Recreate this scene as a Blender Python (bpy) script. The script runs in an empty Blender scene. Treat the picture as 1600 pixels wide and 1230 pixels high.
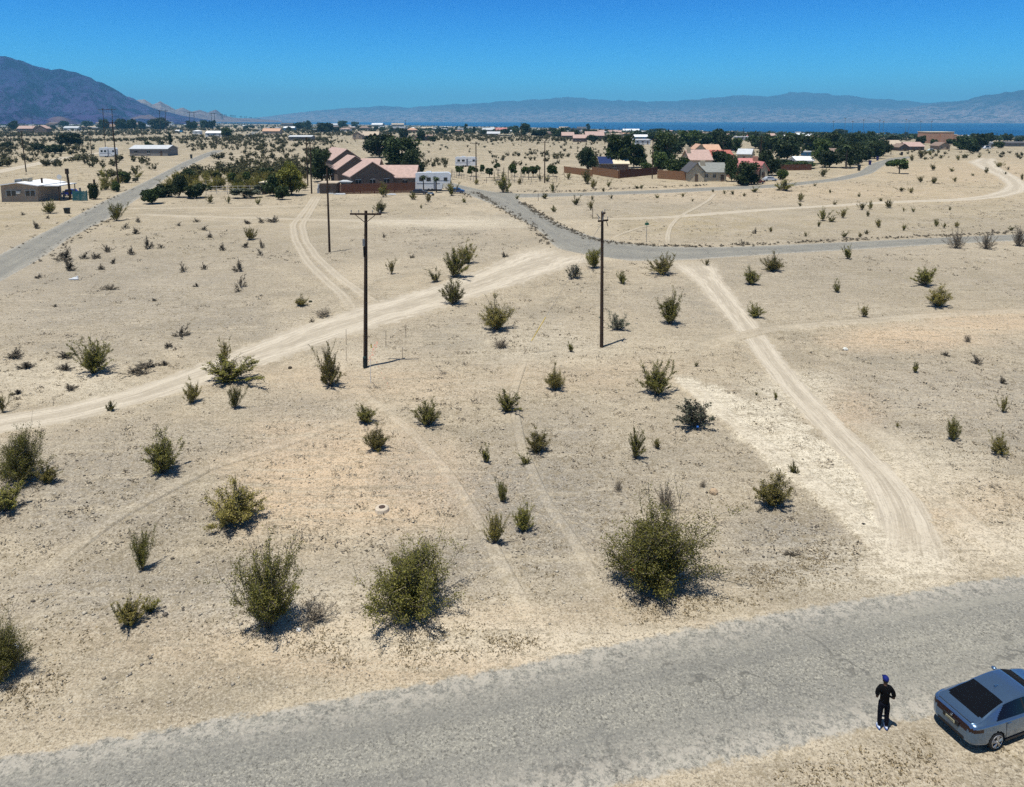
import bpy, math, random
import numpy as np
from mathutils import Vector, Matrix
sc = bpy.context.scene
C = sc.collection
# ---------------------------------------------------------------- camera, sun, sky, exposure
CAM_H = 19.5; PITCH = math.radians(7.0); F = 1110.0; CX, CY = 800.0, 187 + 1110 * math.tan(math.radians(7.0))
CP, SP = math.cos(PITCH), math.sin(PITCH)
cam = bpy.data.objects.new('camera', bpy.data.cameras.new('camera')); C.objects.link(cam)
cam.location = (0, 0, CAM_H); cam.rotation_euler = (math.radians(90) - PITCH, 0, 0)
cam.data.sensor_width = 36; cam.data.lens = F / 1600 * 36
cam.data.shift_y = (CY - 615) / 1600
cam.data.clip_start = 0.1; cam.data.clip_end = 80000
sc.camera = cam
SUN_EL, SUN_DIR = math.radians(75.5), Vector((2.15, 2.0))      # SUN_DIR: the way shadows fall on the ground
sd = SUN_DIR.normalized()
to_sun = Vector((-sd.x * math.cos(SUN_EL), -sd.y * math.cos(SUN_EL), math.sin(SUN_EL)))
sun = bpy.data.objects.new('sun', bpy.data.lights.new('sun', 'SUN')); C.objects.link(sun)
sun.data.energy = 4.7; sun.data.angle = math.radians(0.5); sun.data.color = (1.0, 0.955, 0.87)
sun.rotation_euler = to_sun.to_track_quat('Z', 'Y').to_euler(); sun.location = (0, 0, 60)
world = bpy.data.worlds.new('World'); sc.world = world; world.use_nodes = True
nt = world.node_tree; nt.nodes.clear()
sky = nt.nodes.new('ShaderNodeTexSky'); sky.sky_type = 'NISHITA'; sky.sun_disc = False
sky.sun_elevation = SUN_EL; sky.sun_rotation = math.atan2(to_sun.x, to_sun.y)
sky.air_density = 1.0; sky.dust_density = 0.0; sky.ozone_density = 3.0; sky.altitude = 0
hs = nt.nodes.new('ShaderNodeHueSaturation'); hs.inputs['Saturation'].default_value = 1.5; hs.inputs['Value'].default_value = 1.0
tint = nt.nodes.new('ShaderNodeMix'); tint.data_type = 'RGBA'; tint.blend_type = 'MULTIPLY'; tint.inputs[0].default_value = 1
tint.inputs[7].default_value = (0.0, 0.68, 1.15, 1)
bg = nt.nodes.new('ShaderNodeBackground'); bg.inputs[1].default_value = 0.092
out = nt.nodes.new('ShaderNodeOutputWorld')
nt.links.new(sky.outputs[0], hs.inputs['Color']); nt.links.new(hs.outputs[0], tint.inputs[6])
tc = nt.nodes.new('ShaderNodeTexCoord'); sz = nt.nodes.new('ShaderNodeSeparateXYZ'); nt.links.new(tc.outputs['Generated'], sz.inputs[0])
lowb = nt.nodes.new('ShaderNodeMapRange'); lowb.inputs[1].default_value = .0; lowb.inputs[2].default_value = .17; nt.links.new(sz.outputs[2], lowb.inputs[0])
tc2 = nt.nodes.new('ShaderNodeMix'); tc2.data_type = 'RGBA'; nt.links.new(lowb.outputs[0], tc2.inputs[0]); tc2.inputs[6].default_value = (.20, .88, 1.38, 1); tc2.inputs[7].default_value = (0.0, .50, 1.0, 1); nt.links.new(tc2.outputs[2], tint.inputs[7])
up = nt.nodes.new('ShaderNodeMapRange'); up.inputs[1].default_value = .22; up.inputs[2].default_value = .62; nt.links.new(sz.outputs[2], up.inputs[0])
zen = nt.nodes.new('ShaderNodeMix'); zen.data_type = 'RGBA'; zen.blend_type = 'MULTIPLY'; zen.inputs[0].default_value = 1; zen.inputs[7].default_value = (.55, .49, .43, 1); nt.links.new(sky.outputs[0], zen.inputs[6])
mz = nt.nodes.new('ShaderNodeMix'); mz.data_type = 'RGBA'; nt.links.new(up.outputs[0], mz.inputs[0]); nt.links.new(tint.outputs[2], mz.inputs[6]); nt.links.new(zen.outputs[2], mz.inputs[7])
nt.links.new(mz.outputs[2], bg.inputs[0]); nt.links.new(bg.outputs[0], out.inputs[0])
sc.view_settings.view_transform = 'Standard'; sc.view_settings.look = 'None'
sc.view_settings.exposure = 0.5; sc.view_settings.gamma = 1.0
sc.cycles.use_denoising = False
sc.cycles.max_bounces = 5; sc.cycles.volume_bounces = 0; sc.cycles.transparent_max_bounces = 8
sc.cycles.use_adaptive_sampling = True; sc.cycles.adaptive_threshold = 0.015
sc.render.film_transparent = False

# ---------------------------------------------------------------- maths: noise, terrain, pixel <-> ground
def _hash(ix, iy, seed):
    h = (ix.astype(np.int64) * 374761393 + iy.astype(np.int64) * 668265263 + seed * 1442695041) & 0x7fffffff
    h = ((h ^ (h >> 13)) * 1274126177) & 0x7fffffff
    return ((h ^ (h >> 16)) & 0xffff) / 65535.0
def vnoise(x, y, seed=0):
    ix, iy = np.floor(x), np.floor(y); fx, fy = x - ix, y - iy
    fx = fx * fx * (3 - 2 * fx); fy = fy * fy * (3 - 2 * fy)
    a, b = _hash(ix, iy, seed), _hash(ix + 1, iy, seed); c, d = _hash(ix, iy + 1, seed), _hash(ix + 1, iy + 1, seed)
    return (a * (1 - fx) + b * fx) * (1 - fy) + (c * (1 - fx) + d * fx) * fy
def fbm(x, y, oct=4, seed=0):
    s, a, t = 0, 1, 0
    for i in range(oct):
        s = s + a * vnoise(x * 2 ** i + 17.3 * i, y * 2 ** i - 9.1 * i, seed + i); t += a; a *= .5
    return s / t
SHORE_PX = [-3000, 200, 350, 500, 700, 1000, 1300, 1600, 3500]
SHORE_D = [60000, 16000, 11000, 8000, 5500, 3300, 2750, 2450, 2300]
def base_z(X, Y):
    X = np.asarray(X, float); Y = np.asarray(Y, float)
    d = np.hypot(X, np.maximum(Y, 1)); px = 800 + 1118 * X / np.maximum(Y, 1)
    S = np.interp(np.where(Y > 1, px, -3000), SHORE_PX, SHORE_D)
    t = (d - 700) / (S - 700)
    return np.where(t > 0, -30.3 * np.minimum(t, 1) - np.clip(t - 1, 0, 1) * 30, 0)
def proj(X, Y, Z=0.0):
    Zc = Y * CP + (CAM_H - Z) * SP; Zc = np.where(np.abs(Zc) < .01, .01, Zc)
    return CX + F * X / Zc, CY + F * ((CAM_H - Z) * CP - Y * SP) / Zc
def P(px, py):
    u, v = (px - CX) / F, (py - CY) / F
    dn = SP + CP * v; fw = CP - SP * v
    z = 0.0
    for i in range(80):
        t = (CAM_H - z) / dn; X, Y = u * t, fw * t
        nz = float(base_z(X, Y))
        if abs(nz - z) < 1e-4: break
        z += (nz - z) * .6
    return X, Y, nz
def scale_at(px, py):
    X, Y, z = P(px, py); return F / (Y * CP + (CAM_H - z) * SP), (X, Y, z)

# ---------------------------------------------------------------- the lines of roads and tracks (edges as seen, turned into ground points)
def G(pts): return np.array([P(*p)[:2] for p in pts])
def resample(line, step, grow=0.0):
    out = [line[0]]; seg = np.diff(line, axis=0); L = np.hypot(seg[:, 0], seg[:, 1]); s = np.concatenate([[0], np.cumsum(L)])
    n = max(4, int(s[-1] / step)); q = np.linspace(0, s[-1], n)
    # smooth by Catmull-like averaging of the linear path
    x = np.interp(q, s, line[:, 0]); y = np.interp(q, s, line[:, 1])
    k = max(1, int(n * .02)); ker = np.ones(2 * k + 1) / (2 * k + 1)
    xp = np.concatenate([2 * x[0] - x[k:0:-1], x, 2 * x[-1] - x[-2:-k - 2:-1]]); yp = np.concatenate([2 * y[0] - y[k:0:-1], y, 2 * y[-1] - y[-2:-k - 2:-1]])
    return np.stack([np.convolve(xp, ker, 'valid'), np.convolve(yp, ker, 'valid')], 1)
ROADS = {  # name: (one edge, other edge, step, margin)
 'near_road': ([(3300, 700), (2400, 785), (1900, 850), (1600, 890), (1400, 918), (1250, 943), (1100, 968), (900, 1008), (740, 1043), (500, 1086), (300, 1122), (100, 1158), (-200, 1212), (-700, 1290), (-1600, 1500)],
               [(3300, 800), (2400, 930), (1900, 1035), (1600, 1098), (1460, 1130), (1300, 1168), (1150, 1205), (1000, 1238), (760, 1290), (500, 1342), (200, 1400), (-200, 1480), (-700, 1610), (-1600, 1900)], .5, .5),
 'left_road': ([(-500, 720), (-200, 505), (0, 397), (100, 347), (160, 315), (210, 292), (250, 272), (282, 255), (318, 240), (334, 235)],
               [(-500, 830), (-200, 565), (0, 440), (62, 407), (112, 370), (172, 342), (207, 317), (232, 300), (265, 275), (315, 250), (351, 235)], 1.5, .8),
 'far_left_road': ([(378, 214), (392, 208), (402, 202), (408, 198)], [(386, 214), (400, 208), (409, 202), (413, 198)], 8, 3),
 'middle_road': ([(688, 283), (700, 284), (735, 293), (765, 299), (800, 304), (818, 318), (845, 334), (870, 349), (900, 361), (930, 371), (965, 379), (1020, 385), (1100, 387), (1200, 384), (1375, 376), (1480, 371), (1600, 366), (1800, 360), (2600, 345)],
                 [(672, 290), (690, 293), (712, 298), (740, 308), (775, 322), (800, 336), (825, 350), (845, 362), (858, 375), (866, 390), (900, 401), (950, 407), (1020, 410), (1100, 405), (1200, 398), (1325, 391), (1475, 382), (1600, 376), (1800, 370), (2600, 354)], 1.2, .9),
 'curving_road': ([(775, 300), (800, 303), (900, 301.5), (1025, 297), (1125, 292), (1200, 289), (1250, 284.5), (1300, 279), (1340, 270), (1360, 256), (1390, 247), (1420, 244.3)],
                  [(775, 308), (800, 310), (900, 307), (1050, 302), (1130, 297.5), (1200, 294.5), (1250, 290), (1325, 281), (1364, 271), (1380, 260), (1397, 250), (1424, 247)], 2, .6),
}
TRACKS = {  # name: list of (px, py, half width in metres, strength)
 'dirt_track': ([(-400, 760), (-150, 698), (0, 663), (100, 648), (200, 623), (300, 592), (400, 556), (500, 519), (600, 488), (700, 459), (800, 426), (870, 400), (905, 392)], [2.2, 2.2, 1.75, 1.75, 1.8, 2.1, 2.6, 3.2, 3.8, 4.0, 4.6, 6.5, 8.5]),
 'dirt_driveway': ([(1078, 408), (1108, 440), (1158, 500), (1205, 563), (1240, 607), (1318, 688), (1376, 746), (1404, 785), (1420, 830), (1430, 880), (1446, 912)], [3.4, 1.9, 1.35, 1.15, 1.05, 1.1, 1.2, 1.35, 1.4, 1.7, 2.6]),
 'tyre_track': ([(492, 306), (476, 330), (457, 352), (461, 375), (480, 410), (510, 440), (536, 462), (553, 490)], [.62] * 8),
 'tyre_track_b': ([(500, 306), (486, 330), (472, 352), (478, 378), (498, 405), (530, 434), (575, 466), (598, 482)], [.62] * 8),
 'cross_track': ([(195, 326), (300, 325.5), (400, 324.5), (482, 322)], [.9] * 4),
 'cross_track_b': ([(207, 335), (300, 339), (400, 341), (480, 344), (600, 346), (700, 349), (770, 348)], [1.1, 1.1, 1.1, 1.1, 1.8, 4.0, 2.5]),
 'sandy_trail': ([(885, 348), (950, 343), (1050, 340), (1120, 334), (1200, 328), (1300, 322), (1400, 316), (1500, 313), (1550, 308), (1582, 300), (1590, 290), (1575, 277), (1548, 264), (1535, 254), (1545, 246)], [1.4, 1.4, 1.5, 1.5, 1.4, 1.5, 1.9, 2.2, 2.6, 3.0, 3.0, 3.2, 4.0, 6, 3]),
 'footpath': ([(1043, 384), (1043, 368), (1047, 355), (1056, 344), (1070, 334), (1090, 324), (1108, 313), (1118, 302)], [.42] * 8),
 'footpath_b': ([(958, 371), (975, 365), (1000, 356), (1030, 350)], [.3] * 4),
 'sandy_lane': ([(-300, 330), (0, 268), (50, 258), (100, 247), (150, 240), (190, 234)], [3.2] * 6),
 'lot_track': ([(560, 610), (640, 672), (700, 740), (750, 820), (795, 905), (830, 965)], [.30] * 6),
 'lot_track_b': ([(820, 560), (800, 620), (815, 700), (850, 780), (905, 860), (940, 925)], [.28] * 6),
 'lot_track_c': ([(60, 900), (180, 810), (330, 730), (460, 690), (560, 650)], [.35] * 5),
 'pad_edge': ([(1062, 592), (1130, 648), (1210, 712), (1290, 772), (1350, 826), (1392, 868)], [.7] * 6),
 'right_track': ([(1600, 880), (1520, 830), (1440, 760), (1400, 700), (1330, 655)], [.8] * 5),
 'faint_track': ([(1100, 540), (1200, 516), (1330, 505), (1450, 495), (1600, 487), (1900, 478)], [.8] * 6),
}
road_edges = {k: (G(v[0]), G(v[1])) for k, v in ROADS.items()}
track_lines = {k: (G(v[0]), np.array(v[1])) for k, v in TRACKS.items()}
def seg_dist(X, Y, line, wid=None):
    best = np.full(X.shape, 1e9); 
    for i in range(len(line) - 1):
        ax, ay = line[i]; bx, by = line[i + 1]; dx, dy = bx - ax, by - ay; l2 = dx * dx + dy * dy + 1e-9
        t = np.clip(((X - ax) * dx + (Y - ay) * dy) / l2, 0, 1)
        d = np.hypot(X - ax - t * dx, Y - ay - t * dy)
        if wid is not None: d = d - (wid[i] * (1 - t) + wid[i + 1] * t)
        best = np.minimum(best, d)
    return best
_road_c = {k: ((resample(a, 6) if len(a) > 0 else a), resample(b, 6)) for k, (a, b) in road_edges.items()}
def road_clear(X, Y):
    """metres outside every road and track (negative inside)"""
    d = np.full(np.shape(X), 1e9)
    for k, (a, b) in road_edges.items():
        n = 24; qa = a[np.linspace(0, len(a) - 1, n).astype(int)] if len(a) == len(b) and 0 else None
        ta = np.linspace(0, 1, 26)
        def rs(l):
            s = np.concatenate([[0], np.cumsum(np.hypot(*np.diff(l, axis=0).T))]); q = ta * s[-1]
            return np.stack([np.interp(q, s, l[:, 0]), np.interp(q, s, l[:, 1])], 1)
        ra, rb = rs(a), rs(b); c = (ra + rb) / 2; w = np.hypot(*(ra - rb).T) / 2
        d = np.minimum(d, seg_dist(X, Y, c, w))
    for k, (l, w) in track_lines.items():
        d = np.minimum(d, seg_dist(X, Y, l, w))
    return d
def relief(X, Y):
    X = np.asarray(X, float); Y = np.asarray(Y, float)
    n = (fbm(X * .09, Y * .09, 4, 5) - .5) * .42 + (fbm(X * .55, Y * .55, 2, 9) - .5) * .11
    far = np.clip((Y - 250) / 300, 0, 1)
    n = n * (1 - far)
    m = np.clip(road_clear(X, Y) / 1.6, 0, 1); m = m * m * (3 - 2 * m)
    return n * m
def ground_z(X, Y): return base_z(X, Y) + relief(X, Y)
def gz(x, y): return float(ground_z(np.array([x]), np.array([y]))[0])

# soil patches: (centre px, py, radius px, radius py, strength) - different soils lying on the ground
def patches(X, Y):
    px, py = proj(X, Y); wob = (fbm(X * .25, Y * .25, 3, 40) - .5)
    def blob(l):
        r = np.zeros(X.shape)
        for (cx, cy, rx, ry, s) in l:
            q = np.sqrt(((px - cx) / rx) ** 2 + ((py - cy) / ry) ** 2) + wob * .9
            r = np.maximum(r, s * np.clip(1.45 - q, 0, 1))
        return r
    orange = blob([(545, 750, 185, 80, 1.0), (640, 800, 130, 40, .6), (460, 680, 90, 40, .6), (1420, 528, 110, 20, 1.0), (1320, 645, 60, 30, .6), (1550, 505, 120, 18, .7), (600, 600, 170, 40, .35), (900, 590, 150, 25, .3), (640, 1000, 420, 60, .45), (1480, 820, 140, 70, .35), (1560, 270, 200, 20, .5), (1300, 300, 300, 18, .35)])
    gravel = blob([(840, 790, 140, 130, .9), (1250, 850, 110, 50, .9), (650, 720, 60, 60, .5), (150, 760, 170, 90, .75), (250, 930, 260, 50, .7), (700, 880, 140, 60, .8), (1100, 700, 150, 80, .35), (460, 640, 120, 30, .5), (1470, 620, 170, 70, .6), (1560, 640, 120, 90, .6), (300, 690, 200, 30, .5), (150, 450, 260, 90, .62), (330, 390, 200, 50, .5), (620, 370, 230, 40, .45), (1380, 430, 330, 60, .5), (1400, 360, 330, 26, .4), (700, 520, 200, 40, .35), (1100, 480, 120, 40, .45), (300, 500, 200, 40, .5), (1150, 330, 300, 20, .35)])
    PG = [(1045, 583), (1100, 598), (1165, 622), (1215, 640), (1300, 692), (1345, 740), (1385, 790), (1393, 845), (1383, 868), (1340, 838), (1290, 795), (1240, 752), (1190, 715), (1140, 672), (1095, 630), (1060, 600)]
    def poly(pts, fe):
        ins = np.zeros(X.shape, bool); d = np.full(X.shape, 1e9); w1 = (fbm(X * .9, Y * .9, 3, 44) - .5) * 22
        for i in range(len(pts)):
            (ax, ay), (bx, by) = pts[i], pts[(i + 1) % len(pts)]
            ins ^= ((ay > py) != (by > py)) & (px < (bx - ax) * (py - ay) / (by - ay + 1e-9) + ax)
            l2 = (bx - ax) ** 2 + (by - ay) ** 2; t = np.clip(((px - ax) * (bx - ax) + (py - ay) * (by - ay)) / l2, 0, 1); d = np.minimum(d, np.hypot(px - ax - t * (bx - ax), py - ay - t * (by - ay)))
        return np.clip((np.where(ins, d, -d) + w1) / fe + .5, 0, 1)
    pale = blob([(1420, 740, 120, 55, .5), (1435, 875, 90, 40, .85), (1540, 850, 130, 40, .5), (1340, 905, 120, 24, .45), (100, 600, 140, 34, .5), (560, 560, 60, 20, .3), (700, 348, 130, 8, .6), (830, 540, 120, 30, .3), (1240, 620, 60, 40, .7), (520, 960, 200, 40, .35), (800, 1000, 400, 30, .5), (1380, 870, 150, 30, .5)])
    pad = poly(PG, 7.0); pale = np.maximum(pale, pad); gravel = gravel * (1 - pad); orange = orange * (1 - pad)
    grass = blob([(1080, 350, 130, 22, .9), (1350, 250, 260, 40, .7), (1500, 300, 260, 60, .6), (1000, 280, 300, 16, .6), (60, 270, 220, 46, .7), (60, 345, 170, 26, .7), (350, 360, 260, 40, .35), (560, 330, 140, 14, .4), (1350, 350, 300, 24, .5), (700, 250, 300, 30, .25), (520, 500, 40, 14, .5), (1500, 440, 200, 40, .3)])
    return orange, gravel, pale, grass

# ---------------------------------------------------------------- mesh helpers
def mesh_np(name, V, Fc, mats=(), mi=None, smooth=False, attrs=None):
    """V n x 3, Fc list of (m x k) arrays or one such array"""
    me = bpy.data.meshes.new(name); V = np.asarray(V, np.float32)
    if isinstance(Fc, np.ndarray): Fc = [Fc]
    me.vertices.add(len(V)); me.vertices.foreach_set('co', V.ravel())
    loops = np.concatenate([f.ravel() for f in Fc]).astype(np.int32)
    cnt = np.concatenate([np.full(len(f), f.shape[1]) for f in Fc]); st = np.concatenate([[0], np.cumsum(cnt)[:-1]])
    me.loops.add(len(loops)); me.loops.foreach_set('vertex_index', loops)
    me.polygons.add(len(cnt)); me.polygons.foreach_set('loop_start', st.astype(np.int32)); me.polygons.foreach_set('loop_total', cnt.astype(np.int32))
    if mi is not None: me.polygons.foreach_set('material_index', np.asarray(mi, np.int32))
    if smooth: me.polygons.foreach_set('use_smooth', np.ones(len(cnt), bool))
    for m in mats: me.materials.append(m)
    if attrs:
        for k, v in attrs.items():
            a = me.attributes.new(k, 'FLOAT_COLOR', 'POINT'); c = np.zeros((len(V), 4), np.float32); c[:, :v.shape[1]] = v; a.data.foreach_set('color', c.ravel())
    me.update(calc_edges=True); me.validate(); return me
def ob(name, data, parent=None, loc=None, rz=None, scale=None):
    o = bpy.data.objects.new(name, data); C.objects.link(o)
    if parent: o.parent = parent
    if loc is not None: o.location = loc
    if rz is not None: o.rotation_euler[2] = rz
    if scale is not None: o.scale = scale
    return o
def tag(o, label=None, cat=None, group=None, kind=None):
    if label: o['label'] = label
    if cat: o['category'] = cat
    if group: o['group'] = group
    if kind: o['kind'] = kind
    return o
class MB:
    """collects simple solids into one mesh"""
    def __init__(s): s.v = []; s.f = []; s.m = []; s.ms = []
    def mat(s, m):
        if m not in s.ms: s.ms.append(m)
        return s.ms.index(m)
    def add(s, vs, fs, m):
        b = len(s.v); s.v += [tuple(v) for v in vs]; s.f += [[i + b for i in f] for f in fs]; s.m += [s.mat(m)] * len(fs); return s
    def box(s, x0, x1, y0, y1, z0, z1, m, M=None):
        vs = [(x, y, z) for z in (z0, z1) for y in (y0, y1) for x in (x0, x1)]
        if M is not None: vs = [tuple(M @ Vector(v)) for v in vs]
        return s.add(vs, [(0, 2, 3, 1), (4, 5, 7, 6), (0, 1, 5, 4), (2, 6, 7, 3), (0, 4, 6, 2), (1, 3, 7, 5)], m)
    def tube(s, p, q, r0, r1, m, n=8, cap=True):
        p, q = Vector(p), Vector(q); d = (q - p).normalized(); a = d.orthogonal().normalized(); b = d.cross(a)
        vs = [tuple(c + r * (math.cos(2 * math.pi * i / n) * a + math.sin(2 * math.pi * i / n) * b)) for c, r in ((p, r0), (q, r1)) for i in range(n)]
        fs = [(i, (i + 1) % n, n + (i + 1) % n, n + i) for i in range(n)]
        if cap: fs += [tuple(range(n))[::-1], tuple(range(n, 2 * n))]
        return s.add(vs, fs, m)
    def path(s, pts, rs, m, n=6):
        for i in range(len(pts) - 1): s.tube(pts[i], pts[i + 1], rs[i], rs[i + 1], m, n)
        return s
    def ball(s, c, r, m, nu=10, nv=6, sq=(1, 1, 1)):
        vs = []; 
        for j in range(nv + 1):
            t = math.pi * j / nv
            for i in range(nu):
                a = 2 * math.pi * i / nu; vs.append((c[0] + r * sq[0] * math.sin(t) * math.cos(a), c[1] + r * sq[1] * math.sin(t) * math.sin(a), c[2] + r * sq[2] * math.cos(t)))
        fs = [(j * nu + i, (j + 1) * nu + i, (j + 1) * nu + (i + 1) % nu, j * nu + (i + 1) % nu) for j in range(nv) for i in range(nu)]
        return s.add(vs, fs, m)
    def mesh(s, name, smooth=False):
        me = bpy.data.meshes.new(name); me.from_pydata(s.v, [], s.f)
        for m in s.ms: me.materials.append(m)
        me.polygons.foreach_set('material_index', s.m)
        if smooth: me.polygons.foreach_set('use_smooth', [True] * len(s.f))
        me.update(); return me
    def build(s, name, parent=None, smooth=False, loc=None, rz=None): return ob(name, s.mesh(name, smooth), parent, loc, rz)
# ---------------------------------------------------------------- materials
def nmat(name):
    m = bpy.data.materials.new(name); m.use_nodes = True; n = m.node_tree
    b = n.nodes['Principled BSDF']; return m, n, b
class N:
    def __init__(s, nt): s.t = nt
    def new(s, ty, **k):
        n = s.t.nodes.new(ty)
        for a, v in k.items(): setattr(n, a, v)
        return n
    def link(s, a, b): s.t.links.new(a, b)
    def noise(s, vec, scale, detail=3, rough=.55, dist=0):
        n = s.new('ShaderNodeTexNoise'); n.inputs['Scale'].default_value = scale; n.inputs['Detail'].default_value = detail; n.inputs['Roughness'].default_value = rough; n.inputs['Distortion'].default_value = dist
        s.link(vec, n.inputs['Vector']); return n.outputs['Fac']
    def ramp(s, fac, a, b, lo=0.0, hi=1.0):
        n = s.new('ShaderNodeMapRange'); n.inputs[1].default_value = a; n.inputs[2].default_value = b; n.inputs[3].default_value = lo; n.inputs[4].default_value = hi
        n.interpolation_type = 'SMOOTHSTEP'; s.link(fac, n.inputs[0]); return n.outputs[0]
    def mix(s, fac, a, b, mode='MIX'):
        n = s.new('ShaderNodeMix', data_type='RGBA', blend_type=mode)
        for i, v in ((0, fac), (6, a), (7, b)):
            if isinstance(v, (int, float)): n.inputs[i].default_value = v
            elif isinstance(v, tuple): n.inputs[i].default_value = (*v, 1) if len(v) == 3 else v
            else: s.link(v, n.inputs[i])
        return n.outputs[2]
    def math(s, op, a, b=None, c=None):
        n = s.new('ShaderNodeMath', operation=op); n.use_clamp = False
        for i, v in enumerate((a, b, c)):
            if v is None: continue
            if isinstance(v, (int, float)): n.inputs[i].default_value = v
            else: s.link(v, n.inputs[i])
        return n.outputs[0]
    def bump(s, h, strength, dist, bsdf):
        n = s.new('ShaderNodeBump'); n.inputs['Strength'].default_value = strength; n.inputs['Distance'].default_value = dist
        s.link(h, n.inputs['Height']); s.link(n.outputs[0], bsdf.inputs['Normal'])
def attr(n, name):
    a = n.new('ShaderNodeAttribute', attribute_name=name); s = n.new('ShaderNodeSeparateXYZ'); n.link(a.outputs['Vector'], s.inputs[0]); return s.outputs, a.outputs['Alpha']
def soil_group():
    """node group: soil colour + height from world position and the patch attributes, shared by ground and tracks"""
    g = bpy.data.node_groups.new('soil', 'ShaderNodeTree')
    g.interface.new_socket('Color', in_out='OUTPUT', socket_type='NodeSocketColor'); g.interface.new_socket('Height', in_out='OUTPUT', socket_type='NodeSocketFloat')
    n = N(g); go = n.new('NodeGroupOutput'); pos = n.new('ShaderNodeNewGeometry').outputs['Position']
    (orange, gravel, pale), grass = attr(n, 'soil')
    big = n.noise(pos, .035, 3); mid = n.noise(pos, .35, 4, .6); fine = n.noise(pos, 2.6, 4, .7); grit = n.noise(pos, 11, 3, .75); tiny = n.noise(pos, 30, 2, .7)
    col = n.mix(n.ramp(big, .35, .65), (.50, .42, .31), (.40, .345, .265))
    col = n.mix(n.ramp(mid, .40, .62, 0, .6), col, (.56, .485, .365)); mot = n.noise(pos, .11, 5, .7); col = n.mix(n.ramp(mot, .49, .60, 0, .7), col, (.32, .28, .215)); mot2 = n.noise(pos, .045, 4, .75, .8); col = n.mix(n.ramp(mot2, .52, .60, 0, .55), col, (.60, .52, .40))
    col = n.mix(n.math('MINIMUM', n.math('MULTIPLY', orange, 1.35), 1.0), col, (.66, .505, .35))
    col = n.mix(n.math('MULTIPLY', n.math('MULTIPLY', gravel, n.ramp(fine, .25, .55)), .95), col, (.27, .255, .235))
    col = n.mix(n.math('MULTIPLY', pale, 1.0), col, (.80, .73, .60))
    gm = n.math('MULTIPLY', grass, n.ramp(n.noise(pos, .22, 5, .7), .36, .62)); col = n.mix(n.math('MULTIPLY', gm, .75), col, (.40, .32, .165))
    # scraped streaks
    mp = n.new('ShaderNodeMapping'); mp.inputs['Rotation'].default_value = (0, 0, math.radians(24)); mp.inputs['Scale'].default_value = (.12, 1.3, 1); n.link(pos, mp.inputs[0])
    st = n.noise(mp.outputs[0], 1.6, 4, .65, .4); col = n.mix(n.ramp(st, .53, .62, 0, .45), col, (.31, .27, .21))
    mp2 = n.new('ShaderNodeMapping'); mp2.inputs['Rotation'].default_value = (0, 0, math.radians(-62)); mp2.inputs['Scale'].default_value = (.10, 1.6, 1); n.link(pos, mp2.inputs[0])
    st2 = n.noise(mp2.outputs[0], 1.2, 4, .65, .3); col = n.mix(n.ramp(st2, .54, .62, 0, .5), col, (.56, .49, .38))
    # twigs and litter: dark brown flecks; pebbles: light flecks
    lit = n.ramp(n.noise(pos, 6.5, 3, .85), .555, .585, 0, .85); msk = n.ramp(n.noise(pos, .5, 3, .6), .36, .62, .18, 1.0)
    col = n.mix(n.math('MULTIPLY', lit, msk), col, (.12, .095, .065))
    col = n.mix(n.ramp(grit, .555, .60, 0, .75), col, (.17, .145, .115))
    col = n.mix(n.ramp(grit, .46, .40, 0, .6), col, (.62, .57, .48))
    col = n.mix(n.ramp(tiny, .3, .7, 0, .25), col, (.26, .23, .19))
    far = n.ramp(n.noise(pos, 1.5, 6, .92), .53, .57, 0, .7); col = n.mix(n.math('MULTIPLY', far, n.ramp(big, .3, .7, .4, 1)), col, (.23, .19, .125))
    dk = n.noise(pos, 3.2, 6, .92); col = n.mix(n.math('MULTIPLY', n.ramp(dk, .535, .56, 0, .7), n.ramp(n.noise(pos, .08, 3, .6), .4, .6, .25, 1)), col, (.20, .17, .12))
    sy_ = n.new('ShaderNodeSeparateXYZ'); n.link(pos, sy_.inputs[0]); fs = n.math('MULTIPLY', n.ramp(sy_.outputs[1], 190, 620), n.ramp(n.noise(pos, .16, 7, .85), .50, .545, 0, .8)); col = n.mix(fs, col, (.17, .15, .085))
    h = n.math('ADD', n.math('MULTIPLY', fine, .6), n.math('MULTIPLY', grit, .35)); h = n.math('ADD', h, n.math('MULTIPLY', tiny, .15))
    col = n.mix(1.0, col, (.80, .795, .765), 'MULTIPLY')
    n.link(col, go.inputs['Color']); n.link(h, go.inputs['Height']); return g
SOIL = soil_group()
def soil_nodes(n):
    g = n.new('ShaderNodeGroup'); g.node_tree = SOIL; return g.outputs['Color'], g.outputs['Height']
def m_ground():
    m, t, b = nmat('desert_soil'); n = N(t); c, h = soil_nodes(n); n.link(c, b.inputs['Base Color']); b.inputs['Roughness'].default_value = .95; b.inputs['Specular IOR Level'].default_value = .15
    n.bump(h, 1.0, .12, b); return m
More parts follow.
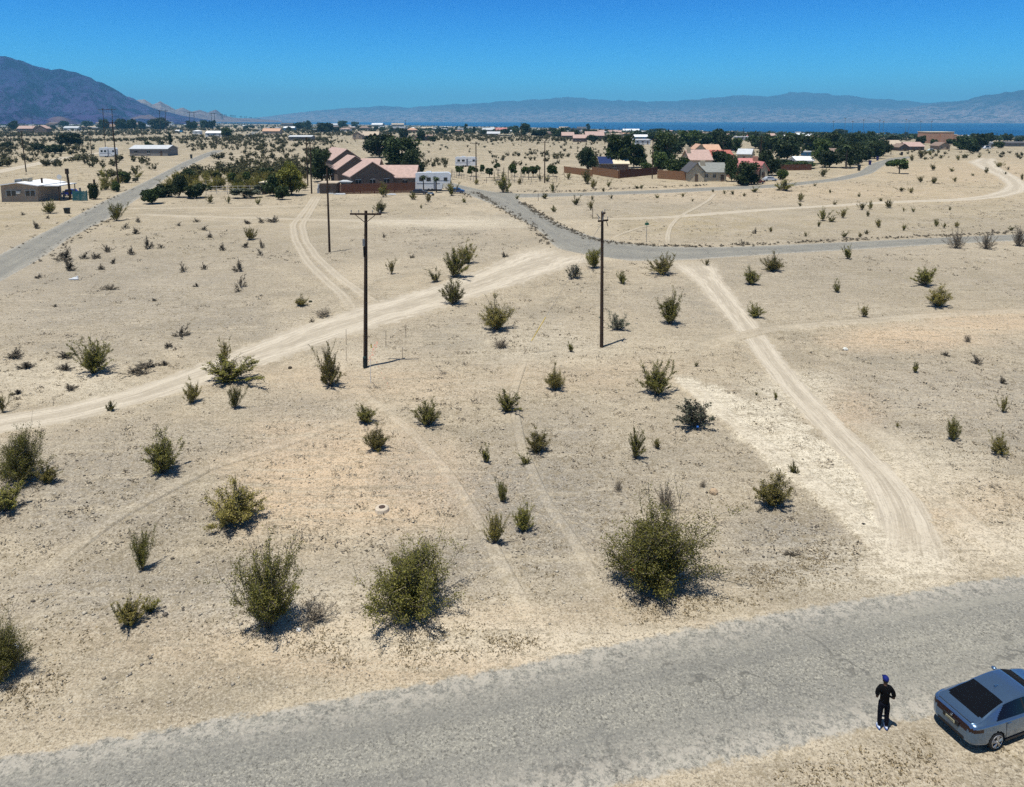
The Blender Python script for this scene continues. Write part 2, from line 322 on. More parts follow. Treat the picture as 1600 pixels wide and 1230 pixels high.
def m_track():
    m, t, b = nmat('packed_dust'); n = N(t); c, h = soil_nodes(n); pos = n.new('ShaderNodeNewGeometry').outputs['Position']
    (e, v, sl), al = attr(n, 'strip')     # e: 1 in the middle .. 0 at the edge, v: across
    nz = n.noise(pos, 1.1, 4, .65); k = n.ramp(n.math('ADD', e, n.math('MULTIPLY', n.math('SUBTRACT', nz, .5), .9)), .16, .34)
    k = n.math('MULTIPLY', k, al)
    dust = n.mix(n.ramp(n.noise(pos, .6, 4, .6), .3, .7), (.68, .60, .47), (.58, .51, .395))
    # wheel ruts and tyre lines running along the track, wandering a little
    wn = n.noise(pos, .12, 3, .6); vv = n.math('ADD', v, n.math('MULTIPLY', n.math('SUBTRACT', wn, .5), .22)); cr = n.math('ABSOLUTE', n.math('SUBTRACT', vv, .5))
    cx = n.new('ShaderNodeCombineXYZ'); n.link(n.math('MULTIPLY', vv, 26), cx.inputs[0]); n.link(n.math('MULTIPLY', sl, .22), cx.inputs[1]); ln = n.noise(cx.outputs[0], 1.0, 4, .7)
    cy = n.new('ShaderNodeCombineXYZ'); n.link(n.math('MULTIPLY', vv, 70), cy.inputs[0]); n.link(n.math('MULTIPLY', sl, .5), cy.inputs[1]); l2 = n.noise(cy.outputs[0], 1.0, 3, .7)
    rut = n.ramp(n.math('ABSOLUTE', n.math('SUBTRACT', cr, .21)), .055, .105, 1, 0)
    dust = n.mix(n.math('MULTIPLY', rut, .8), n.mix(.8, c, dust), (.68, .605, .48))
    dust = n.mix(n.math('MULTIPLY', n.ramp(cr, .10, .05, 0, 1), n.ramp(nz, .32, .55, .05, .4)), dust, (.47, .41, .315))
    dust = n.mix(n.ramp(ln, .50, .60, 0, .55), dust, (.42, .365, .285)); dust = n.mix(n.ramp(ln, .46, .38, 0, .5), dust, (.76, .68, .55)); dust = n.mix(n.ramp(l2, .54, .62, 0, .4), dust, (.36, .31, .24))
    dust = n.mix(n.ramp(n.noise(pos, 7, 3, .8), .55, .65, 0, .4), dust, (.25, .215, .165)); dust = n.mix(1.0, dust, (.665, .67, .68), 'MULTIPLY')
    col = n.mix(k, c, dust); n.link(col, b.inputs['Base Color']); b.inputs['Roughness'].default_value = .95; b.inputs['Specular IOR Level'].default_value = .1
    n.bump(h, .7, .05, b); return m
def m_asphalt():
    m, t, b = nmat('worn_asphalt'); n = N(t); c, h = soil_nodes(n); pos = n.new('ShaderNodeNewGeometry').outputs['Position']
    (e, v, sl), al = attr(n, 'strip')
    nz = n.noise(pos, .7, 5, .7); k = n.ramp(n.math('ADD', e, n.math('MULTIPLY', n.math('SUBTRACT', n.noise(pos, 1.3, 6, .8), .5), .55)), .20, .30)
    a = n.mix(n.ramp(n.noise(pos, .15, 4, .6), .3, .7), (.345, .325, .29), (.285, .272, .25))
    a = n.mix(n.ramp(n.noise(pos, 1.5, 4, .7), .4, .75, 0, .5), a, (.39, .365, .315))
    a = n.mix(n.ramp(n.noise(pos, 9, 4, .9), .52, .57, 0, .72), a, (.10, .095, .085))
    a = n.mix(n.ramp(n.noise(pos, 11, 4, .9), .48, .42, 0, .75), a, (.60, .56, .48))
    # cracks
    wv = n.new('ShaderNodeMix', data_type='VECTOR'); nv = n.new('ShaderNodeTexNoise'); nv.inputs['Scale'].default_value = .8; nv.inputs['Detail'].default_value = 4; n.link(pos, nv.inputs['Vector'])
    wv.inputs[0].default_value = .42; n.link(pos, wv.inputs[4]); sc_ = n.new('ShaderNodeVectorMath', operation='SCALE'); sc_.inputs['Scale'].default_value = 3; n.link(nv.outputs['Color'], sc_.inputs[0])
    ad = n.new('ShaderNodeVectorMath', operation='ADD'); n.link(pos, ad.inputs[0]); n.link(sc_.outputs[0], ad.inputs[1])
    vo = n.new('ShaderNodeTexVoronoi', feature='DISTANCE_TO_EDGE'); vo.inputs['Scale'].default_value = .16; n.link(ad.outputs[0], vo.inputs['Vector'])
    ck = n.ramp(vo.outputs['Distance'], .004, .018, .7, 0); ck = n.math('MULTIPLY', ck, n.ramp(n.noise(pos, .3, 3), .42, .58))
    a = n.mix(ck, a, (.13, .125, .115))
    cx = n.new('ShaderNodeCombineXYZ'); n.link(n.math('MULTIPLY', v, 9), cx.inputs[0]); n.link(n.math('MULTIPLY', sl, .05), cx.inputs[1]); ln = n.noise(cx.outputs[0], 1.0, 5, .7)
    a = n.mix(n.ramp(ln, .48, .62, 0, .3), a, (.24, .23, .215)); a = n.mix(n.ramp(ln, .44, .34, 0, .5), a, (.46, .43, .37))
    pt = n.noise(pos, .28, 5, .75, .6); a = n.mix(n.ramp(pt, .54, .62, 0, .22), a, (.21, .205, .195))
    cy = n.new('ShaderNodeCombineXYZ'); n.link(n.math('ADD', sl, n.math('MULTIPLY', n.noise(pos, .35, 4, .7), 5)), cy.inputs[0]); tw = n.new('ShaderNodeMath', operation='PINGPONG'); n.link(cy.outputs[0], tw.inputs[0]); tw.inputs[1].default_value = 4.3; n.link(n.math('ADD', sl, n.math('MULTIPLY', n.noise(pos, .35, 4, .7), 5)), tw.inputs[0])
    a = n.mix(n.math('MULTIPLY', n.ramp(tw.outputs[0], .015, .06, .65, 0), n.ramp(n.noise(pos, .22, 3), .48, .56)), a, (.13, .125, .115))
    cr = n.math('ABSOLUTE', n.math('SUBTRACT', v, .5)); a = n.mix(n.ramp(n.math('ABSOLUTE', n.math('SUBTRACT', cr, .2)), .03, .16, .22, 0), a, (.24, .232, .22))
    # wind-blown sand on it
    a = n.mix(n.math('MULTIPLY', n.ramp(e, .95, .2, 0, .85), n.ramp(n.noise(pos, 2.4, 7, .85), .45, .56)), a, (.62, .56, .49))
    a = n.mix(1.0, a, (.585, .60, .585), 'MULTIPLY')
    col = n.mix(k, c, a); n.link(col, b.inputs['Base Color']); b.inputs['Roughness'].default_value = .9; b.inputs['Specular IOR Level'].default_value = .2
    n.bump(n.noise(pos, 18, 3, .8), .5, .03, b); return m
GROUND, TRACK, ASPH = m_ground(), m_track(), m_asphalt()
def plain(name, col, rough=.7, var=.12, scale=2.0, metal=0, spec=.3, bump=0, coat=0):
    m, t, b = nmat(name); n = N(t); tc = n.new('ShaderNodeTexCoord').outputs['Object']
    f = n.noise(tc, scale, 4, .65); d = tuple(c * (1 - var) for c in col); l = tuple(min(1, c * (1 + var)) for c in col)
    n.link(n.mix(n.ramp(f, .3, .7), d, l), b.inputs['Base Color'])
    b.inputs['Roughness'].default_value = rough; b.inputs['Metallic'].default_value = metal; b.inputs['Specular IOR Level'].default_value = spec; b.inputs['Coat Weight'].default_value = coat
    if bump: n.bump(n.noise(tc, scale * 6, 3, .7), bump, .02, b)
    return m
def m_leaf(name, dark, light, trans=.25, varv=.35):
    m, t, b = nmat(name); n = N(t); g = n.new('ShaderNodeNewGeometry'); oi = n.new('ShaderNodeObjectInfo')
    c = n.mix(g.outputs['Random Per Island'], dark, light)
    h = n.new('ShaderNodeHueSaturation'); n.link(c, h.inputs['Color']); n.link(n.ramp(oi.outputs['Random'], 0, 1, 1 - varv, 1 + varv), h.inputs['Value'])
    h.inputs['Saturation'].default_value = 1.0
    n.link(h.outputs[0], b.inputs['Base Color']); b.inputs['Roughness'].default_value = .6; b.inputs['Specular IOR Level'].default_value = .25
    tr = n.new('ShaderNodeBsdfTranslucent'); n.link(h.outputs[0], tr.inputs[0]); mx = n.new('ShaderNodeMixShader'); mx.inputs[0].default_value = trans
    o = t.nodes['Material Output']; n.link(b.outputs[0], mx.inputs[1]); n.link(tr.outputs[0], mx.inputs[2]); n.link(mx.outputs[0], o.inputs[0]); return m

# ---------------------------------------------------------------- the ground sheet
def graded(a0, a1, step, lo, hi, g=1.045):
    x = list(np.arange(a0, a1, step)); s = step
    while x[-1] < hi: s *= g; x.append(x[-1] + s)
    s = step; y = [x[0]]
    while y[-1] > lo: s *= g; y.append(y[-1] - s)
    return np.array(y[:0:-1] + x)
xs = graded(-46, 46, .32, -30000, 30000); ys = graded(12, 66, .30, -3000, 30000, 1.022)
ys = np.concatenate([ys[ys < 66], graded(66, 67, .45, 66, 30000, 1.018)[1:]]); ys = np.unique(ys)
XX, YY = np.meshgrid(xs, ys); shp = XX.shape; XX, YY = XX.ravel(), YY.ravel()
ZZ = ground_z(XX, YY); so = np.stack(patches(XX, YY), 1); so[YY < 5] = 0
def grid_faces(r, c): i = np.arange(r * c).reshape(r, c); return np.stack([i[:-1, :-1].ravel(), i[:-1, 1:].ravel(), i[1:, 1:].ravel(), i[1:, :-1].ravel()], 1)
ground = ob('ground', mesh_np('ground', np.stack([XX, YY, ZZ], 1), grid_faces(*shp), [GROUND], smooth=True, attrs={'soil': so}))
tag(ground, 'sandy desert ground with gravel and dry litter', kind='structure')

def strip(name, A, B, mat, lift, nacross, fade_ends=(True, True), gain=1.0):
    """a road or track between the edge lines A and B (same count)"""
    n = len(A); t = np.linspace(0, 1, nacross)
    X = A[:, None, 0] * (1 - t) + B[:, None, 0] * t; Y = A[:, None, 1] * (1 - t) + B[:, None, 1] * t
    w = np.hypot(*(A - B).T)[:, None]
    e = np.minimum(t, 1 - t)[None] * w; e = np.clip(e / (2.0 if mat is TRACK else 2.6), 0, 1)
    if mat is TRACK: e = np.minimum(t, 1 - t)[None] * 2.0 + 0 * e
    al = np.ones((n, nacross)) * gain
    k = max(2, n // 12)
    if fade_ends[0]: al[:k] *= np.linspace(0, 1, k)[:, None]
    if fade_ends[1]: al[-k:] *= np.linspace(1, 0, k)[:, None]
    Xr, Yr = X.ravel(), Y.ravel(); tt = np.broadcast_to(np.minimum(t, 1 - t)[None], (n, nacross)).ravel(); Z = base_z(Xr, Yr) + (lift + np.where(np.hypot(Xr, Yr) > 120, .03, 0)) * np.clip(tt * 7, 0, 1) * np.repeat(np.clip(np.minimum(np.arange(n), np.arange(n)[::-1]) / 4, 0, 1), nacross) - .03 * (tt < .01)
    Z += relief(Xr, Yr)
    V = np.broadcast_to(t, (n, nacross))
    mid_ = (A + B) / 2; al_s = np.concatenate([[0], np.cumsum(np.hypot(*np.diff(mid_, axis=0).T))])[:, None] * np.ones((1, nacross)); s = np.stack([e.ravel() * np.ones(n * nacross), V.ravel(), al_s.ravel(), al.ravel()], 1)
    me = mesh_np(name, np.stack([Xr, Yr, Z], 1), grid_faces(n, nacross), [mat], smooth=True, attrs={'strip': s, 'soil': np.stack(patches(Xr, Yr), 1)})
    # face up
    if me.polygons[0].normal.z < 0: me.flip_normals()
    return tag(ob(name, me), kind='structure')
RL = {'near_road': ('road', 'wide weathered grey road in the foreground'), 'left_road': ('road', 'straight grey road at the left running away'), 'far_left_road': ('road', 'distant stretch of the left road'),
      'middle_road': ('road', 'grey road crossing the middle and curving to the right'), 'curving_road': ('road', 'far road curving past the houses')}
for i, (k, (a, b)) in enumerate(road_edges.items()):
    st, mg = ROADS[k][2], ROADS[k][3]; n = 400 if k != 'far_left_road' else 20
    def rs(l):
        s = np.concatenate([[0], np.cumsum(np.hypot(*np.diff(l, axis=0).T))]); L = resample(l, s[-1] / n); q = np.linspace(0, len(L) - 1, n)
        return np.stack([np.interp(q, np.arange(len(L)), L[:, 0]), np.interp(q, np.arange(len(L)), L[:, 1])], 1)
    ra, rb = rs(a), rs(b); d = (rb - ra) / np.hypot(*(rb - ra).T)[:, None]
    o = strip(RL[k][0], ra - d * mg * .6, rb + d * mg * .6, ASPH, .022 + .004 * i, 14); o['label'] = RL[k][1]
for i, (k, (l, w)) in enumerate(track_lines.items()):
    s = np.concatenate([[0], np.cumsum(np.hypot(*np.diff(l, axis=0).T))]); n = int(min(260, max(40, s[-1] / .7)))
    L = resample(l, s[-1] / n); s2 = np.concatenate([[0], np.cumsum(np.hypot(*np.diff(L, axis=0).T))]); W = np.interp(s2 / s2[-1], s / s[-1], w) * 1.25
    T = np.gradient(L, axis=0); T /= np.hypot(*T.T)[:, None]; Nn = np.stack([-T[:, 1], T[:, 0]], 1)
    nm = 'footpath' if k.startswith('foot') else 'dirt_track'
    strip(nm, L + Nn * W[:, None], L - Nn * W[:, None], TRACK, .048 + .005 * i, 12, gain={'faint_track': .3, 'lot_track': .17, 'lot_track_b': .15, 'lot_track_c': .10, 'pad_edge': .35, 'right_track': .22, 'cross_track': .55, 'cross_track_b': .6, 'footpath': .7, 'footpath_b': .5, 'tyre_track': .6, 'tyre_track_b': .6, 'footpath_x': 1}.get(k, 1.0))

# ---------------------------------------------------------------- sea and mountains
m_sea, t_, b_ = nmat('sea_water'); n_ = N(t_); b_.inputs['Base Color'].default_value = (.003, .05, .15, 1); b_.inputs['Roughness'].default_value = .55; b_.inputs['Specular IOR Level'].default_value = .12
ps_ = n_.new('ShaderNodeNewGeometry').outputs['Position']; n_.link(n_.mix(n_.ramp(n_.noise(ps_, .0012, 4), .35, .65), (.001, .042, .12), (.002, .06, .165)), b_.inputs['Base Color'])
sea = MB(); sea.add([(-14000, 1500, -30), (34000, 1500, -30), (34000, 13500, -30), (-14000, 13500, -30)], [(0, 1, 2, 3)], m_sea); tag(sea.build('sea'), 'dark blue strip of sea under the far mountains', kind='structure')
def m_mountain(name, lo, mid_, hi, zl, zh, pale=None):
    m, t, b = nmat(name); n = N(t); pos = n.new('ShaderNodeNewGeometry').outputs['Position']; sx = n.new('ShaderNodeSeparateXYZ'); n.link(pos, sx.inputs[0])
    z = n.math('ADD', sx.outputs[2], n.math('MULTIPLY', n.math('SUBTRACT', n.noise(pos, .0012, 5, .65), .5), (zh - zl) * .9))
    c = n.mix(n.ramp(z, zl, zh), lo, mid_); c = n.mix(n.ramp(n.noise(pos, .006, 9, .85), .46, .54, 0, .85), c, hi)  # near-dark rock tone varied by noise, standing in for weak relief shading
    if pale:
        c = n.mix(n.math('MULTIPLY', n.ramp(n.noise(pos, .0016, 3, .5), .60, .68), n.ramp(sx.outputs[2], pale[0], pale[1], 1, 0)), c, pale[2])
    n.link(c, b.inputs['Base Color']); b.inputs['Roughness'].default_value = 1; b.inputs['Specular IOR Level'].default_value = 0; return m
def range_(name, prof, x0, x1, d_foot, d_ridge, d_back, z_foot, mat, label, seed, rough=.35, cols=420, rows=46, sharp=1.3):
    px = np.linspace(x0, x1, cols); az = np.arctan((px - 800) / 1118.0)
    ys_ = np.interp(px, [p[0] for p in prof], [p[1] for p in prof]); ys_ = ys_ + (fbm(px * .09, px * 0 + 3, 4, seed + 60) - .5) * np.clip((189 - ys_) * .12, .4, 4.5); tan = (187 - ys_) / 1118 * np.cos(az)
    V = []
    q = np.linspace(0, 1, rows)
    D = np.where(q < .7, d_foot + (d_ridge - d_foot) * (q / .7), d_ridge + (d_back - d_ridge) * ((q - .7) / .3))
    jit = (fbm(px * .01, px * 0, 3, seed) - .5) * (d_ridge - d_foot) * .25
    for i, (qq, d) in enumerate(zip(q, D)):
        dd = d + jit * np.clip(qq * 2, 0, 1); X, Y = dd * np.sin(az), dd * np.cos(az)
        H = CAM_H + tan * (d_ridge + jit)     # ridge height that meets the skyline
        s = (qq / .7) ** sharp if qq <= .7 else 1 - ((qq - .7) / .3) ** 1.2
        w = (d_ridge - d_foot)
        r = np.abs(fbm(X / w * 5, Y / w * 2.2, 5, seed + 3) - .5) * 2; r2 = np.abs(fbm(X / w * 14, Y / w * 8, 4, seed + 7) - .5) * 2
        env = math.sin(math.pi * min(1, qq / .7)) if qq <= .7 else 0
        Z = z_foot + (H - z_foot) * (s - rough * env * (r * .8 + r2 * .45) * (.5 + s * .5))
        if qq <= .7: Z = np.minimum(Z, CAM_H + tan * dd * .995 + 0 * Z) if qq < .69 else Z
        V.append(np.stack([X, Y, np.maximum(Z, z_foot - 5)], 1))
    o = ob(name, mesh_np(name, np.concatenate(V), grid_faces(rows, cols), [mat], smooth=False)); return tag(o, label, kind='structure')
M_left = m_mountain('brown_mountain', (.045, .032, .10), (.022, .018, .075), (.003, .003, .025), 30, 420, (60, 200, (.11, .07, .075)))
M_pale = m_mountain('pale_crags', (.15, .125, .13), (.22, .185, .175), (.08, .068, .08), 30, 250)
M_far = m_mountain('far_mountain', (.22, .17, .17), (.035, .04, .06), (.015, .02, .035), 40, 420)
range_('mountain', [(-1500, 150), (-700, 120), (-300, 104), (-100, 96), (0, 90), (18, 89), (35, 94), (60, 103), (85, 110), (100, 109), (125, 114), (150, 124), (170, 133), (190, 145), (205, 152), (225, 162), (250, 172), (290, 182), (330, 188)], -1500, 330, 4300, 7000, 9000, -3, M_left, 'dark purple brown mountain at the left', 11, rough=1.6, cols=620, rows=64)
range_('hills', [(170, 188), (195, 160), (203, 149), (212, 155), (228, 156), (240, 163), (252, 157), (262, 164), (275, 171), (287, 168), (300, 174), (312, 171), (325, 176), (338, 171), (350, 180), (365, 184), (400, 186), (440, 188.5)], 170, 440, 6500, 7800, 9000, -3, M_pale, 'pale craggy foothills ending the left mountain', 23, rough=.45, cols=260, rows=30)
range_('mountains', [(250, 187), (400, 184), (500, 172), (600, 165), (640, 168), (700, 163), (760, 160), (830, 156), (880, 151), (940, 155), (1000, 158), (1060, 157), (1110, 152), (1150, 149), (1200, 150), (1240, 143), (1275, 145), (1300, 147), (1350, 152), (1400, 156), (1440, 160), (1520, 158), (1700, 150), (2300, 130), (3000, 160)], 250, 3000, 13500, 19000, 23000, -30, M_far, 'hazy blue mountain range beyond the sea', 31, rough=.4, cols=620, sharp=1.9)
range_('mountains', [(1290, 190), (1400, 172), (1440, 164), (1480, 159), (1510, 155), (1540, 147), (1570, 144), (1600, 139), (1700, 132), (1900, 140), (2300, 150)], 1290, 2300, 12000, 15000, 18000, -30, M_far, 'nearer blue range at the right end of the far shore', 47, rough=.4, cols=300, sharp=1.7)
# ---------------------------------------------------------------- haze
hz, t_, b_ = nmat('haze_air'); t_.nodes.remove(b_); pv = t_.nodes.new('ShaderNodeVolumePrincipled'); pv.inputs['Color'].default_value = (.20, .62, 1.0, 1); pv.inputs['Density'].default_value = 7.2e-5; pv.inputs['Anisotropy'].default_value = 0.0
t_.links.new(pv.outputs[0], t_.nodes['Material Output'].inputs['Volume'])
HB = MB(); HB.box(-33000, 37000, -4000, 31000, -75, 1050, hz); tag(HB.build('haze'), 'thin blue desert haze', kind='stuff')
#@@OBJECTS
# ---------------------------------------------------------------- foliage
rng = np.random.default_rng(7)
GREEN = m_leaf('creosote_leaves', (.05, .052, .010), (.25, .235, .052), .25)
OLIVE = m_leaf('olive_leaves', (.065, .06, .013), (.30, .255, .07), .25)
SCRUB = m_leaf('scrub_leaves', (.02, .022, .008), (.10, .095, .04), .15)
DKGREY = m_leaf('dark_dry_twigs', (.05, .043, .032), (.17, .145, .105), .1)
GREY = m_leaf('dry_twigs', (.15, .125, .09), (.36, .31, .23), .1)
DARKG = m_leaf('dark_tree_leaves', (.012, .024, .008), (.055, .078, .024), .2)
MIDG = m_leaf('green_tree_leaves', (.020, .038, .008), (.075, .105, .025), .25)
LIMEG = m_leaf('yellow_green_leaves', (.12, .13, .02), (.34, .34, .07), .3)
PALEG = m_leaf('grey_green_leaves', (.05, .06, .04), (.13, .14, .09), .2)
STEM = plain('grey_stems', (.16, .135, .105), .9, .3, 8)
BARK = plain('bark', (.075, .055, .04), .95, .3, 4)
def leaf_quads(c, size, r, flat=0.0, elong=1.6):
    n = len(c); a = r.normal(size=(n, 3)); a[:, 2] *= (1 - flat); a /= np.linalg.norm(a, axis=1)[:, None]
    b = r.normal(size=(n, 3)); b -= (b * a).sum(1)[:, None] * a; b /= np.linalg.norm(b, axis=1)[:, None]
    s = size * r.uniform(.6, 1.4, (n, 1)); a = a * s * elong * .5; b = b * s * .5
    V = np.stack([c - a, c + b * .9, c + a, c - b * .9], 1).reshape(-1, 3)
    return V, np.arange(4 * n).reshape(n, 4)
def sticks(p, q, r0, r1):
    """three-sided sticks"""
    p, q = np.asarray(p), np.asarray(q); d = q - p; L = np.linalg.norm(d, axis=1, keepdims=True) + 1e-9; d = d / L
    ref = np.where(np.abs(d[:, 2:3]) < .9, np.array([[0, 0, 1.]]), np.array([[1., 0, 0]])); a = np.cross(d, ref); a /= np.linalg.norm(a, axis=1, keepdims=True) + 1e-9; b = np.cross(d, a)
    ring = [math.cos(t) * a + math.sin(t) * b for t in (0, 2.094, 4.189)]
    V = np.stack([p + r0 * k for k in ring] + [q + r1 * k for k in ring], 1).reshape(-1, 3); i = np.arange(len(p))[:, None] * 6
    Fq = np.concatenate([i + np.array([[0, 1, 4, 3]]), i + np.array([[1, 2, 5, 4]]), i + np.array([[2, 0, 3, 5]])]); return V, Fq
def shrub_meshes(name, seed, nst, nleaf, lsize, lm, spread=.55, lo=.25, thick=.008, arch=.25, dense=.0):
    """a creosote-like shrub of unit height and about unit width: stems fanning out of one root, leaves along the upper part"""
    r = np.random.default_rng(seed); P0, P1, R = [], [], []; tips = []
    th = r.uniform(0, 2 * math.pi, nst); tilt = np.abs(r.normal(0, 1, nst)); tilt = np.clip(tilt / 1.8, 0, 1) * spread * 1.55
    lobes = r.uniform(0, 2 * math.pi, 3)
    for i in range(nst):
        L = r.uniform(.7, 1.05) * (1 + .18 * math.cos(3 * (th[i] - lobes[0]))); L *= 1 - .25 * min(1, tilt[i]); L *= 1 + .22 * math.cos(2 * (th[i] - lobes[1])) * min(1, tilt[i] * 2); L *= r.uniform(.75, 1.1)
        if r.random() < .12: L *= r.uniform(1.15, 1.4)
        d0 = np.array([math.cos(th[i]) * math.sin(tilt[i]), math.sin(th[i]) * math.sin(tilt[i]), math.cos(tilt[i])])
        base = np.array([math.cos(th[i]), math.sin(th[i]), 0]) * r.uniform(0, .07)
        pts = [base]; d = d0.copy()
        for k in range(4):
            d = d + r.normal(0, .10, 3) + np.array([0, 0, arch * .25]); d /= np.linalg.norm(d); pts.append(pts[-1] + d * L / 4)
        for k in range(4): P0.append(pts[k]); P1.append(pts[k + 1])
        for k in range(1, 4):
            for _ in range(2):
                s = pts[k] + (pts[k + 1] - pts[k]) * r.random(); e = d + r.normal(0, .45, 3); e /= np.linalg.norm(e); l = L * r.uniform(.14, .30)
                P0.append(s); P1.append(s + e * l); tips.append((s, s + e * l))
        tips += [(pts[k], pts[k + 1]) for k in (1, 2, 3, 3) if k / 4 >= lo - .2]
    T0 = np.array([t[0] for t in tips]); T1 = np.array([t[1] for t in tips])
    # clustered leaves: fewer, thicker sprays
    w = r.gamma(.75 if dense < .5 else 1.1, 1, len(tips)); pk = r.choice(len(tips), nleaf, p=w / w.sum()); t = r.random((nleaf, 1)) ** .7
    c = T0[pk] + (T1[pk] - T0[pk]) * t + r.normal(0, .020 + dense * .02, (nleaf, 3)); c = c[c[:, 2] > .03]
    V, Fq = leaf_quads(c, lsize, r)
    fol = mesh_np(name + '_leaves', V, Fq, [lm])
    V, Fq = sticks(P0, P1, thick, thick * .6); stm = mesh_np(name + '_stems', V, Fq, [STEM])
    w_ = np.percentile(np.hypot(c[:, 0], c[:, 1]), 97.5) * 2; h_ = np.percentile(c[:, 2], 98)
    return fol, stm, w_, h_
PROTO = {
 'huge': [shrub_meshes('creosote', 1, 130, 44000, .0125, GREEN, .60, .15, .0034, dense=.8), shrub_meshes('creosote', 2, 120, 34000, .0135, GREEN, .62, .2, .0036, dense=.6), shrub_meshes('creosote', 3, 90, 24000, .0135, GREEN, .46, .2, .0036, dense=.3)],
 'mid': [shrub_meshes('creosote', 10 + i, 40 + 4 * i, 8500 + 700 * i, .021, (GREEN, OLIVE)[i % 2], .44 + .05 * (i % 4), .3, .0055, dense=.3 * (i % 3)) for i in range(7)],
 'small': [shrub_meshes('creosote', 30 + i, 24, 2400, .036, (GREEN, OLIVE)[i % 2], .50, .2, .010, dense=.5) for i in range(5)],
 'dry': [shrub_meshes('dry', 50 + i, 55, 1600, .024, GREY, .75, .1, .008) for i in range(3)],
 'mat': [shrub_meshes('dry', 60 + i, 26, 1900, .045, DKGREY, .95, .05, .010, dense=.8) for i in range(3)],
 'paleg': [shrub_meshes('pale', 70 + i, 26, 1700, .036, PALEG, .60, .1, .008, dense=.5) for i in range(2)],
 'far': [shrub_meshes('far', 80 + i, 10, 300, .095, (GREEN, OLIVE)[i % 2], .6, .1, .016, dense=1) for i in range(5)],
}
cnt = {}
LM = [(1022, 880, 'the largest roadside bush'), (597, 792, 'the concrete riser'), (571, 560, 'the foot of the nearest pole'), (940, 535, 'the foot of the right pole'), (515, 390, 'the bare pole'), (182, 335, 'the bush at the left road edge'), (103, 405, 'the grey clump by the left road'), (390, 370, 'the lone dark bush in the left field'), (118, 437, 'the pale broken board'), (460, 360, 'the tyre track bend'), (1010, 365, 'the green street sign'), (926, 335, 'the post with a foot board'), (1037, 420, 'the very dark bush at the junction'), (1207, 415, 'the dark bush under the grey road'), (1444, 440, 'the dark pair in the right field'), (1405, 260, 'the lone round tree'), (1541, 380, 'the middle grey shrub at the road'), (1291, 340, 'the bush cluster below the sandy trail'), (1575, 290, 'the sandy trail bend'), (1225, 293, 'the wide bush by the curving road'), (1360, 262, 'the roadside bins'), (1170, 275, 'the very dark tree'), (1060, 278, 'the light brown fence'), (905, 272, 'the long brown fence'), (786, 272, 'the blue tarp'), (728, 254, 'the white camper'), (676, 285, 'the long white trailer'), (590, 296, 'the yard fence'), (600, 245, 'the biggest dark tree'), (456, 285, 'the yellow green tree'), (366, 298, 'the white corral'), (270, 310, 'the bushy trees by the left road'), (232, 236, 'the long trailer house'), (168, 238, 'the left camper trailer'), (110, 218, 'the dark round tree'), (40, 298, 'the tan house'), (172, 205, 'the tall pylon'), (50, 202, 'the brown house'), (334, 210, 'the white low building'), (468, 214, 'the mobile home'), (425, 206, 'the salmon roofed house'), (571, 212, 'the tan gabled house'), (655, 215, 'the brown gabled house'), (632, 208, 'the tree by the thin pole'), (783, 204, 'the rose roof'), (820, 204, 'the ragged tall tree'), (905, 215, 'the pink twin roofs'), (1003, 218, 'the white two level house'), (955, 255, 'the blue and cream roof'), (1110, 240, 'the salmon and red roofs'), (1160, 216, 'the white mobile home'), (1258, 250, 'the white flat roof'), (1300, 205, 'the first floodlight pole'), (1379, 205, 'the middle floodlight poles'), (1473, 213, 'the salmon block'), (1508, 226, 'the broad dark trees'), (1590, 224, 'the long dark roof'), (728, 200, 'the dark upright tree'), (1455, 233, 'the white pickup'), (851, 260, 'the citrus yard pole'), (744, 250, 'the camper pole'), (487, 260, 'the twin poles'), (540, 203, 'the green tree by the sea')]
used_lab = {}
def rel(px, py, what):
    L = sorted((math.hypot((px - x) * .8, (py - y) * 1.5), x, y, n_) for x, y, n_ in LM)
    for i, (d, x, y, n_) in enumerate(L[:16]):
        dx, dy = px - x, (py - y) * 1.4; a = abs(dx) > abs(dy)
        w1 = ('right of' if dx > 0 else 'left of') if a else ('below' if dy > 0 else 'beyond')
        far_ = '' if d < 16 else 'a little way ' if d < 34 else 'well ' if d < 60 else 'far '
        diag = '' if min(abs(dx), abs(dy)) < .35 * max(abs(dx), abs(dy)) else ('slightly ' + (('below and ' if dy > 0 else 'above and ') if a else ('rightwards and ' if dx > 0 else 'leftwards and ')))
        if dy == 0 and dx == 0: continue
        s = f'{what} {far_}{diag}{w1} {n_}'.replace('  ', ' ')
        if s not in used_lab and len(s.split()) <= 16: used_lab[s] = 1; return s
    for i in range(0, 14):
        for j in range(i + 1, 15):
            s = f'{what} between {L[i][3]} and {L[j][3]}'
            if s not in used_lab and len(s.split()) <= 16: used_lab[s] = 1; return s
    return f'{what} {far_}{w1} {n_}'
def szw(w): return 'tiny' if w < 8 else 'small' if w < 12 else 'modest' if w < 17 else 'broad'
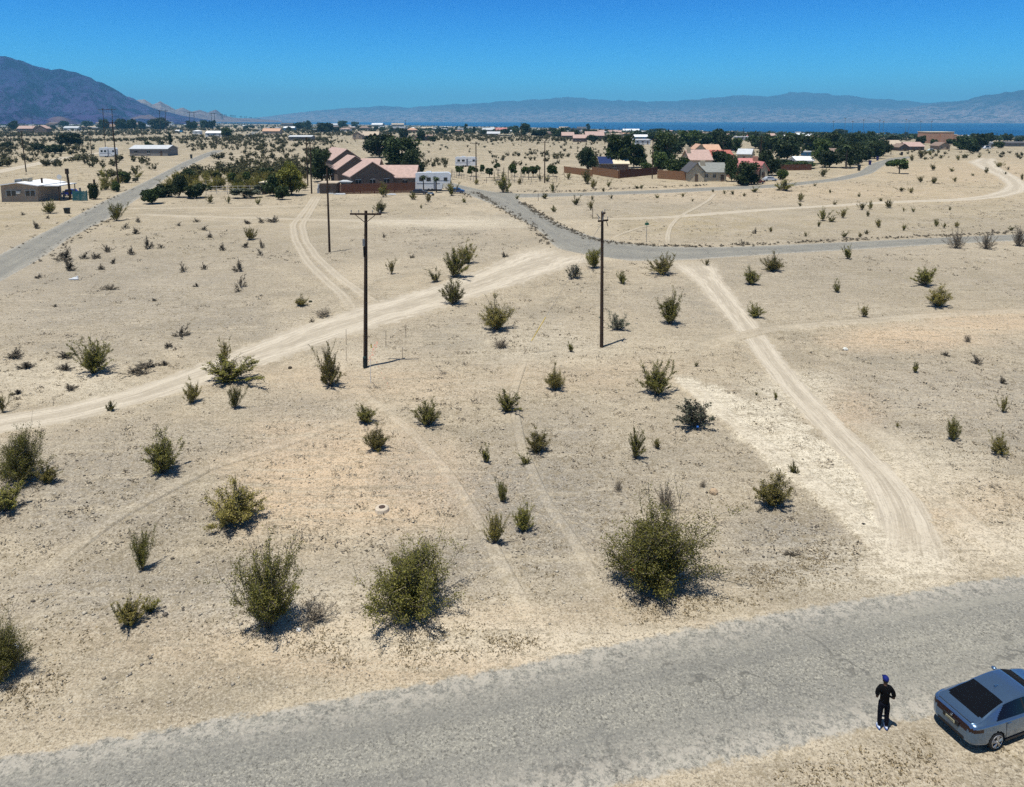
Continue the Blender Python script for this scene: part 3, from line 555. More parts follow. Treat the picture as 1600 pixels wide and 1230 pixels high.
def shrub(px, yb, w, h, kind, label, group=None, name='creosote_bush', cat='bush'):
    """px: centre, yb: lowest edge seen, w, h: extent seen, all in photograph pixels"""
    s, (X, Y, z) = scale_at(px, yb)
    ratio = (CAM_H - z) / Y; yc = yb - .30 * w * ratio; s, (X, Y, z) = scale_at(px, yc)
    W = w / s; Hm = max(.35 * W, (h - .35 * w * ratio) / s)
    lst = PROTO[kind]; i = cnt.get(kind, 0); cnt[kind] = i + 1; fol, stm, w_, h_ = lst[i % len(lst)]
    o = ob(name, None, loc=(X, Y, gz(X, Y) - .02), rz=random.Random(int(px * 7 + yb)).uniform(0, 6.28), scale=(W / w_, W / w_, Hm / h_))
    f = ob('foliage', fol, o); t = ob('stems', stm, o)
    tag(o, label, cat, group); return o
def shrub1(px, yb, w, h, kind, label, group=None, name='creosote_bush', cat='bush'):
    """small ones: one mesh"""
    s, (X, Y, z) = scale_at(px, yb); W = w / s * 1.25; Hm = max(.3 * W, h / s * 1.15)
    lst = PROTO[kind]; i = cnt.get(kind, 0); cnt[kind] = i + 1; fol, stm, w_, h_ = lst[i % len(lst)]
    o = ob(name, fol, loc=(X, Y, gz(X, Y) - .03), rz=random.Random(int(px * 7 + yb)).uniform(0, 6.28), scale=(W / w_, W / w_, Hm / h_)); tag(o, label, cat, group); return o
NEAR = [  # px, base y, w, h, kind, label
 (1022, 950, 158, 155, 'huge', 'largest dark green creosote bush, at the road edge, red scrap caught in it'),
 (640, 992, 150, 140, 'huge', 'wide dark creosote bush with bare grey inner branches beside the road'),
 (420, 1003, 105, 150, 'huge', 'tall creosote bush with dead branches sprawling to its right by the road'),
 (2, 1082, 92, 104, 'huge', 'dark bush cut by the left frame edge just above the road'),
 (34, 768, 84, 90, 'huge', 'tall dark bush at the left frame edge, level with the concrete riser'),
 (10, 810, 66, 52, 'mid', 'low dark bush in front of the tall one at the left frame edge'),
 (73, 762, 30, 34, 'mid', 'small green bush touching the right side of the dark left-edge bushes'),
 (222, 898, 38, 68, 'mid', 'narrow upright bush between the two left-hand roadside bushes'),
 (200, 988, 55, 58, 'mid', 'olive bush with a second lobe, left of the tall roadside bush'),
 (236, 962, 32, 34, 'small', 'small olive side bush growing against the lobed bush'),
 (256, 748, 56, 66, 'mid', 'feathery green bush left of the orange sand patch'),
 (368, 832, 92, 74, 'mid', 'sprawling bush with a dark shaded base at the edge of the orange sand'),
 (146, 588, 58, 57, 'mid', 'round olive bush just above the dirt track among dark low mats'),
 (357, 608, 98, 44, 'mid', 'wide flat dark bush on the lower edge of the dirt track'),
 (352, 572, 22, 42, 'small', 'thin tall sprig rising behind the wide flat bush'),
 (300, 634, 26, 36, 'mid', 'small thin bush below left of the wide flat bush'),
 (367, 642, 30, 38, 'mid', 'small thin bush directly below the wide flat bush'),
 (173, 645, 18, 18, 'small', 'tiny green bush on the lower edge of the dirt track'),
 (4, 648, 24, 34, 'small', 'olive bush at the left frame edge touching the dirt track'),
 (517, 608, 48, 64, 'mid', 'tall bush with a yellow dry base left of the power pole with the conduit guard'),
 (571, 664, 34, 30, 'mid', 'small spiky bush below the power pole foot'),
 (587, 708, 42, 40, 'mid', 'spiky green bush on the orange sand above the concrete riser'),
 (668, 670, 46, 44, 'mid', 'airy round bush right of the spiky pair below the pole'),
 (792, 649, 46, 36, 'mid', 'green bush halfway between the airy round bush and the brown green upright bush'),
 (760, 725, 26, 28, 'small', 'small bush left of the double bush in the middle of the lot'),
 (840, 713, 40, 40, 'mid', 'upper bush of the double bush in the middle of the lot'),
 (821, 730, 22, 24, 'small', 'lower bush of the double bush in the middle of the lot'),
 (785, 784, 27, 36, 'mid', 'topmost of the three small bushes standing in the gravel'),
 (773, 858, 38, 58, 'mid', 'left and tallest of the three small bushes standing in the gravel'),
 (818, 832, 34, 46, 'mid', 'right one of the three small bushes standing in the gravel'),
 (867, 612, 34, 37, 'mid', 'brown green upright bush below the tiny round bush'),
 (1027, 622, 58, 56, 'mid', 'bush with a shaded base left of the top of the pale dusty patch'),
 (1088, 675, 68, 50, 'paleg', 'grey green bush with a blue scrap in it at the edge of the pale patch'),
 (993, 720, 32, 50, 'mid', 'upright bush with a long shadow above the grey dry shrub'),
 (1026, 702, 18, 20, 'small', 'loose sprig growing right of the upright long-shadow bush'),
 (1208, 798, 60, 58, 'mid', 'dense bush at the left edge of the pale dusty patch near the tan rock'),
 (1240, 744, 18, 22, 'small', 'small thin bush on the pale dusty patch above the dense bush'),
 (1488, 694, 34, 36, 'mid', 'left one of the two green bushes on the gravel right of the driveway'),
 (1563, 716, 38, 34, 'mid', 'right one of the two green bushes on the gravel right of the driveway'),
 (1567, 647, 20, 28, 'small', 'small green bush above the two bushes on the right gravel'),
 (892, 551, 15, 16, 'small', 'tiny round dark bush left of the foot of the right power pole'),
 (963, 520, 46, 30, 'paleg', 'grey green low bush behind the foot of the right power pole'),
 (1047, 509, 38, 48, 'mid', 'tall yellowish bush right of the right power pole'),
 (777, 522, 54, 48, 'mid', 'leggy thin bush in the middle below the dirt track'),
 (708, 479, 40, 40, 'mid', 'rounded bush standing on the upper edge of the dirt track'),
 (711, 437, 52, 46, 'mid', 'biggest bush of the cluster above the dirt track'),
 (730, 414, 30, 32, 'mid', 'bush behind the biggest one of the cluster above the dirt track'),
 (680, 442, 24, 24, 'small', 'small bush at the left end of the cluster above the dirt track'),
 (612, 429, 18, 24, 'small', 'small thin bush between the pole and the cluster above the dirt track'),
 (895, 438, 30, 22, 'paleg', 'pale bush at the lower edge of the dirt track mouth'),
 (928, 422, 40, 32, 'mid', 'dense green bush behind the right power pole at the road junction'),
 (972, 445, 21, 20, 'small', 'small green bush right of the right power pole'),
 (1037, 433, 48, 32, 'mid', 'very dark dense bush below the road junction'),
 (1104, 416, 15, 11, 'small', 'small low bush at the top of the dirt driveway'),
 (1174, 446, 29, 25, 'mid', 'round bush right of the top of the dirt driveway'),
 (1207, 425, 35, 26, 'mid', 'dark bush just under the grey road right of the driveway'),
 (1325, 406, 22, 20, 'small', 'small bush with a shadow right under the grey road'),
 (1180, 498, 28, 22, 'mid', 'round bush right of the dirt driveway halfway down'),
 (1307, 458, 16, 21, 'small', 'narrow brownish bush alone in the right field'),
 (1350, 497, 20, 20, 'small', 'small bush above the orange soil in the right field'),
 (1444, 449, 42, 30, 'mid', 'upper dark bush of the pair in the right field'),
 (1465, 482, 42, 32, 'mid', 'lower brown green bush of the pair in the right field'),
 (1430, 584, 14, 18, 'small', 'small bush below the orange soil in the right field'),
 (182, 347, 28, 28, 'mid', 'bush at the right edge of the left road by the cross track'),
 (390, 377, 25, 20, 'mid', 'dark bush alone in the left field below the cross tracks'),
 (594, 334, 22, 18, 'mid', 'bush behind the cross-arm of the nearest power pole'),
 (470, 480, 22, 16, 'mid', 'olive bush left of the tyre tracks above the dirt track'),
 (78, 334, 22, 20, 'mid', 'bush in front of the tan house at the left'),
]
for (px, yb, w, h, k, lab) in NEAR: shrub(px, yb, w, h, k, lab)
DRY = [(1041, 800, 40, 46, 'dry', 'grey leafless upright shrub above the largest roadside bush'), (492, 985, 60, 46, 'dry', 'dead brown branches sprawling right of the tall roadside bush'),
 (784, 546, 34, 17, 'dry', 'dead grey shrub lying under the leggy thin bush'), (1494, 390, 32, 28, 'dry', 'left one of three grey shrubs in front of the right end of the road'),
 (1541, 391, 32, 26, 'dry', 'middle one of three grey shrubs in front of the right end of the road'), (1592, 386, 32, 32, 'dry', 'rightmost of three grey shrubs in front of the right end of the road'),
 (24, 562, 34, 17, 'mat', 'dark grey low shrub at the far left above the dirt track'), (42, 580, 30, 12, 'mat', 'dark grey low shrub below the far-left one'), (104, 562, 30, 13, 'mat', 'dark low mat left of the round olive bush, upper one'),
 (102, 580, 28, 14, 'mat', 'dark low mat left of the round olive bush, lower one'), (108, 612, 26, 10, 'mat', 'dark low mat between the round olive bush and the dirt track'), (212, 588, 44, 16, 'mat', 'long dark mat right of the round olive bush'), (228, 578, 34, 14, 'mat', 'dark mat joined to the upper end of the long mat'),
 (257, 573, 18, 10, 'mat', 'small dark mat near the dirt track right of the long mat'), (283, 528, 30, 18, 'mat', 'dark grey shrub above the dirt track, the upper of two'), (263, 544, 18, 10, 'mat', 'dark grey shrub above the dirt track, the lower of two'),
 (28, 618, 22, 8, 'mat', 'faint grey mat near the left end of the dirt track'), (1098, 762, 12, 12, 'dry', 'tiny grey tuft left of the tan rock'), (966, 768, 18, 18, 'dry', 'sparse dry sprig left of the grey leafless shrub'), (1320, 690, 0, 0, 'dry', ''),
 (1527, 572, 20, 18, 'mat', 'round grey shrub low in the right field'), (1512, 535, 14, 12, 'dry', 'thin brown shrub on the orange soil'), (1478, 558, 15, 8, 'mat', 'dark mat below the thin brown shrub'), (1566, 603, 16, 13, 'mat', 'grey shrub near the right frame edge above the small green bush'),
 (1540, 370, 0, 0, 'dry', ''), (505, 498, 34, 14, 'dry', 'dry yellow weeds where the tyre tracks leave the dirt track'), (487, 505, 12, 8, 'mat', 'tiny grey mat left of the dry yellow weeds'), (1235, 870, 20, 9, 'mat', 'grey smudge-like mat below the pale patch'), (1182, 620, 8, 7, 'small', 'tiny green tuft on the gravel left of the driveway'), (1212, 627, 9, 15, 'small', 'small upright green tuft left of the driveway ruts'), (1088, 573, 9, 10, 'small', 'tiny green tuft above the pale dusty patch'), (1402, 670, 8, 9, 'small', 'tiny brown tuft right of the driveway')]
for (px, yb, w, h, k, lab) in DRY:
    if w: shrub(px, yb, w, h, k, lab, name='dry_shrub' if k in ('dry', 'mat') else 'creosote_bush', cat='shrub')
LF = [(103, 408, 28, 14), (131, 405, 14, 9), (150, 404, 16, 8), (108, 425, 19, 14), (169, 394, 16, 9), (205, 398, 12, 11), (230, 389, 15, 13), (252, 388, 11, 6), (347, 390, 9, 8), (385, 387, 13, 6), (286, 425, 13, 11), (319, 421, 9, 9), (374, 425, 16, 14), (318, 360, 13, 6), (328, 372, 10, 7), (212, 367, 12, 8), (196, 359, 11, 7), (216, 348, 9, 7), (56, 358, 12, 9), (376, 448, 17, 14), (158, 422, 12, 7), (178, 412, 10, 6), (279, 354, 8, 5), (307, 348, 10, 5), (385, 350, 14, 5), (409, 349, 12, 7), (427, 347, 22, 7), (408, 388, 9, 10), (407, 400, 9, 9), (348, 392, 9, 6), (75, 341, 6, 4), (36, 336, 8, 4), (172, 452, 22, 6), (307, 448, 9, 5), (600, 371, 6, 6), (644, 404, 8, 5), (787, 402, 12, 6), (372, 455, 12, 6), (60, 435, 12, 5), (240, 470, 8, 4), (86, 480, 8, 4), (1160, 382, 7, 6), (1180, 366, 8, 7)]
for i, (px, yb, w, h) in enumerate(LF): shrub1(px, yb, w, h * 1.1, 'mat', rel(px, yb, szw(w) + ' grey brown clump'), 'grey clumps in the open fields', 'dry_shrub', 'shrub')
RF = [(1225, 299, 34, 15), (1250, 315, 18, 12), (1250, 323, 8, 6), (1304, 321, 8, 7), (1347, 328, 16, 11), (1360, 327, 8, 12), (1389, 326, 20, 12), (1286, 347, 20, 17), (1299, 348, 16, 10), (1317, 342, 18, 14), (1356, 339, 8, 8), (1373, 356, 16, 12), (1412, 360, 10, 9), (1427, 332, 8, 8), (1412, 331, 6, 6), (1463, 355, 12, 10), (1494, 357, 14, 8), (1475, 358, 8, 8), (1319, 372, 13, 10), (1344, 371, 10, 7), (1354, 366, 9, 6), (1259, 371, 10, 7), (1279, 355, 9, 8), (1580, 361, 11, 8), (1439, 285, 0, 0), (1438, 285, 13, 9), (1459, 287, 14, 9), (1492, 285, 10, 7), (1458, 267, 12, 9), (1487, 269, 9, 7), (1439, 248, 16, 12), (1453, 243, 9, 7), (1497, 251, 8, 7), (1508, 247, 9, 5), (1530, 247, 7, 6), (1561, 262, 18, 8), (1541, 271, 9, 8), (1597, 282, 8, 9), (1286, 277, 16, 12), (1273, 291, 7, 5), (1204, 364, 9, 8), (1208, 300, 0, 0), (1484, 329, 6, 5), (1423, 302, 13, 8), (1408, 299, 16, 6), (1386, 250, 0, 0), (1342, 308, 7, 6), (1376, 315, 9, 5), (1226, 252, 0, 0), (1297, 302, 6, 5), (1575, 266, 7, 5), (1571, 273, 6, 4), (1520, 275, 6, 4), (1590, 247, 10, 6), (1331, 248, 0, 0), (1470, 248, 8, 5), (1425, 252, 12, 9),
      (1002, 296, 9, 6), (951, 293, 9, 11), (927, 296, 16, 15), (917, 288, 22, 19), (888, 281, 15, 10), (864, 302, 14, 14), (900, 321, 15, 15), (923, 329, 13, 14), (865, 332, 11, 9), (925, 313, 8, 7), (955, 311, 8, 6), (1027, 310, 10, 6), (1067, 309, 9, 6), (851, 311, 14, 8), (943, 300, 9, 6), (995, 296, 9, 5), (844, 304, 0, 0), (808, 312, 8, 8), (1082, 315, 6, 4), (1114, 300, 6, 4), (1132, 303, 9, 6), (1145, 304, 9, 6), (1179, 301, 14, 9), (1163, 307, 9, 5), (787, 302, 30, 26), (744, 289, 14, 8), (844, 283, 10, 9), (855, 284, 13, 9), (812, 289, 12, 9),
      (645, 313, 13, 11), (669, 316, 16, 12), (706, 307, 22, 19), (725, 317, 9, 9), (658, 326, 6, 6), (599, 309, 18, 20), (328, 319, 17, 12), (357, 319, 10, 11), (403, 320, 12, 11), (1181, 249, 0, 0)]
for i, (px, yb, w, h) in enumerate(RF):
    if not w: continue
    lab = 'small bush in the dry yellow field between the sandy trail and the grey road' if px > 1190 and yb > 300 else 'small bush in the open field inside the bend of the sandy trail' if px > 1190 else 'small bush on the sand beside the curving far road' if px > 740 else 'small bush on the open sand in front of the houses and rail fence'
    lab = rel(px, yb, szw(w) + ' ' + ('low' if h < .6 * w else 'upright' if h > w else 'rounded') + ' bush'); shrub(px, yb, w, h * 1.12, 'small', lab, 'small bushes scattered along the middle distance')
# far scrub: the nearest ones are things, the rest is one mass
from math import hypot
def clear_of(px, py, boxes):
    return not any(x0 <= px <= x1 and y0 <= py <= y1 for x0, x1, y0, y1 in boxes)
HOUSE_BOX = [(0, 158, 274, 318), (484, 720, 268, 312), (520, 650, 226, 306), (1020, 1215, 262, 292), (880, 1010, 248, 283), (700, 760, 240, 264), (148, 292, 226, 250), (1190, 1400, 230, 262), (1095, 1175, 225, 262)]
rr = random.Random(5); far = []; DENS = 4.5
ZN = [(0, 330, 205, 240, 60), (0, 520, 205, 236, 120), (150, 520, 236, 300, 120), (0, 150, 232, 262, 26), (640, 1010, 206, 262, 190), (330, 640, 208, 240, 70), (225, 470, 262, 300, 34), (640, 900, 240, 262, 24), (1400, 1600, 236, 250, 12), (1000, 1190, 226, 246, 20), (360, 480, 244, 292, 26), (500, 540, 210, 232, 14)]
for (x0, x1, y0, y1, n) in ZN:
    k = 0
    while k < n * DENS:
        px, py = rr.uniform(x0, x1), y0 + (y1 - y0) * rr.random() ** .9; k += 1
        if not clear_of(px, py, HOUSE_BOX): continue
        X, Y, z = P(px, py)
        if road_clear(np.array([X]), np.array([Y]))[0] < 2: continue
        if float(vnoise(np.array([X * .022]), np.array([Y * .010]), 5)[0]) < .36 and rr.random() < .8: continue
        far.append((py, px, X, Y, z, rr.uniform(.8, 2.0) * (1.5 if px < 520 else 1)))
far.sort(reverse=True)
NF = 200
FL = lambda px: 'scattered desert bush beyond the tan house and left road' if px < 330 else 'scattered desert bush between the left road and the pink roofed row' if px < 560 else 'scattered desert bush on the open plain behind the citrus yard' if px < 1010 else 'scattered desert bush beyond the right-hand houses'
for j, (py, px, X, Y, z, s) in enumerate(far[:NF]):
    fol = PROTO['small'][j % 5][0]; w_, h_ = PROTO['small'][j % 5][2:]
    tag(ob('desert_bush', fol, loc=(X, Y, z - .05), rz=rr.uniform(0, 6), scale=(s * rr.uniform(1.0, 1.6) / w_, s * 1.3 / w_, s / h_)), rel(px, py, ('tiny' if s < 1.1 else 'small' if s < 1.6 else 'modest' if s < 2 else 'large') + ' plain bush'), 'bush', 'bushes scattered over the far plain')
def merge(instances, name, lab, variants, mats):
    """many small copies in one mesh"""
    Vs, Fs, b = [], [], 0
    co = []
    for me, w_, h_ in variants:
        v = np.empty(len(me.vertices) * 3, np.float32); me.vertices.foreach_get('co', v); v = v.reshape(-1, 3) / [w_, w_, h_]; f = np.arange(len(v)).reshape(-1, 4); co.append((v, f))
    for i, (X, Y, z, sx, sz, a) in enumerate(instances):
        v, f = co[i % len(co)]; c, s = math.cos(a), math.sin(a)
        Vs.append(np.stack([(v[:, 0] * c - v[:, 1] * s) * sx + X, (v[:, 0] * s + v[:, 1] * c) * sx + Y, v[:, 2] * sz + z], 1)); Fs.append(f + b); b += len(v)
    return tag(ob(name, mesh_np(name, np.concatenate(Vs), np.concatenate(Fs), mats)), lab, kind='stuff')
inst = [(X, Y, z - .05, s * rr.uniform(1.1, 1.7), s, rr.uniform(0, 6)) for (py, px, X, Y, z, s) in far[NF:]]
for _ in range(19000):   # the plain thickens with distance
    py = 191 + 30 * rr.random() ** 1.6; px = rr.uniform(-60, 1660); X, Y, z = P(px, py)
    if (px > 500 and py < 186.5 + np.interp(px, [500, 700, 1000, 1300, 1600], [8, 11, 19, 23, 24])): continue
    if z < -29 or not clear_of(px, py, HOUSE_BOX): continue
    if float(vnoise(np.array([X * .014]), np.array([Y * .005]), 8)[0]) < .40: continue
    s = rr.uniform(1.0, 2.6) * min(2.2, max(1, Y / 700)); inst.append((X, Y, z - .1, s * rr.uniform(1.2, 2.2), s, rr.uniform(0, 6)))
merge(inst, 'distant_scrub', 'countless small dark bushes speckling the far plain', [(p[0], p[2], p[3]) for p in PROTO['far']], [SCRUB])
# dry weeds fringing the roads and stones lying on the ground
def fringe():
    I = []
    def along(pts, n, wd, side):
        L = G(pts); s = np.concatenate([[0], np.cumsum(np.hypot(*np.diff(L, axis=0).T))])
        for _ in range(int(n * 1.8)):
            q = rr.uniform(0, s[-1]); x, y = np.interp(q, s, L[:, 0]), np.interp(q, s, L[:, 1]); x += rr.gauss(0, wd); y += rr.gauss(0, wd) + side
            k = rr.uniform(.10, .34) * (.7 + y / 130); I.append((x, y, gz(x, y) - .02, k * 1.4, k * .6, rr.uniform(0, 6)))
    along([(740, 300), (790, 328), (830, 352), (852, 372), (858, 388)], 150, .7, .3)
    along([(815, 318), (850, 341), (880, 358), (920, 374), (950, 382), (1020, 387), (1100, 389)], 260, .5, 1.6)
    along([(1100, 388), (1250, 381), (1375, 375), (1600, 365)], 150, .6, 1.2)
    along([(690, 293), (712, 299), (735, 309)], 20, .6, 0)
    along([(0, 395), (100, 345), (200, 296)], 30, .8, 1.0); along([(62, 410), (130, 366), (190, 336)], 46, .8, -1.5)
    along([(800, 301), (900, 300), (1100, 290)], 60, .9, .8)
    return I
merge(fringe(), 'dry_weeds', 'dry grey brown weeds fringing the road edges', [(p[0], p[2], p[3]) for p in PROTO['mat']], [GREY])
def tufts():
    """short dry weeds and litter in bands along the near road and over the lot"""
    r = np.random.default_rng(3); pts = []
    L = G([(0, 1085), (100, 1068), (240, 1046), (380, 1022), (520, 1020), (660, 1020), (800, 1000), (930, 975), (1000, 965), (1150, 925), (1300, 860)]); s = np.concatenate([[0], np.cumsum(np.hypot(*np.diff(L, axis=0).T))])
    q = r.uniform(0, s[-1], 1500); pts.append(np.stack([np.interp(q, s, L[:, 0]), np.interp(q, s, L[:, 1])], 1) + r.normal(0, .55, (1500, 2)))
    L = G([(1150, 1222), (1300, 1185), (1450, 1150), (1600, 1190)]); s = np.concatenate([[0], np.cumsum(np.hypot(*np.diff(L, axis=0).T))])
    q = r.uniform(0, s[-1], 420); pts.append(np.stack([np.interp(q, s, L[:, 0]), np.interp(q, s, L[:, 1]) - .6], 1) + r.normal(0, .6, (420, 2)))
    y = 24 + 70 * r.random(9000) ** 1.3; x = (r.random(9000) - .5) * 1.7 * y; pts.append(np.stack([x, y], 1))
    p = np.concatenate(pts); keep = (fbm(p[:, 0] * .35, p[:, 1] * .35, 3, 77) > .47) & (road_clear(p[:, 0], p[:, 1]) > .15); p = p[keep]; n = len(p)
    z = ground_z(p[:, 0], p[:, 1]); k = 5; c = np.repeat(np.stack([p[:, 0], p[:, 1], z + .02], 1), k, 0) + r.normal(0, 1, (n * k, 3)) * [.09, .09, .018]
    V, Fq = leaf_quads(c, .042, r, .4, 2.4); return V, Fq
V, Fq = tufts(); LIT = m_leaf('dry_litter', (.15, .115, .065), (.42, .33, .19), .05)
tag(ob('dry_litter', mesh_np('dry_litter', V, Fq, [LIT])), 'dry brown weeds and twig litter strewn over the soil', kind='stuff')
def clumps():
    r = np.random.default_rng(13); n = 9000; y = 30 + 230 * r.random(n) ** 1.25; x = (r.random(n) - .5) * 1.7 * y; k_ = (road_clear(x, y) > .5) & (fbm(x * .06, y * .06, 3, 91) > .44); x, y = x[k_], y[k_]; n = len(x); z = ground_z(x, y); k = 12; s = r.uniform(.08, .30, n) * (.7 + y / 200)
    c = np.repeat(np.stack([x, y, z], 1), k, 0) + r.normal(size=(n * k, 3)) * np.repeat(s, k)[:, None] * [.7, .7, .18] + np.array([0, 0, .05]); V, Fq = leaf_quads(c, .075, r, .2, 2.0); V = V.reshape(-1, 4, 3); cc = V.mean(1, keepdims=True); V = (cc + (V - cc) * np.repeat(s / .2, k)[:, None, None]).reshape(-1, 3); return V, Fq
V, Fq = clumps(); tag(ob('dry_clumps', mesh_np('dry_clumps', V, Fq, [GREY])), 'tiny dead clumps dotted over the fields', kind='stuff')
def stones():
    r = np.random.default_rng(4); n = 46000; y = 21 + 60 * r.random(n) ** 1.7; x = (r.random(n) - .5) * 1.75 * y
    _, grv, pl, _ = patches(x, y); keep = (r.random(n) < .10 + .9 * grv - .05 * pl) & (road_clear(x, y) > .3); x, y = x[keep], y[keep]; n = len(x); z = ground_z(x, y)
    s = r.gamma(2.2, .011, n)[:, None] + .012; s = np.minimum(s, .11); o = np.array([[1, 0, 0], [0, 1, 0], [-1, 0, 0], [0, -1, 0], [0, 0, .7], [.3, .2, -.5]], float)
    V = o[None] * s[:, None] * r.uniform(.6, 1.4, (n, 6, 1)); V += np.stack([x, y, z + s[:, 0] * .2], 1)[:, None]
    f = np.array([[0, 1, 4], [1, 2, 4], [2, 3, 4], [3, 0, 4], [1, 0, 5], [2, 1, 5], [3, 2, 5], [0, 3, 5]]); Fq = (f[None] + (np.arange(n) * 6)[:, None, None]).reshape(-1, 3); return V.reshape(-1, 3), Fq
V, Fq = stones(); m_st, t_, b_ = nmat('pebble'); n_ = N(t_); g_ = n_.new('ShaderNodeNewGeometry'); n_.link(n_.mix(n_.ramp(g_.outputs['Random Per Island'], 0, 1), (.085, .07, .055), (.40, .36, .29)), b_.inputs['Base Color']); b_.inputs['Roughness'].default_value = .9
tag(ob('gravel', mesh_np('gravel', V, Fq, [m_st])), 'pebbles and small stones scattered over the lot', kind='stuff')

# ---------------------------------------------------------------- trees
def tree_meshes(name, seed, lm, nleaf=2600, lsize=.075, w=.5, trunk=.22, clumps=16, shape='round'):
    """unit height tree: trunk with limbs and a crown of leaf clumps"""
    r = np.random.default_rng(seed); P0, P1 = [], []; cs = []
    for i in range(clumps):
        a = r.uniform(0, 2 * math.pi); h = trunk + (1 - trunk) * r.uniform(.12, .88); env = math.sin(math.pi * min(.97, max(.12, (h - trunk * .6) / (1.04 - trunk * .6)))) ** .6
        if shape == 'column': env = .8
        if shape == 'cone': env = 1.15 - h
        rad = w * env * math.sqrt(r.uniform(.05, .75)); c = np.array([math.cos(a) * rad, math.sin(a) * rad, h]); cs.append((c, r.uniform(.13, .24) * (.6 + w * .9)))
        f = np.array([0, 0, trunk * r.uniform(.6, 1.2)]); m = (f + c) / 2 + r.normal(0, .03, 3); P0 += [f, m]; P1 += [m, c]
    C_, R_ = np.array([c[0] for c in cs]), np.array([c[1] for c in cs]); k = r.integers(0, clumps, nleaf); d = r.normal(size=(nleaf, 3)); d /= np.linalg.norm(d, axis=1)[:, None]
    c = C_[k] + d * (R_[k] * r.random(nleaf) ** .4)[:, None] * [1, 1, .85]; c = c[(c[:, 2] > trunk * .35) & (c[:, 2] < 1.02)]
    V, Fq = leaf_quads(c, lsize, r, 0, 1.4); crown = mesh_np(name + '_crown', V, Fq, [lm])
    V, Fq = sticks(P0, P1, .014, .008); tb = MB(); tb.path([(0, 0, -.02), (.01, .005, trunk * .5), (0, 0, trunk * 1.1), (.01, 0, .62)], [.035, .028, .022, .008], BARK, 7)
    V2 = np.array(tb.v); F4 = [f for f in tb.f if len(f) == 4]; Fq2 = np.array(F4) + len(V); return crown, mesh_np(name + '_trunk', np.concatenate([V, V2]), [Fq, Fq2], [BARK])
TR = {'dark': [tree_meshes('tree', 100 + i, DARKG, clumps=26, trunk=.10, w=.56, nleaf=3400) for i in range(5)], 'mid': [tree_meshes('tree', 110 + i, MIDG, clumps=22, trunk=.10, w=.54, nleaf=3200) for i in range(4)], 'lime': [tree_meshes('tree', 120, LIMEG, w=.52, trunk=.12, lsize=.05, nleaf=4200, clumps=22)],
      'willow': [tree_meshes('tree', 130 + i, DARKG, 5200, .05, .5, .08, 30) for i in range(2)], 'column': [tree_meshes('tree', 140 + i, DARKG, 1500, .07, .42, .06, 14, 'column') for i in range(2)], 'pale': [tree_meshes('tree', 150, PALEG, w=.55, trunk=.1)],
      'citrus': [tree_meshes('tree', 160 + i, MIDG, 1100, .12, .5, .32, 10) for i in range(3)]}
tcount = {}
def tree(px, yb, w, h, kind, label, group=None, name=None):
    s, (X, Y, z) = scale_at(px, yb); i = tcount.get(kind, 0); tcount[kind] = i + 1; cr, tk = TR[kind][i % len(TR[kind])]; W, H_ = w / s, h / s
    o = ob(name or 'tree', None, loc=(X, Y, z - .05), rz=rr.uniform(0, 6), scale=(W * .95, W * .95, H_)); ob('crown', cr, o); ob('trunk', tk, o); return tag(o, label, 'tree', group)
def palm_meshes():
    m = MB(); m.path([(0, 0, 0), (.01, 0, .3), (.0, .01, .62), (.01, 0, .84)], [.035, .028, .024, .03], BARK, 8); r = random.Random(3); V = MB()
    for i in range(34):
        a = i * 2.4; el = r.uniform(-.75, 1.0); L = r.uniform(.15, .22); p = Vector((0.01, 0, .85)); pts = [p]
        for k in range(4):
            el -= .32; p = p + Vector((math.cos(a) * math.cos(el), math.sin(a) * math.cos(el), math.sin(el))) * L / 3; pts.append(p)
        sd = Vector((-math.sin(a), math.cos(a), 0))
        for k in range(4):
            w0, w1 = (.012, .045, .05, .03)[k], (.045, .05, .03, .004)[k]; V.add([pts[k] - sd * w0, pts[k] + sd * w0, pts[k + 1] + sd * w1 - Vector((0, 0, .008)), pts[k + 1] - sd * w1], [(0, 1, 2, 3)], DARKG)
    return V.mesh('palm_fronds'), m.mesh('palm_trunk')
PALM = palm_meshes()
def palm(px, yb, h, label, group=None):
    s, (X, Y, z) = scale_at(px, yb); k = h / s; o = ob('palm_tree', None, loc=(X, Y, z - .05), rz=px, scale=(k * 1.05, k * 1.05, k)); ob('fronds', PALM[0], o); ob('trunk', PALM[1], o); return tag(o, label, 'palm tree', group)
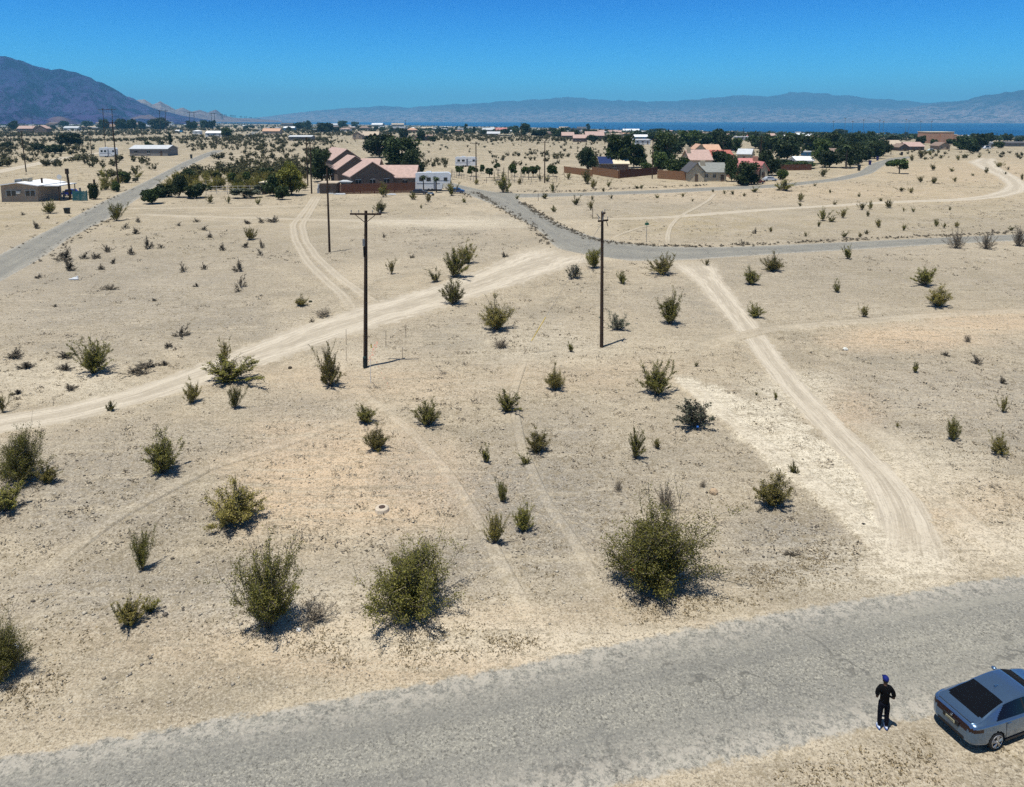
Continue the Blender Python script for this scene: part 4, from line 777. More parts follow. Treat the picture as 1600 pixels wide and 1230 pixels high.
# ---------------------------------------------------------------- trees in place
T_ = [
 (625, 264, 70, 50, 'willow', 'biggest dark spreading tree behind the pink roofed row'), (593, 246, 46, 36, 'dark', 'dark tree left of the biggest one behind the pink roofed row'), (641, 268, 34, 34, 'willow', 'dark tree hanging over the right end of the pink tiled roof'), (655, 276, 18, 22, 'dark', 'small dark tree above the white trailer'),
 (503, 284, 42, 54, 'willow', 'dark olive tree at the left end of the pink roofed row'), (456, 305, 48, 54, 'lime', 'bright yellow green tree left of the brown yard fence'), (428, 306, 28, 36, 'dark', 'dark tree beside the bright yellow green tree'), (441, 312, 22, 24, 'dark', 'dark shrub-like tree in front of the small shed'),
 (919, 268, 32, 38, 'willow', 'dark round tree behind the left end of the long brown fence'), (967, 264, 44, 52, 'mid', 'tall green tree behind the blue and cream roof'), (990, 262, 34, 38, 'mid', 'wide green tree right of the tall green one'), (1002, 262, 18, 24, 'dark', 'dark tree at the right end of the blue and cream house'),
 (1040, 264, 44, 60, 'willow', 'tallest dark tree left of the grey roofed house'), (1031, 268, 26, 30, 'mid', 'green tree under the tallest dark tree'), (1062, 276, 44, 32, 'mid', 'bushy green tree with pale blossom beside the stone chimney'),
 (1077, 230, 34, 26, 'mid', 'green tree behind the salmon roofed house'), (1099, 228, 34, 20, 'mid', 'hedge-like green trees right behind the salmon roofed house'), (1122, 228, 24, 26, 'dark', 'dark tree standing over the red tiled roof'), (1131, 240, 24, 30, 'dark', 'dark tree beside the small white shed roof'), (1149, 238, 20, 22, 'mid', 'round green tree left of the grey blue gable'),
 (1126, 262, 36, 28, 'dark', 'dark tree behind the slate grey roof'), (1143, 284, 24, 42, 'willow', 'dark tree at the right end of the slate grey roof'), (1170, 288, 44, 36, 'willow', 'very dark tree in front of the pink roof'), (1160, 290, 24, 18, 'dark', 'low dark bush-tree under the very dark one'), (1206, 274, 26, 32, 'dark', 'dark tree right of the pink roofed garage'), (1196, 262, 22, 28, 'dark', 'dark tree behind the chimney of the pink roof'), (1222, 281, 16, 18, 'mid', 'small green tree beside the parked silver car'),
 (1208, 238, 34, 26, 'dark', 'dark tree in the yard above the pink roof'), (1230, 250, 40, 38, 'dark', 'broad dark tree left of the white flat roof'), (1222, 262, 34, 14, 'dark', 'low hedge below the white flat roof'), (1252, 263, 44, 12, 'dark', 'hedge line in front of the white flat roof'), (1283, 256, 30, 38, 'mid', 'green tree right of the white flat roof'), (1296, 262, 34, 26, 'dark', 'dark tree at the edge of the curving road, left one'), (1300, 236, 30, 30, 'dark', 'dark tree in the middle of the leafy estate'), (1328, 262, 36, 40, 'willow', 'tall dark tree beside the curving road'), (1338, 234, 30, 26, 'dark', 'dark tree behind the tall roadside one'), (1345, 252, 30, 26, 'dark', 'dark tree next to the bins on the curving road'), (1366, 248, 34, 28, 'willow', 'dark tree at the bend of the curving road'), (1380, 244, 22, 26, 'dark', 'last dark tree before the curving road vanishes'), (1268, 238, 30, 26, 'mid', 'green tree behind the white flat roof'), (1240, 236, 26, 26, 'mid', 'green tree left in the leafy estate'), (1312, 214, 22, 12, 'dark', 'low dark tree against the sea in front of the light poles'),
 (1405, 271, 33, 24, 'citrus', 'round tree with a short trunk standing alone beside the curving road'),
 (1440, 226, 15, 14, 'dark', 'dark round tree left of the salmon block'), (1459, 226, 11, 9, 'dark', 'small dark tree in front of the salmon block'), (1486, 226, 14, 10, 'dark', 'dark tree at the right corner of the salmon block'), (1508, 234, 30, 22, 'dark', 'broad dark tree right of the salmon block'), (1530, 231, 26, 22, 'dark', 'broad dark tree second right of the salmon block'), (1548, 222, 13, 12, 'dark', 'dark tree left of the white van at the right'), (1574, 221, 14, 13, 'dark', 'rounded dark tree near the right frame edge'), (1560, 232, 14, 12, 'dark', 'dark tree in front of the long dark roof'), (1592, 222, 12, 8, 'dark', 'dark tree at the right frame edge below the sea'),
 (110, 228, 36, 20, 'dark', 'dark round tree on the plain left of the tall H-frame'), (87, 240, 26, 14, 'dark', 'dark low tree below the round one on the left plain'), (267, 232, 10, 23, 'column', 'slim dark cypress right of the long trailer house'), (233, 242, 15, 22, 'dark', 'dark tree in front of the long trailer house, left one'), (251, 242, 13, 20, 'dark', 'dark tree in front of the long trailer house, right one'), (262, 242, 12, 12, 'dark', 'low dark tree at the right end of the long trailer house'),
 (190, 204, 18, 18, 'dark', 'dark tree right of the tall H-frame, first'), (206, 204, 14, 18, 'dark', 'dark tree right of the tall H-frame, second'), (221, 203, 12, 14, 'dark', 'dark tree right of the tall H-frame, third'), (162, 203, 16, 18, 'dark', 'dark tree behind the tall H-frame'), (250, 203, 26, 20, 'dark', 'dark wide tree left of the white and blue tank'), (319, 202, 12, 14, 'dark', 'dark tree left of the pair before the road end'), (331, 203, 16, 15, 'dark', 'dark tree right of the pair before the road end'), (300, 204, 18, 16, 'dark', 'dark tree right of the white and blue tank'), (355, 214, 18, 16, 'mid', 'green tree at the right end of the white low building'),
 (137, 200, 14, 12, 'dark', 'dark tree behind the white low house on the left plain'), (100, 199, 12, 11, 'dark', 'dark tree left of the white low house on the left plain'), (12, 232, 18, 10, 'dark', 'low dark tree at the left frame edge on the plain'), (60, 236, 20, 12, 'dark', 'low dark tree between two thin poles at the left'), (22, 204, 14, 16, 'dark', 'dark tree left of the brown roofed house'),
 (467, 204, 14, 14, 'dark', 'dark tree behind the white mobile home, left one'), (480, 202, 14, 14, 'dark', 'dark tree behind the white mobile home, middle one'), (508, 208, 26, 16, 'dark', 'wide dark tree behind the pale roofed house'), (535, 201, 18, 12, 'mid', 'green tree in front of the sea left of the pale roofed house'), (555, 200, 14, 10, 'mid', 'green tree behind the pale roofed house'), (631, 217, 14, 16, 'dark', 'dark tree beside the thin pole on the middle plain'), (658, 220, 13, 17, 'dark', 'dark tree between the two brown houses on the middle plain'), (676, 222, 12, 10, 'dark', 'low dark tree at the right of the brown houses'),
 (728, 208, 10, 15, 'column', 'dark upright tree against the sea'), (741, 210, 8, 12, 'column', 'dark upright tree right of the one against the sea'), (803, 206, 18, 10, 'dark', 'dark tree left of the ragged tall pine'), (820, 212, 16, 19, 'dark', 'ragged tall tree rising against the sea'), (845, 214, 26, 12, 'dark', 'low dark tree row left of the pink twin roofs'), (872, 215, 22, 16, 'dark', 'dark tree at the left of the pink twin roofs'), (885, 206, 12, 8, 'dark', 'dark tree behind the pink twin roofs'), (919, 205, 10, 12, 'column', 'dark upright tree behind the pink twin roofs'), (925, 222, 16, 12, 'dark', 'dark tree in front of the pink twin roofs'), (950, 222, 18, 10, 'dark', 'low dark tree right of the pink twin roofs'),
 (120, 306, 0, 0, 'dark', ''), (238, 319, 30, 26, 'dark', 'dark bushy tree at the right edge of the left road'), (256, 309, 28, 22, 'dark', 'dark green bushy tree second from the left road'), (280, 309, 26, 36, 'willow', 'spiky dark tree at the left end of the rail fence'), (307, 309, 34, 24, 'dark', 'round dark tree in front of the rail fence'), (296, 284, 18, 22, 'dark', 'dark tree behind the spiky one by the rail fence'),
 (341, 288, 16, 18, 'citrus', 'small tree behind the rail fence, left one'), (363, 291, 15, 20, 'citrus', 'small tree behind the rail fence, second'), (375, 295, 18, 16, 'citrus', 'small tree behind the rail fence, third'), (389, 291, 16, 22, 'citrus', 'small tree behind the rail fence, fourth'), (382, 309, 40, 15, 'pale', 'wide pale green shrub-tree in front of the rail fence'), (406, 304, 16, 16, 'pale', 'grey green spiky shrub-tree left of the shed'), (418, 280, 28, 18, 'dark', 'dark bushy tree behind the shed'), (480, 272, 12, 12, 'dark', 'small dark tree between the twin poles and the yellow green tree'),
 (718, 274, 16, 14, 'citrus', 'citrus tree in front of the white camper, left one'), (737, 276, 18, 17, 'citrus', 'citrus tree in front of the white camper, right one'), (752, 272, 10, 14, 'citrus', 'thin pale citrus tree right of the white camper'), (765, 278, 14, 15, 'citrus', 'citrus tree left of the blue tarp'), (776, 266, 12, 12, 'citrus', 'yellowish citrus tree above the blue tarp'), (804, 275, 17, 18, 'citrus', 'citrus tree right of the blue tarp'), (820, 277, 14, 16, 'citrus', 'left citrus tree of the yard fence row'), (833, 277, 22, 19, 'citrus', 'largest citrus tree of the yard fence row'), (864, 276, 19, 17, 'citrus', 'citrus tree at the right end of the yard'),
 (146, 312, 18, 26, 'willow', 'dark climbing shrub over the posts right of the teal fence'), (196, 286, 18, 18, 'mid', 'green shrub-tree right of the big left power pole'), (182, 300, 12, 18, 'mid', 'green shrub-tree at the foot of the big left power pole'), (212, 285, 10, 8, 'pale', 'grey shrub near the left road edge above the pole'),
]
T_ += [(1196, 236, 26, 28, 'dark', 'dark tree at the far left of the leafy estate, beside a palm'), (1212, 224, 22, 14, 'dark', 'dark tree below the sea at the left of the leafy estate'), (1236, 222, 20, 14, 'mid', 'green tree below the sea right of the low dark one'), (1254, 226, 26, 16, 'dark', 'dark tree above the blue grey house'), (1278, 232, 26, 20, 'dark', 'dark tree under the salmon roofed house'), (1286, 244, 20, 22, 'mid', 'green tree between the white flat roof and the brown roof'), (1310, 240, 26, 24, 'dark', 'dark tree on top of the brown roofed house'), (1320, 248, 26, 30, 'dark', 'dark tree crowding the white roofed shed'), (1334, 258, 26, 26, 'dark', 'dark tree at the kerb above the bins'), (1350, 240, 26, 22, 'dark', 'dark tree right of the narrow white house'), (1360, 232, 22, 18, 'dark', 'dark tree below the pink roof at the road bend'), (1372, 236, 22, 18, 'dark', 'dark tree at the road bend, upper one'), (1330, 222, 28, 14, 'dark', 'wide dark tree under the middle floodlight poles'), (1354, 218, 22, 10, 'dark', 'low dark tree under the sea edge'), (1290, 218, 24, 12, 'dark', 'low dark tree left of the floodlight poles'), (1395, 222, 20, 10, 'dark', 'low dark tree above the pale roofed house'), (1425, 218, 16, 9, 'dark', 'low dark tree left of the salmon block, upper one'), (1520, 238, 22, 14, 'dark', 'low dark tree in front of the broad dark pair'), (1180, 232, 24, 22, 'dark', 'dark tree right of the grey blue gable'), (1110, 218, 28, 12, 'dark', 'dark low tree right behind the salmon roofs'), (1088, 220, 26, 14, 'dark', 'dark tree beyond the salmon roofs'), (1022, 222, 20, 16, 'dark', 'dark tree right of the white two level house'), (1056, 240, 26, 26, 'dark', 'dark tree against the right side of the tallest dark tree'), (1010, 270, 18, 16, 'mid', 'low green tree behind the dark reddish fence'), (1028, 208, 22, 8, 'dark', 'low dark tree under the sea at the middle')]
for a in T_:
    if a[2]: tree(*a, group='garden and roadside trees of the settlement')
palm(662, 301, 30, 'thin palm in front of the white trailer, left one'); palm(682, 301, 27, 'bushy palm in front of the white trailer, right one')
for px, yb, h, l in ((1187, 246, 32, 'palm above the pink roof chimney'), (1222, 240, 30, 'palm at the left of the leafy estate'), (1290, 256, 40, 'palm right of the white flat roof'), (1322, 264, 42, 'palm beside the curving road'), (1300, 240, 36, 'palm in the middle of the leafy estate'), (1392, 242, 16, 'short palm where the curving road vanishes'), (668, 220, 15, 'palm between the two brown houses')): palm(px, yb, h, l)
# ---------------------------------------------------------------- houses
def paint(name, c, **k): return plain(name, c, k.pop('rough', .85), k.pop('var', .10), k.pop('scale', .8), **k)
WALLC = {'tan': paint('tan_stucco', (.30, .235, .175)), 'brown': paint('brown_stucco', (.14, .105, .085)), 'white': paint('white_siding', (.55, .56, .56)), 'cream': paint('cream_stucco', (.42, .36, .26)), 'grey': paint('grey_wall', (.20, .19, .18)), 'salmon': paint('salmon_stucco', (.38, .22, .15)), 'blue': paint('blue_siding', (.08, .22, .36))}
def tile_roof(name, c):
    m, t, b = nmat(name); n = N(t); tc = n.new('ShaderNodeTexCoord').outputs['Object']; w = n.new('ShaderNodeTexWave'); w.inputs['Scale'].default_value = 1.1; w.inputs['Distortion'].default_value = .4; w.bands_direction = 'X'; n.link(tc, w.inputs['Vector'])
    k = n.mix(n.ramp(n.noise(tc, 1.2, 4, .7), .3, .7), tuple(x * .82 for x in c), tuple(min(1, x * 1.15) for x in c)); n.link(n.mix(n.ramp(w.outputs['Fac'], .1, .4, .3, 0), k, tuple(x * .55 for x in c)), b.inputs['Base Color']); b.inputs['Roughness'].default_value = .85; return m
ROOFC = {'pink': tile_roof('pink_tile', (.38, .27, .235)), 'rose': tile_roof('rose_tile', (.42, .17, .16)), 'red': tile_roof('red_tile', (.33, .10, .075)), 'salmon': tile_roof('salmon_tile', (.46, .29, .20)), 'slate': tile_roof('slate_shingle', (.19, .20, .19)), 'white': paint('white_roof', (.62, .64, .66)), 'palegrey': paint('pale_grey_roof', (.40, .42, .44)), 'dark': paint('dark_roof', (.07, .07, .075)), 'brown': tile_roof('brown_shingle', (.20, .145, .115)), 'cream': paint('cream_roof', (.55, .49, .36)), 'blue': paint('blue_roof', (.008, .02, .08)), 'tan': tile_roof('tan_tile', (.40, .33, .25))}
WGL = plain('window_glass', (.02, .025, .03), .15, .2, 1, spec=.5); DOORM = paint('door_paint', (.10, .07, .05)); TRIM = paint('white_trim', (.5, .5, .48))
WOOD = plain('fence_wood', (.20, .105, .055), .9, .35, 3); POLEW = plain('pole_wood', (.045, .028, .018), .9, .3, 1.2); METAL = plain('grey_metal', (.22, .23, .24), .5, .15, 3, metal=.5); BLACK = plain('black_rubber', (.012, .012, .012), .7, .2, 5)
def house(px0, px1, yb, wall_h, roof_h, label, wall='tan', roof='pink', kind='gx', depth=None, rz=0, nw=3, door=True, group=None, name='house', over=.5, chimney=None, cat='house', rh_m=None):
    """front face spans px0..px1 at base row yb; heights in pixels. kind: gx ridge along the front, gy gable towards us, flat, shed, hip"""
    s, (X, Y, z) = scale_at((px0 + px1) / 2, yb); W = (px1 - px0) / s; H_ = wall_h / s; R_ = roof_h / s; D = depth or min(W * .9, 12)
    o = ob(name, None, loc=(X, Y, z), rz=math.radians(rz)); tag(o, label, cat, group)
    w, r_ = WALLC[wall], ROOFC[roof]; m = MB(); m.box(-W / 2, W / 2, 0, D, -.3, H_, w)
    if kind == 'gy': m.add([(-W / 2, 0, H_), (W / 2, 0, H_), (0, 0, H_ + R_), (-W / 2, D, H_), (W / 2, D, H_), (0, D, H_ + R_)], [(0, 1, 2), (4, 3, 5)], w)
    if kind == 'gx': m.add([(-W / 2, 0, H_), (-W / 2, D, H_), (-W / 2, D / 2, H_ + R_), (W / 2, 0, H_), (W / 2, D, H_), (W / 2, D / 2, H_ + R_)], [(1, 0, 2), (3, 4, 5)], w)
    m.build('wall', o); q = MB(); t = .22; e = over
    def slab(a, b, c, d): q.add([a, b, c, d] + [(v[0], v[1], v[2] + t) for v in (a, b, c, d)], [(3, 2, 1, 0), (4, 5, 6, 7), (0, 1, 5, 4), (1, 2, 6, 5), (2, 3, 7, 6), (3, 0, 4, 7)], r_)
    h0 = H_ + .02
    if kind == 'gx':
        k = R_ / (D / 2); slab((-W / 2 - e, -e, h0 - k * e), (W / 2 + e, -e, h0 - k * e), (W / 2 + e, D / 2, h0 + R_), (-W / 2 - e, D / 2, h0 + R_)); slab((-W / 2 - e, D / 2, h0 + R_ + .004), (W / 2 + e, D / 2, h0 + R_ + .004), (W / 2 + e, D + e, h0 - k * e), (-W / 2 - e, D + e, h0 - k * e))
    elif kind == 'gy':
        k = R_ / (W / 2); slab((-W / 2 - e, -e, h0 - k * e), (0, -e, h0 + R_), (0, D + e, h0 + R_), (-W / 2 - e, D + e, h0 - k * e)); slab((0, -e, h0 + R_ + .004), (W / 2 + e, -e, h0 - k * e), (W / 2 + e, D + e, h0 - k * e), (0, D + e, h0 + R_ + .004))
    elif kind == 'hip':
        a, b, c, d = (-W / 2 - e, -e, h0), (W / 2 + e, -e, h0), (W / 2 + e, D + e, h0), (-W / 2 - e, D + e, h0); i = min(W, D) * .45; f, g = (-W / 2 + i, D / 2, h0 + R_), (W / 2 - i, D / 2, h0 + R_)
        q.add([a, b, c, d, f, g], [(0, 1, 5, 4), (2, 3, 4, 5), (1, 2, 5), (3, 0, 4), (3, 2, 1, 0)], r_)
    else:
        q.box(-W / 2 - e, W / 2 + e, -e, D + e, h0, h0 + max(.25, R_), r_)
    ro = q.build('roof', o)
    if chimney:
        c = MB(); cx = chimney * W; c.box(cx - .7, cx + .7, D * .3, D * .3 + 1.2, H_ * .5, H_ + R_ + 1.0, w); c.build('chimney', ro)
    for i in range(nw):
        cx = -W / 2 + W * (i + .5) / (nw + (1 if door else 0)); ww = min(1.6, W * .12) / 2; wd = MB(); wd.box(cx - ww, cx + ww, -.06, .02, H_ * .42, H_ * .78, WGL); f = wd.build('window', o)
        fr = MB(); fr.box(cx - ww - .08, cx + ww + .08, -.09, -.062, H_ * .78, H_ * .81, TRIM); fr.box(cx - ww - .08, cx + ww + .08, -.12, -.062, H_ * .38, H_ * .42, TRIM); fr.box(cx - .03, cx + .03, -.085, -.064, H_ * .42, H_ * .78, TRIM); fr.build('frame', f)
    if door:
        cx = -W / 2 + W * (nw + .5) / (nw + 1); dd = MB(); dd.box(cx - .5, cx + .5, -.07, .02, 0, H_ * .72, DOORM); dd.build('door', o)
    return o, W, H_, R_, D, s
# tan house at the left
o, W, H_, R_, D, s = house(3, 60, 315, 25, 4, 'tan house with a low white roof and rooftop coolers at the far left', 'tan', 'white', 'gy', depth=9, nw=0, door=False, over=.9)
hs_, (hx, hy, hz_) = scale_at(60, 315)
for cx in (-W * .22, W * .30):
    m = MB(); m.box(cx - 1.15, cx + 1.15, -.07, .02, H_ * .36, H_ * .70, WGL); f = m.build('window', o); fr = MB(); [fr.box(cx + a - .05, cx + a + .05, -.10, -.072, H_ * .34, H_ * .72, TRIM) for a in (-1.2, 0, 1.2)]; fr.box(cx - 1.15, cx + 1.15, -.098, -.072, H_ * .70, H_ * .73, TRIM); fr.build('frame', f)
m = MB(); m.box(-.5, .4, -.5, .02, H_ * .5, H_ * .66, TRIM); m.build('window_cooler', o)
m = MB(); m.box(W / 2 - .1, W / 2 + 4.6, 1, 8, H_ - .25, H_ - .05, ROOFC['white'])
for a in (W / 2 + 4.3,):
    for b in (1.2, 7.6): m.box(a - .08, a + .08, b - .08, b + .08, 0, H_ - .25, POLEW)
m.build('carport', o)
for a, b, c, mt in ((-1.6, 2.0, 1.0, METAL), (.2, 2.2, 1.4, WALLC['cream'])):
    m = MB(); m.box(a - .75, a + .75, b, b + 1.4, H_ + .15, H_ + .3 + c, mt); [m.box(a - .6 + .3 * i, a - .45 + .3 * i, b - .02, b, H_ + .5, H_ + c, BLACK) for i in range(5)]; m.build('rooftop_cooler', o)
m = MB(); m.tube((3.6, 3, H_), (3.6, 3, H_ + 1.6), .22, .22, POLEW); m.build('flue', o)
m = MB(); m.tube((6.8, 5, H_), (6.8, 5, H_ + 1.4), .05, .05, METAL); m.tube((6.8, 4.7, H_ + 1.7), (6.8, 4.9, H_ + 1.7), .62, .3, TRIM, 14); m.build('satellite_dish', o)
def at(px, yb): s, p = scale_at(px, yb); return s, p
# posts, teal fence and yard of the left house
s, (X, Y, z) = at(110, 312); m = MB(); m.path([(0, 0, 0), (-.1, 0, 3.5), (-.35, 0, 7.0)], [.30, .27, .22], POLEW, 8); m.tube((-.33, 0, 6.3), (-.36, 0, 7.6), .45, .42, POLEW, 8); tag(m.build('dead_palm_trunk', loc=(X, Y, z)), 'bare dark dead palm trunk standing in the yard of the tan house', 'tree')
for px, h, mt, l in ((117, 15, WALLC['grey'], 'pale grey post left of the teal fence'), (126, 17, WALLC['grey'], 'pale grey post above the teal fence'), (141, 24, POLEW, 'dark post left in the hedge beside the left road'), (149, 30, POLEW, 'taller dark post in the hedge beside the left road'), (100, 12, WALLC['grey'], 'grey post behind the blue car')):
    s, (X, Y, z) = at(px, 311); m = MB(); m.tube((0, 0, 0), (0, 0, h / s), .26, .22, mt); m.tube((0, 0, h / s), (0, 0, h / s + .1), .3, .26, mt); tag(m.build('post', loc=(X, Y, z)), l, 'post')
s, (X, Y, z) = at(125, 314); t = ob('teal_fence', None, loc=(X, Y, z)); TEAL = paint('teal_paint', (.02, .10, .11)); m = MB(); [m.box(-1.7 + .29 * i, -1.46 + .29 * i, 0, .05, .05, 2.35 + .08 * (i % 2), TEAL) for i in range(12)]; m.build('panel', t)
for a in (-1.75, 0, 1.75): m = MB(); m.box(a - .06, a + .06, .06, .16, 0, 2.6, TEAL); m.build('post', t)
tag(t, 'dark teal board fence beside the yard of the tan house', 'fence')
# pink roofed row
gr = 'pink roofed gabled units in a row'
house(549, 616, 299, 24, 21, 'nearest gabled unit of the pink roofed row, with the gable facing us behind the fence', 'brown', 'pink', 'gy', depth=9, nw=3, door=False, over=.35, rz=26, group=gr)
o, W, H_, R_, D, s = house(588, 648, 297, 20, 16, 'long wing with a pink tiled slope at the right of the nearest gable', 'brown', 'pink', 'gx', depth=10, nw=2, door=False, over=.5)
house(528, 584, 285, 21, 19, 'second gabled unit of the pink roofed row, behind the nearest', 'brown', 'pink', 'gy', depth=10, nw=1, door=False, over=.35, rz=26, group=gr)
house(520, 566, 269, 19, 16, 'third gabled unit of the pink roofed row', 'brown', 'pink', 'gy', depth=11, nw=1, door=False, over=.35, rz=27, group=gr)
house(514, 548, 257, 12, 13, 'farthest gabled unit of the pink roofed row', 'brown', 'pink', 'gy', depth=13, nw=0, door=False, over=.35, rz=28, group=gr)
house(562, 590, 276, 14, 12, 'pink tiled slope rising behind the nearest gable', 'brown', 'pink', 'gx', depth=10, nw=0, door=False)
house(533, 548, 301, 16, 1.2, 'small lean-to with a pale metal roof against the nearest gable', 'grey', 'palegrey', 'flat', depth=4, nw=0, name='lean_to', cat='lean-to')
house(500, 525, 303, 16, 1.0, 'open brown shed with a tan roof left of the yard fence', 'brown', 'tan', 'flat', depth=5, nw=0, name='shed', cat='shed')
house(409, 436, 303, 17, .8, 'low open shed with a white flat roof beside the yellow green tree', 'brown', 'cream', 'flat', depth=5, nw=0, name='shed', cat='shed')
def plank_fence(p0, p1, h, label, mat=WOOD, n_post=6, name='plank_fence'):
    (x0, y0, z0), (x1, y1, z1) = P(*p0), P(*p1); L = math.hypot(x1 - x0, y1 - y0); t = ob(name, None, loc=(x0, y0, z0), rz=math.atan2(y1 - y0, x1 - x0)); m = MB(); n = int(L / .28); q = random.Random(int(x0))
    for i in range(n): x = i * L / n; m.box(x, x + L / n - .03, q.uniform(-.012, .012), .04, .03, h + q.uniform(-.06, .06), mat)
    m.build('panel', t); m = MB(); m.box(0, L, .045, .11, h * .25, h * .25 + .12, mat); m.box(0, L, .045, .11, h * .78, h * .78 + .12, mat); m.build('rail', t)
    for i in range(n_post): x = L * i / (n_post - 1); m = MB(); m.box(x - .07, x + .07, .115, .26, 0, h + .1, mat); m.build('post', t)
    return tag(t, label, 'fence')
DKW = plain('dark_red_wood', (.105, .045, .028), .9, .3, 3)
plank_fence((531, 304), (648, 301), 2.7, 'dark reddish brown plank fence in front of the nearest pink roofed unit', DKW, 12)
plank_fence((881, 270), (925, 276), 2.4, 'left stretch of brown plank fence beside the dark round tree'); plank_fence((925, 272.5), (967, 279), 2.7, 'middle stretch of brown plank fence in front of the blue and cream roof')
plank_fence((967, 279), (1027, 273), 2.7, 'dark reddish fence stretch between the blue and cream house and the pole', DKW); plank_fence((1027, 279), (1092, 284), 2.9, 'light brown plank fence in front of the grey roofed house'); plank_fence((1204, 267), (1268, 266), 2.3, 'dark fence below the leafy estate', DKW)
# blue and cream roofed house, centre right cluster
house(938, 982, 266, 10, 9, 'house with a half blue, half cream roof behind the brown fence', 'brown', 'cream', 'gx', depth=13, nw=1, door=False)
o = bpy.data.objects['house.' + str(max(int(x.name[6:]) for x in bpy.data.objects if x.name.startswith('house.') and x.name[6:].isdigit())).zfill(3)]
s, (X, Y, z) = at(950, 266); m = MB(); Wb = 44 / s; Db = 13; Rb = 9 / s; Hb = 10 / s; k = Rb / (Db / 2)
m.add([(-Wb / 2 - .5, -.55, Hb + .27 - k * .5), (-.5, -.55, Hb + .27 - k * .5), (-.5, Db / 2, Hb + .27 + Rb), (-Wb / 2 - .5, Db / 2, Hb + .27 + Rb)], [(0, 1, 2, 3)], ROOFC['blue']); b = m.build('blue_tarp', o)
house(970, 992, 276, 7, .6, 'low patio roof of weathered metal beside the brown fence', 'grey', 'palegrey', 'flat', depth=5, nw=0, name='patio_roof', cat='patio roof')
house(1098, 1134, 284, 15, 12, 'house with a slate grey roof and a tan stone chimney', 'cream', 'slate', 'gx', depth=13, nw=2, chimney=-.42, rz=-6)
house(1076, 1100, 284, 16, 12, 'cream gable end joined to the slate grey roofed house', 'cream', 'dark', 'gy', depth=9, nw=0)
house(1078, 1112, 264, 14, 14, 'house with a mottled pale pink roof behind the slate grey one', 'cream', 'pink', 'gx', depth=14, nw=0, chimney=-.45)
house(1086, 1102, 243, 10, 7, 'salmon gabled house front behind the red tiled roof', 'cream', 'salmon', 'gy', depth=10, nw=1); house(1103, 1126, 242, 7, 8, 'long salmon roofed wing behind the red tiled roof', 'cream', 'salmon', 'gx', depth=12, nw=0)
house(1101, 1146, 250, 5, 9, 'house with a dark red tiled roof in the middle of the cluster', 'brown', 'red', 'gx', depth=14, nw=0)
house(1152, 1172, 254, 13, 7, 'tan gable house with a grey blue roof slope', 'cream', 'palegrey', 'gx', depth=12, nw=0, rz=-25); house(1153, 1188, 281, 19, 12, 'house with a rose pink roof and a brick chimney', 'salmon', 'rose', 'gx', depth=13, nw=1, chimney=.45)
house(1186, 1199, 281, 17, 10, 'garage gable with a rose pink roof edge', 'cream', 'rose', 'gy', depth=10, nw=0, name='garage', cat='garage')
house(1138, 1148, 236, 6, .8, 'small white shed roof among the trees of the cluster', 'blue', 'white', 'flat', depth=4, nw=0, name='shed', cat='shed')
house(1149, 1170, 219, 5, .7, 'white mobile home beyond the cluster', 'white', 'white', 'flat', depth=5, nw=2, name='mobile_home', cat='mobile home'); house(1170, 1179, 218, 4, 4, 'small rose roofed house right of the white mobile home', 'brown', 'rose', 'gy', depth=10, nw=0); house(1201, 1212, 219, 6, 4, 'small pink roofed house below the right trees', 'tan', 'pink', 'gx', depth=10, nw=1)
house(1245, 1271, 256, 5, 5, 'white flat roofed house wrapped in trees', 'white', 'white', 'gx', depth=9, nw=0); house(1258, 1272, 244, 6, 1.2, 'blue grey house behind the white flat roofed one', 'blue', 'palegrey', 'flat', depth=6, nw=1); house(1300, 1317, 252, 6, 4, 'white roofed shed between tall trees by the curving road', 'brown', 'white', 'gx', depth=8, nw=0, name='shed', cat='shed')
house(1294, 1322, 243, 5, 5, 'brown roofed house among the trees left of the curving road', 'brown', 'brown', 'gx', depth=10, nw=0); house(1268, 1289, 222, 4, 5, 'salmon roofed house high in the leafy estate', 'tan', 'salmon', 'gx', depth=10, nw=0); house(1347, 1358, 236, 9, 1.0, 'narrow white house left of the road bend', 'white', 'white', 'flat', depth=6, nw=1); house(1355, 1378, 228, 4, 5, 'pink roofed house at the road bend', 'tan', 'pink', 'gx', depth=10, nw=0)
house(1390, 1410, 233, 7, 6, 'pale roofed house left of the long pink roofed houses', 'tan', 'tan', 'gx', depth=12, nw=1); house(1405, 1420, 236, 6, 5, 'dark house front below the pale roofed one', 'brown', 'brown', 'gy', depth=9, nw=1); house(1418, 1444, 235, 6, 6, 'long pink roofed house left of the white pickup', 'brown', 'pink', 'gx', depth=12, nw=2); house(1467, 1484, 234, 6, 5, 'brown gabled house below the salmon block', 'tan', 'brown', 'gy', depth=10, nw=1)
house(1573, 1610, 229, 5, 2.2, 'long dark roofed building at the right frame edge', 'grey', 'dark', 'gx', depth=10, nw=3, name='long_building', cat='building'); house(1540, 1553, 231, 8, .8, 'small white building right of the broad dark trees', 'white', 'white', 'flat', depth=6, nw=1, name='building', cat='building')
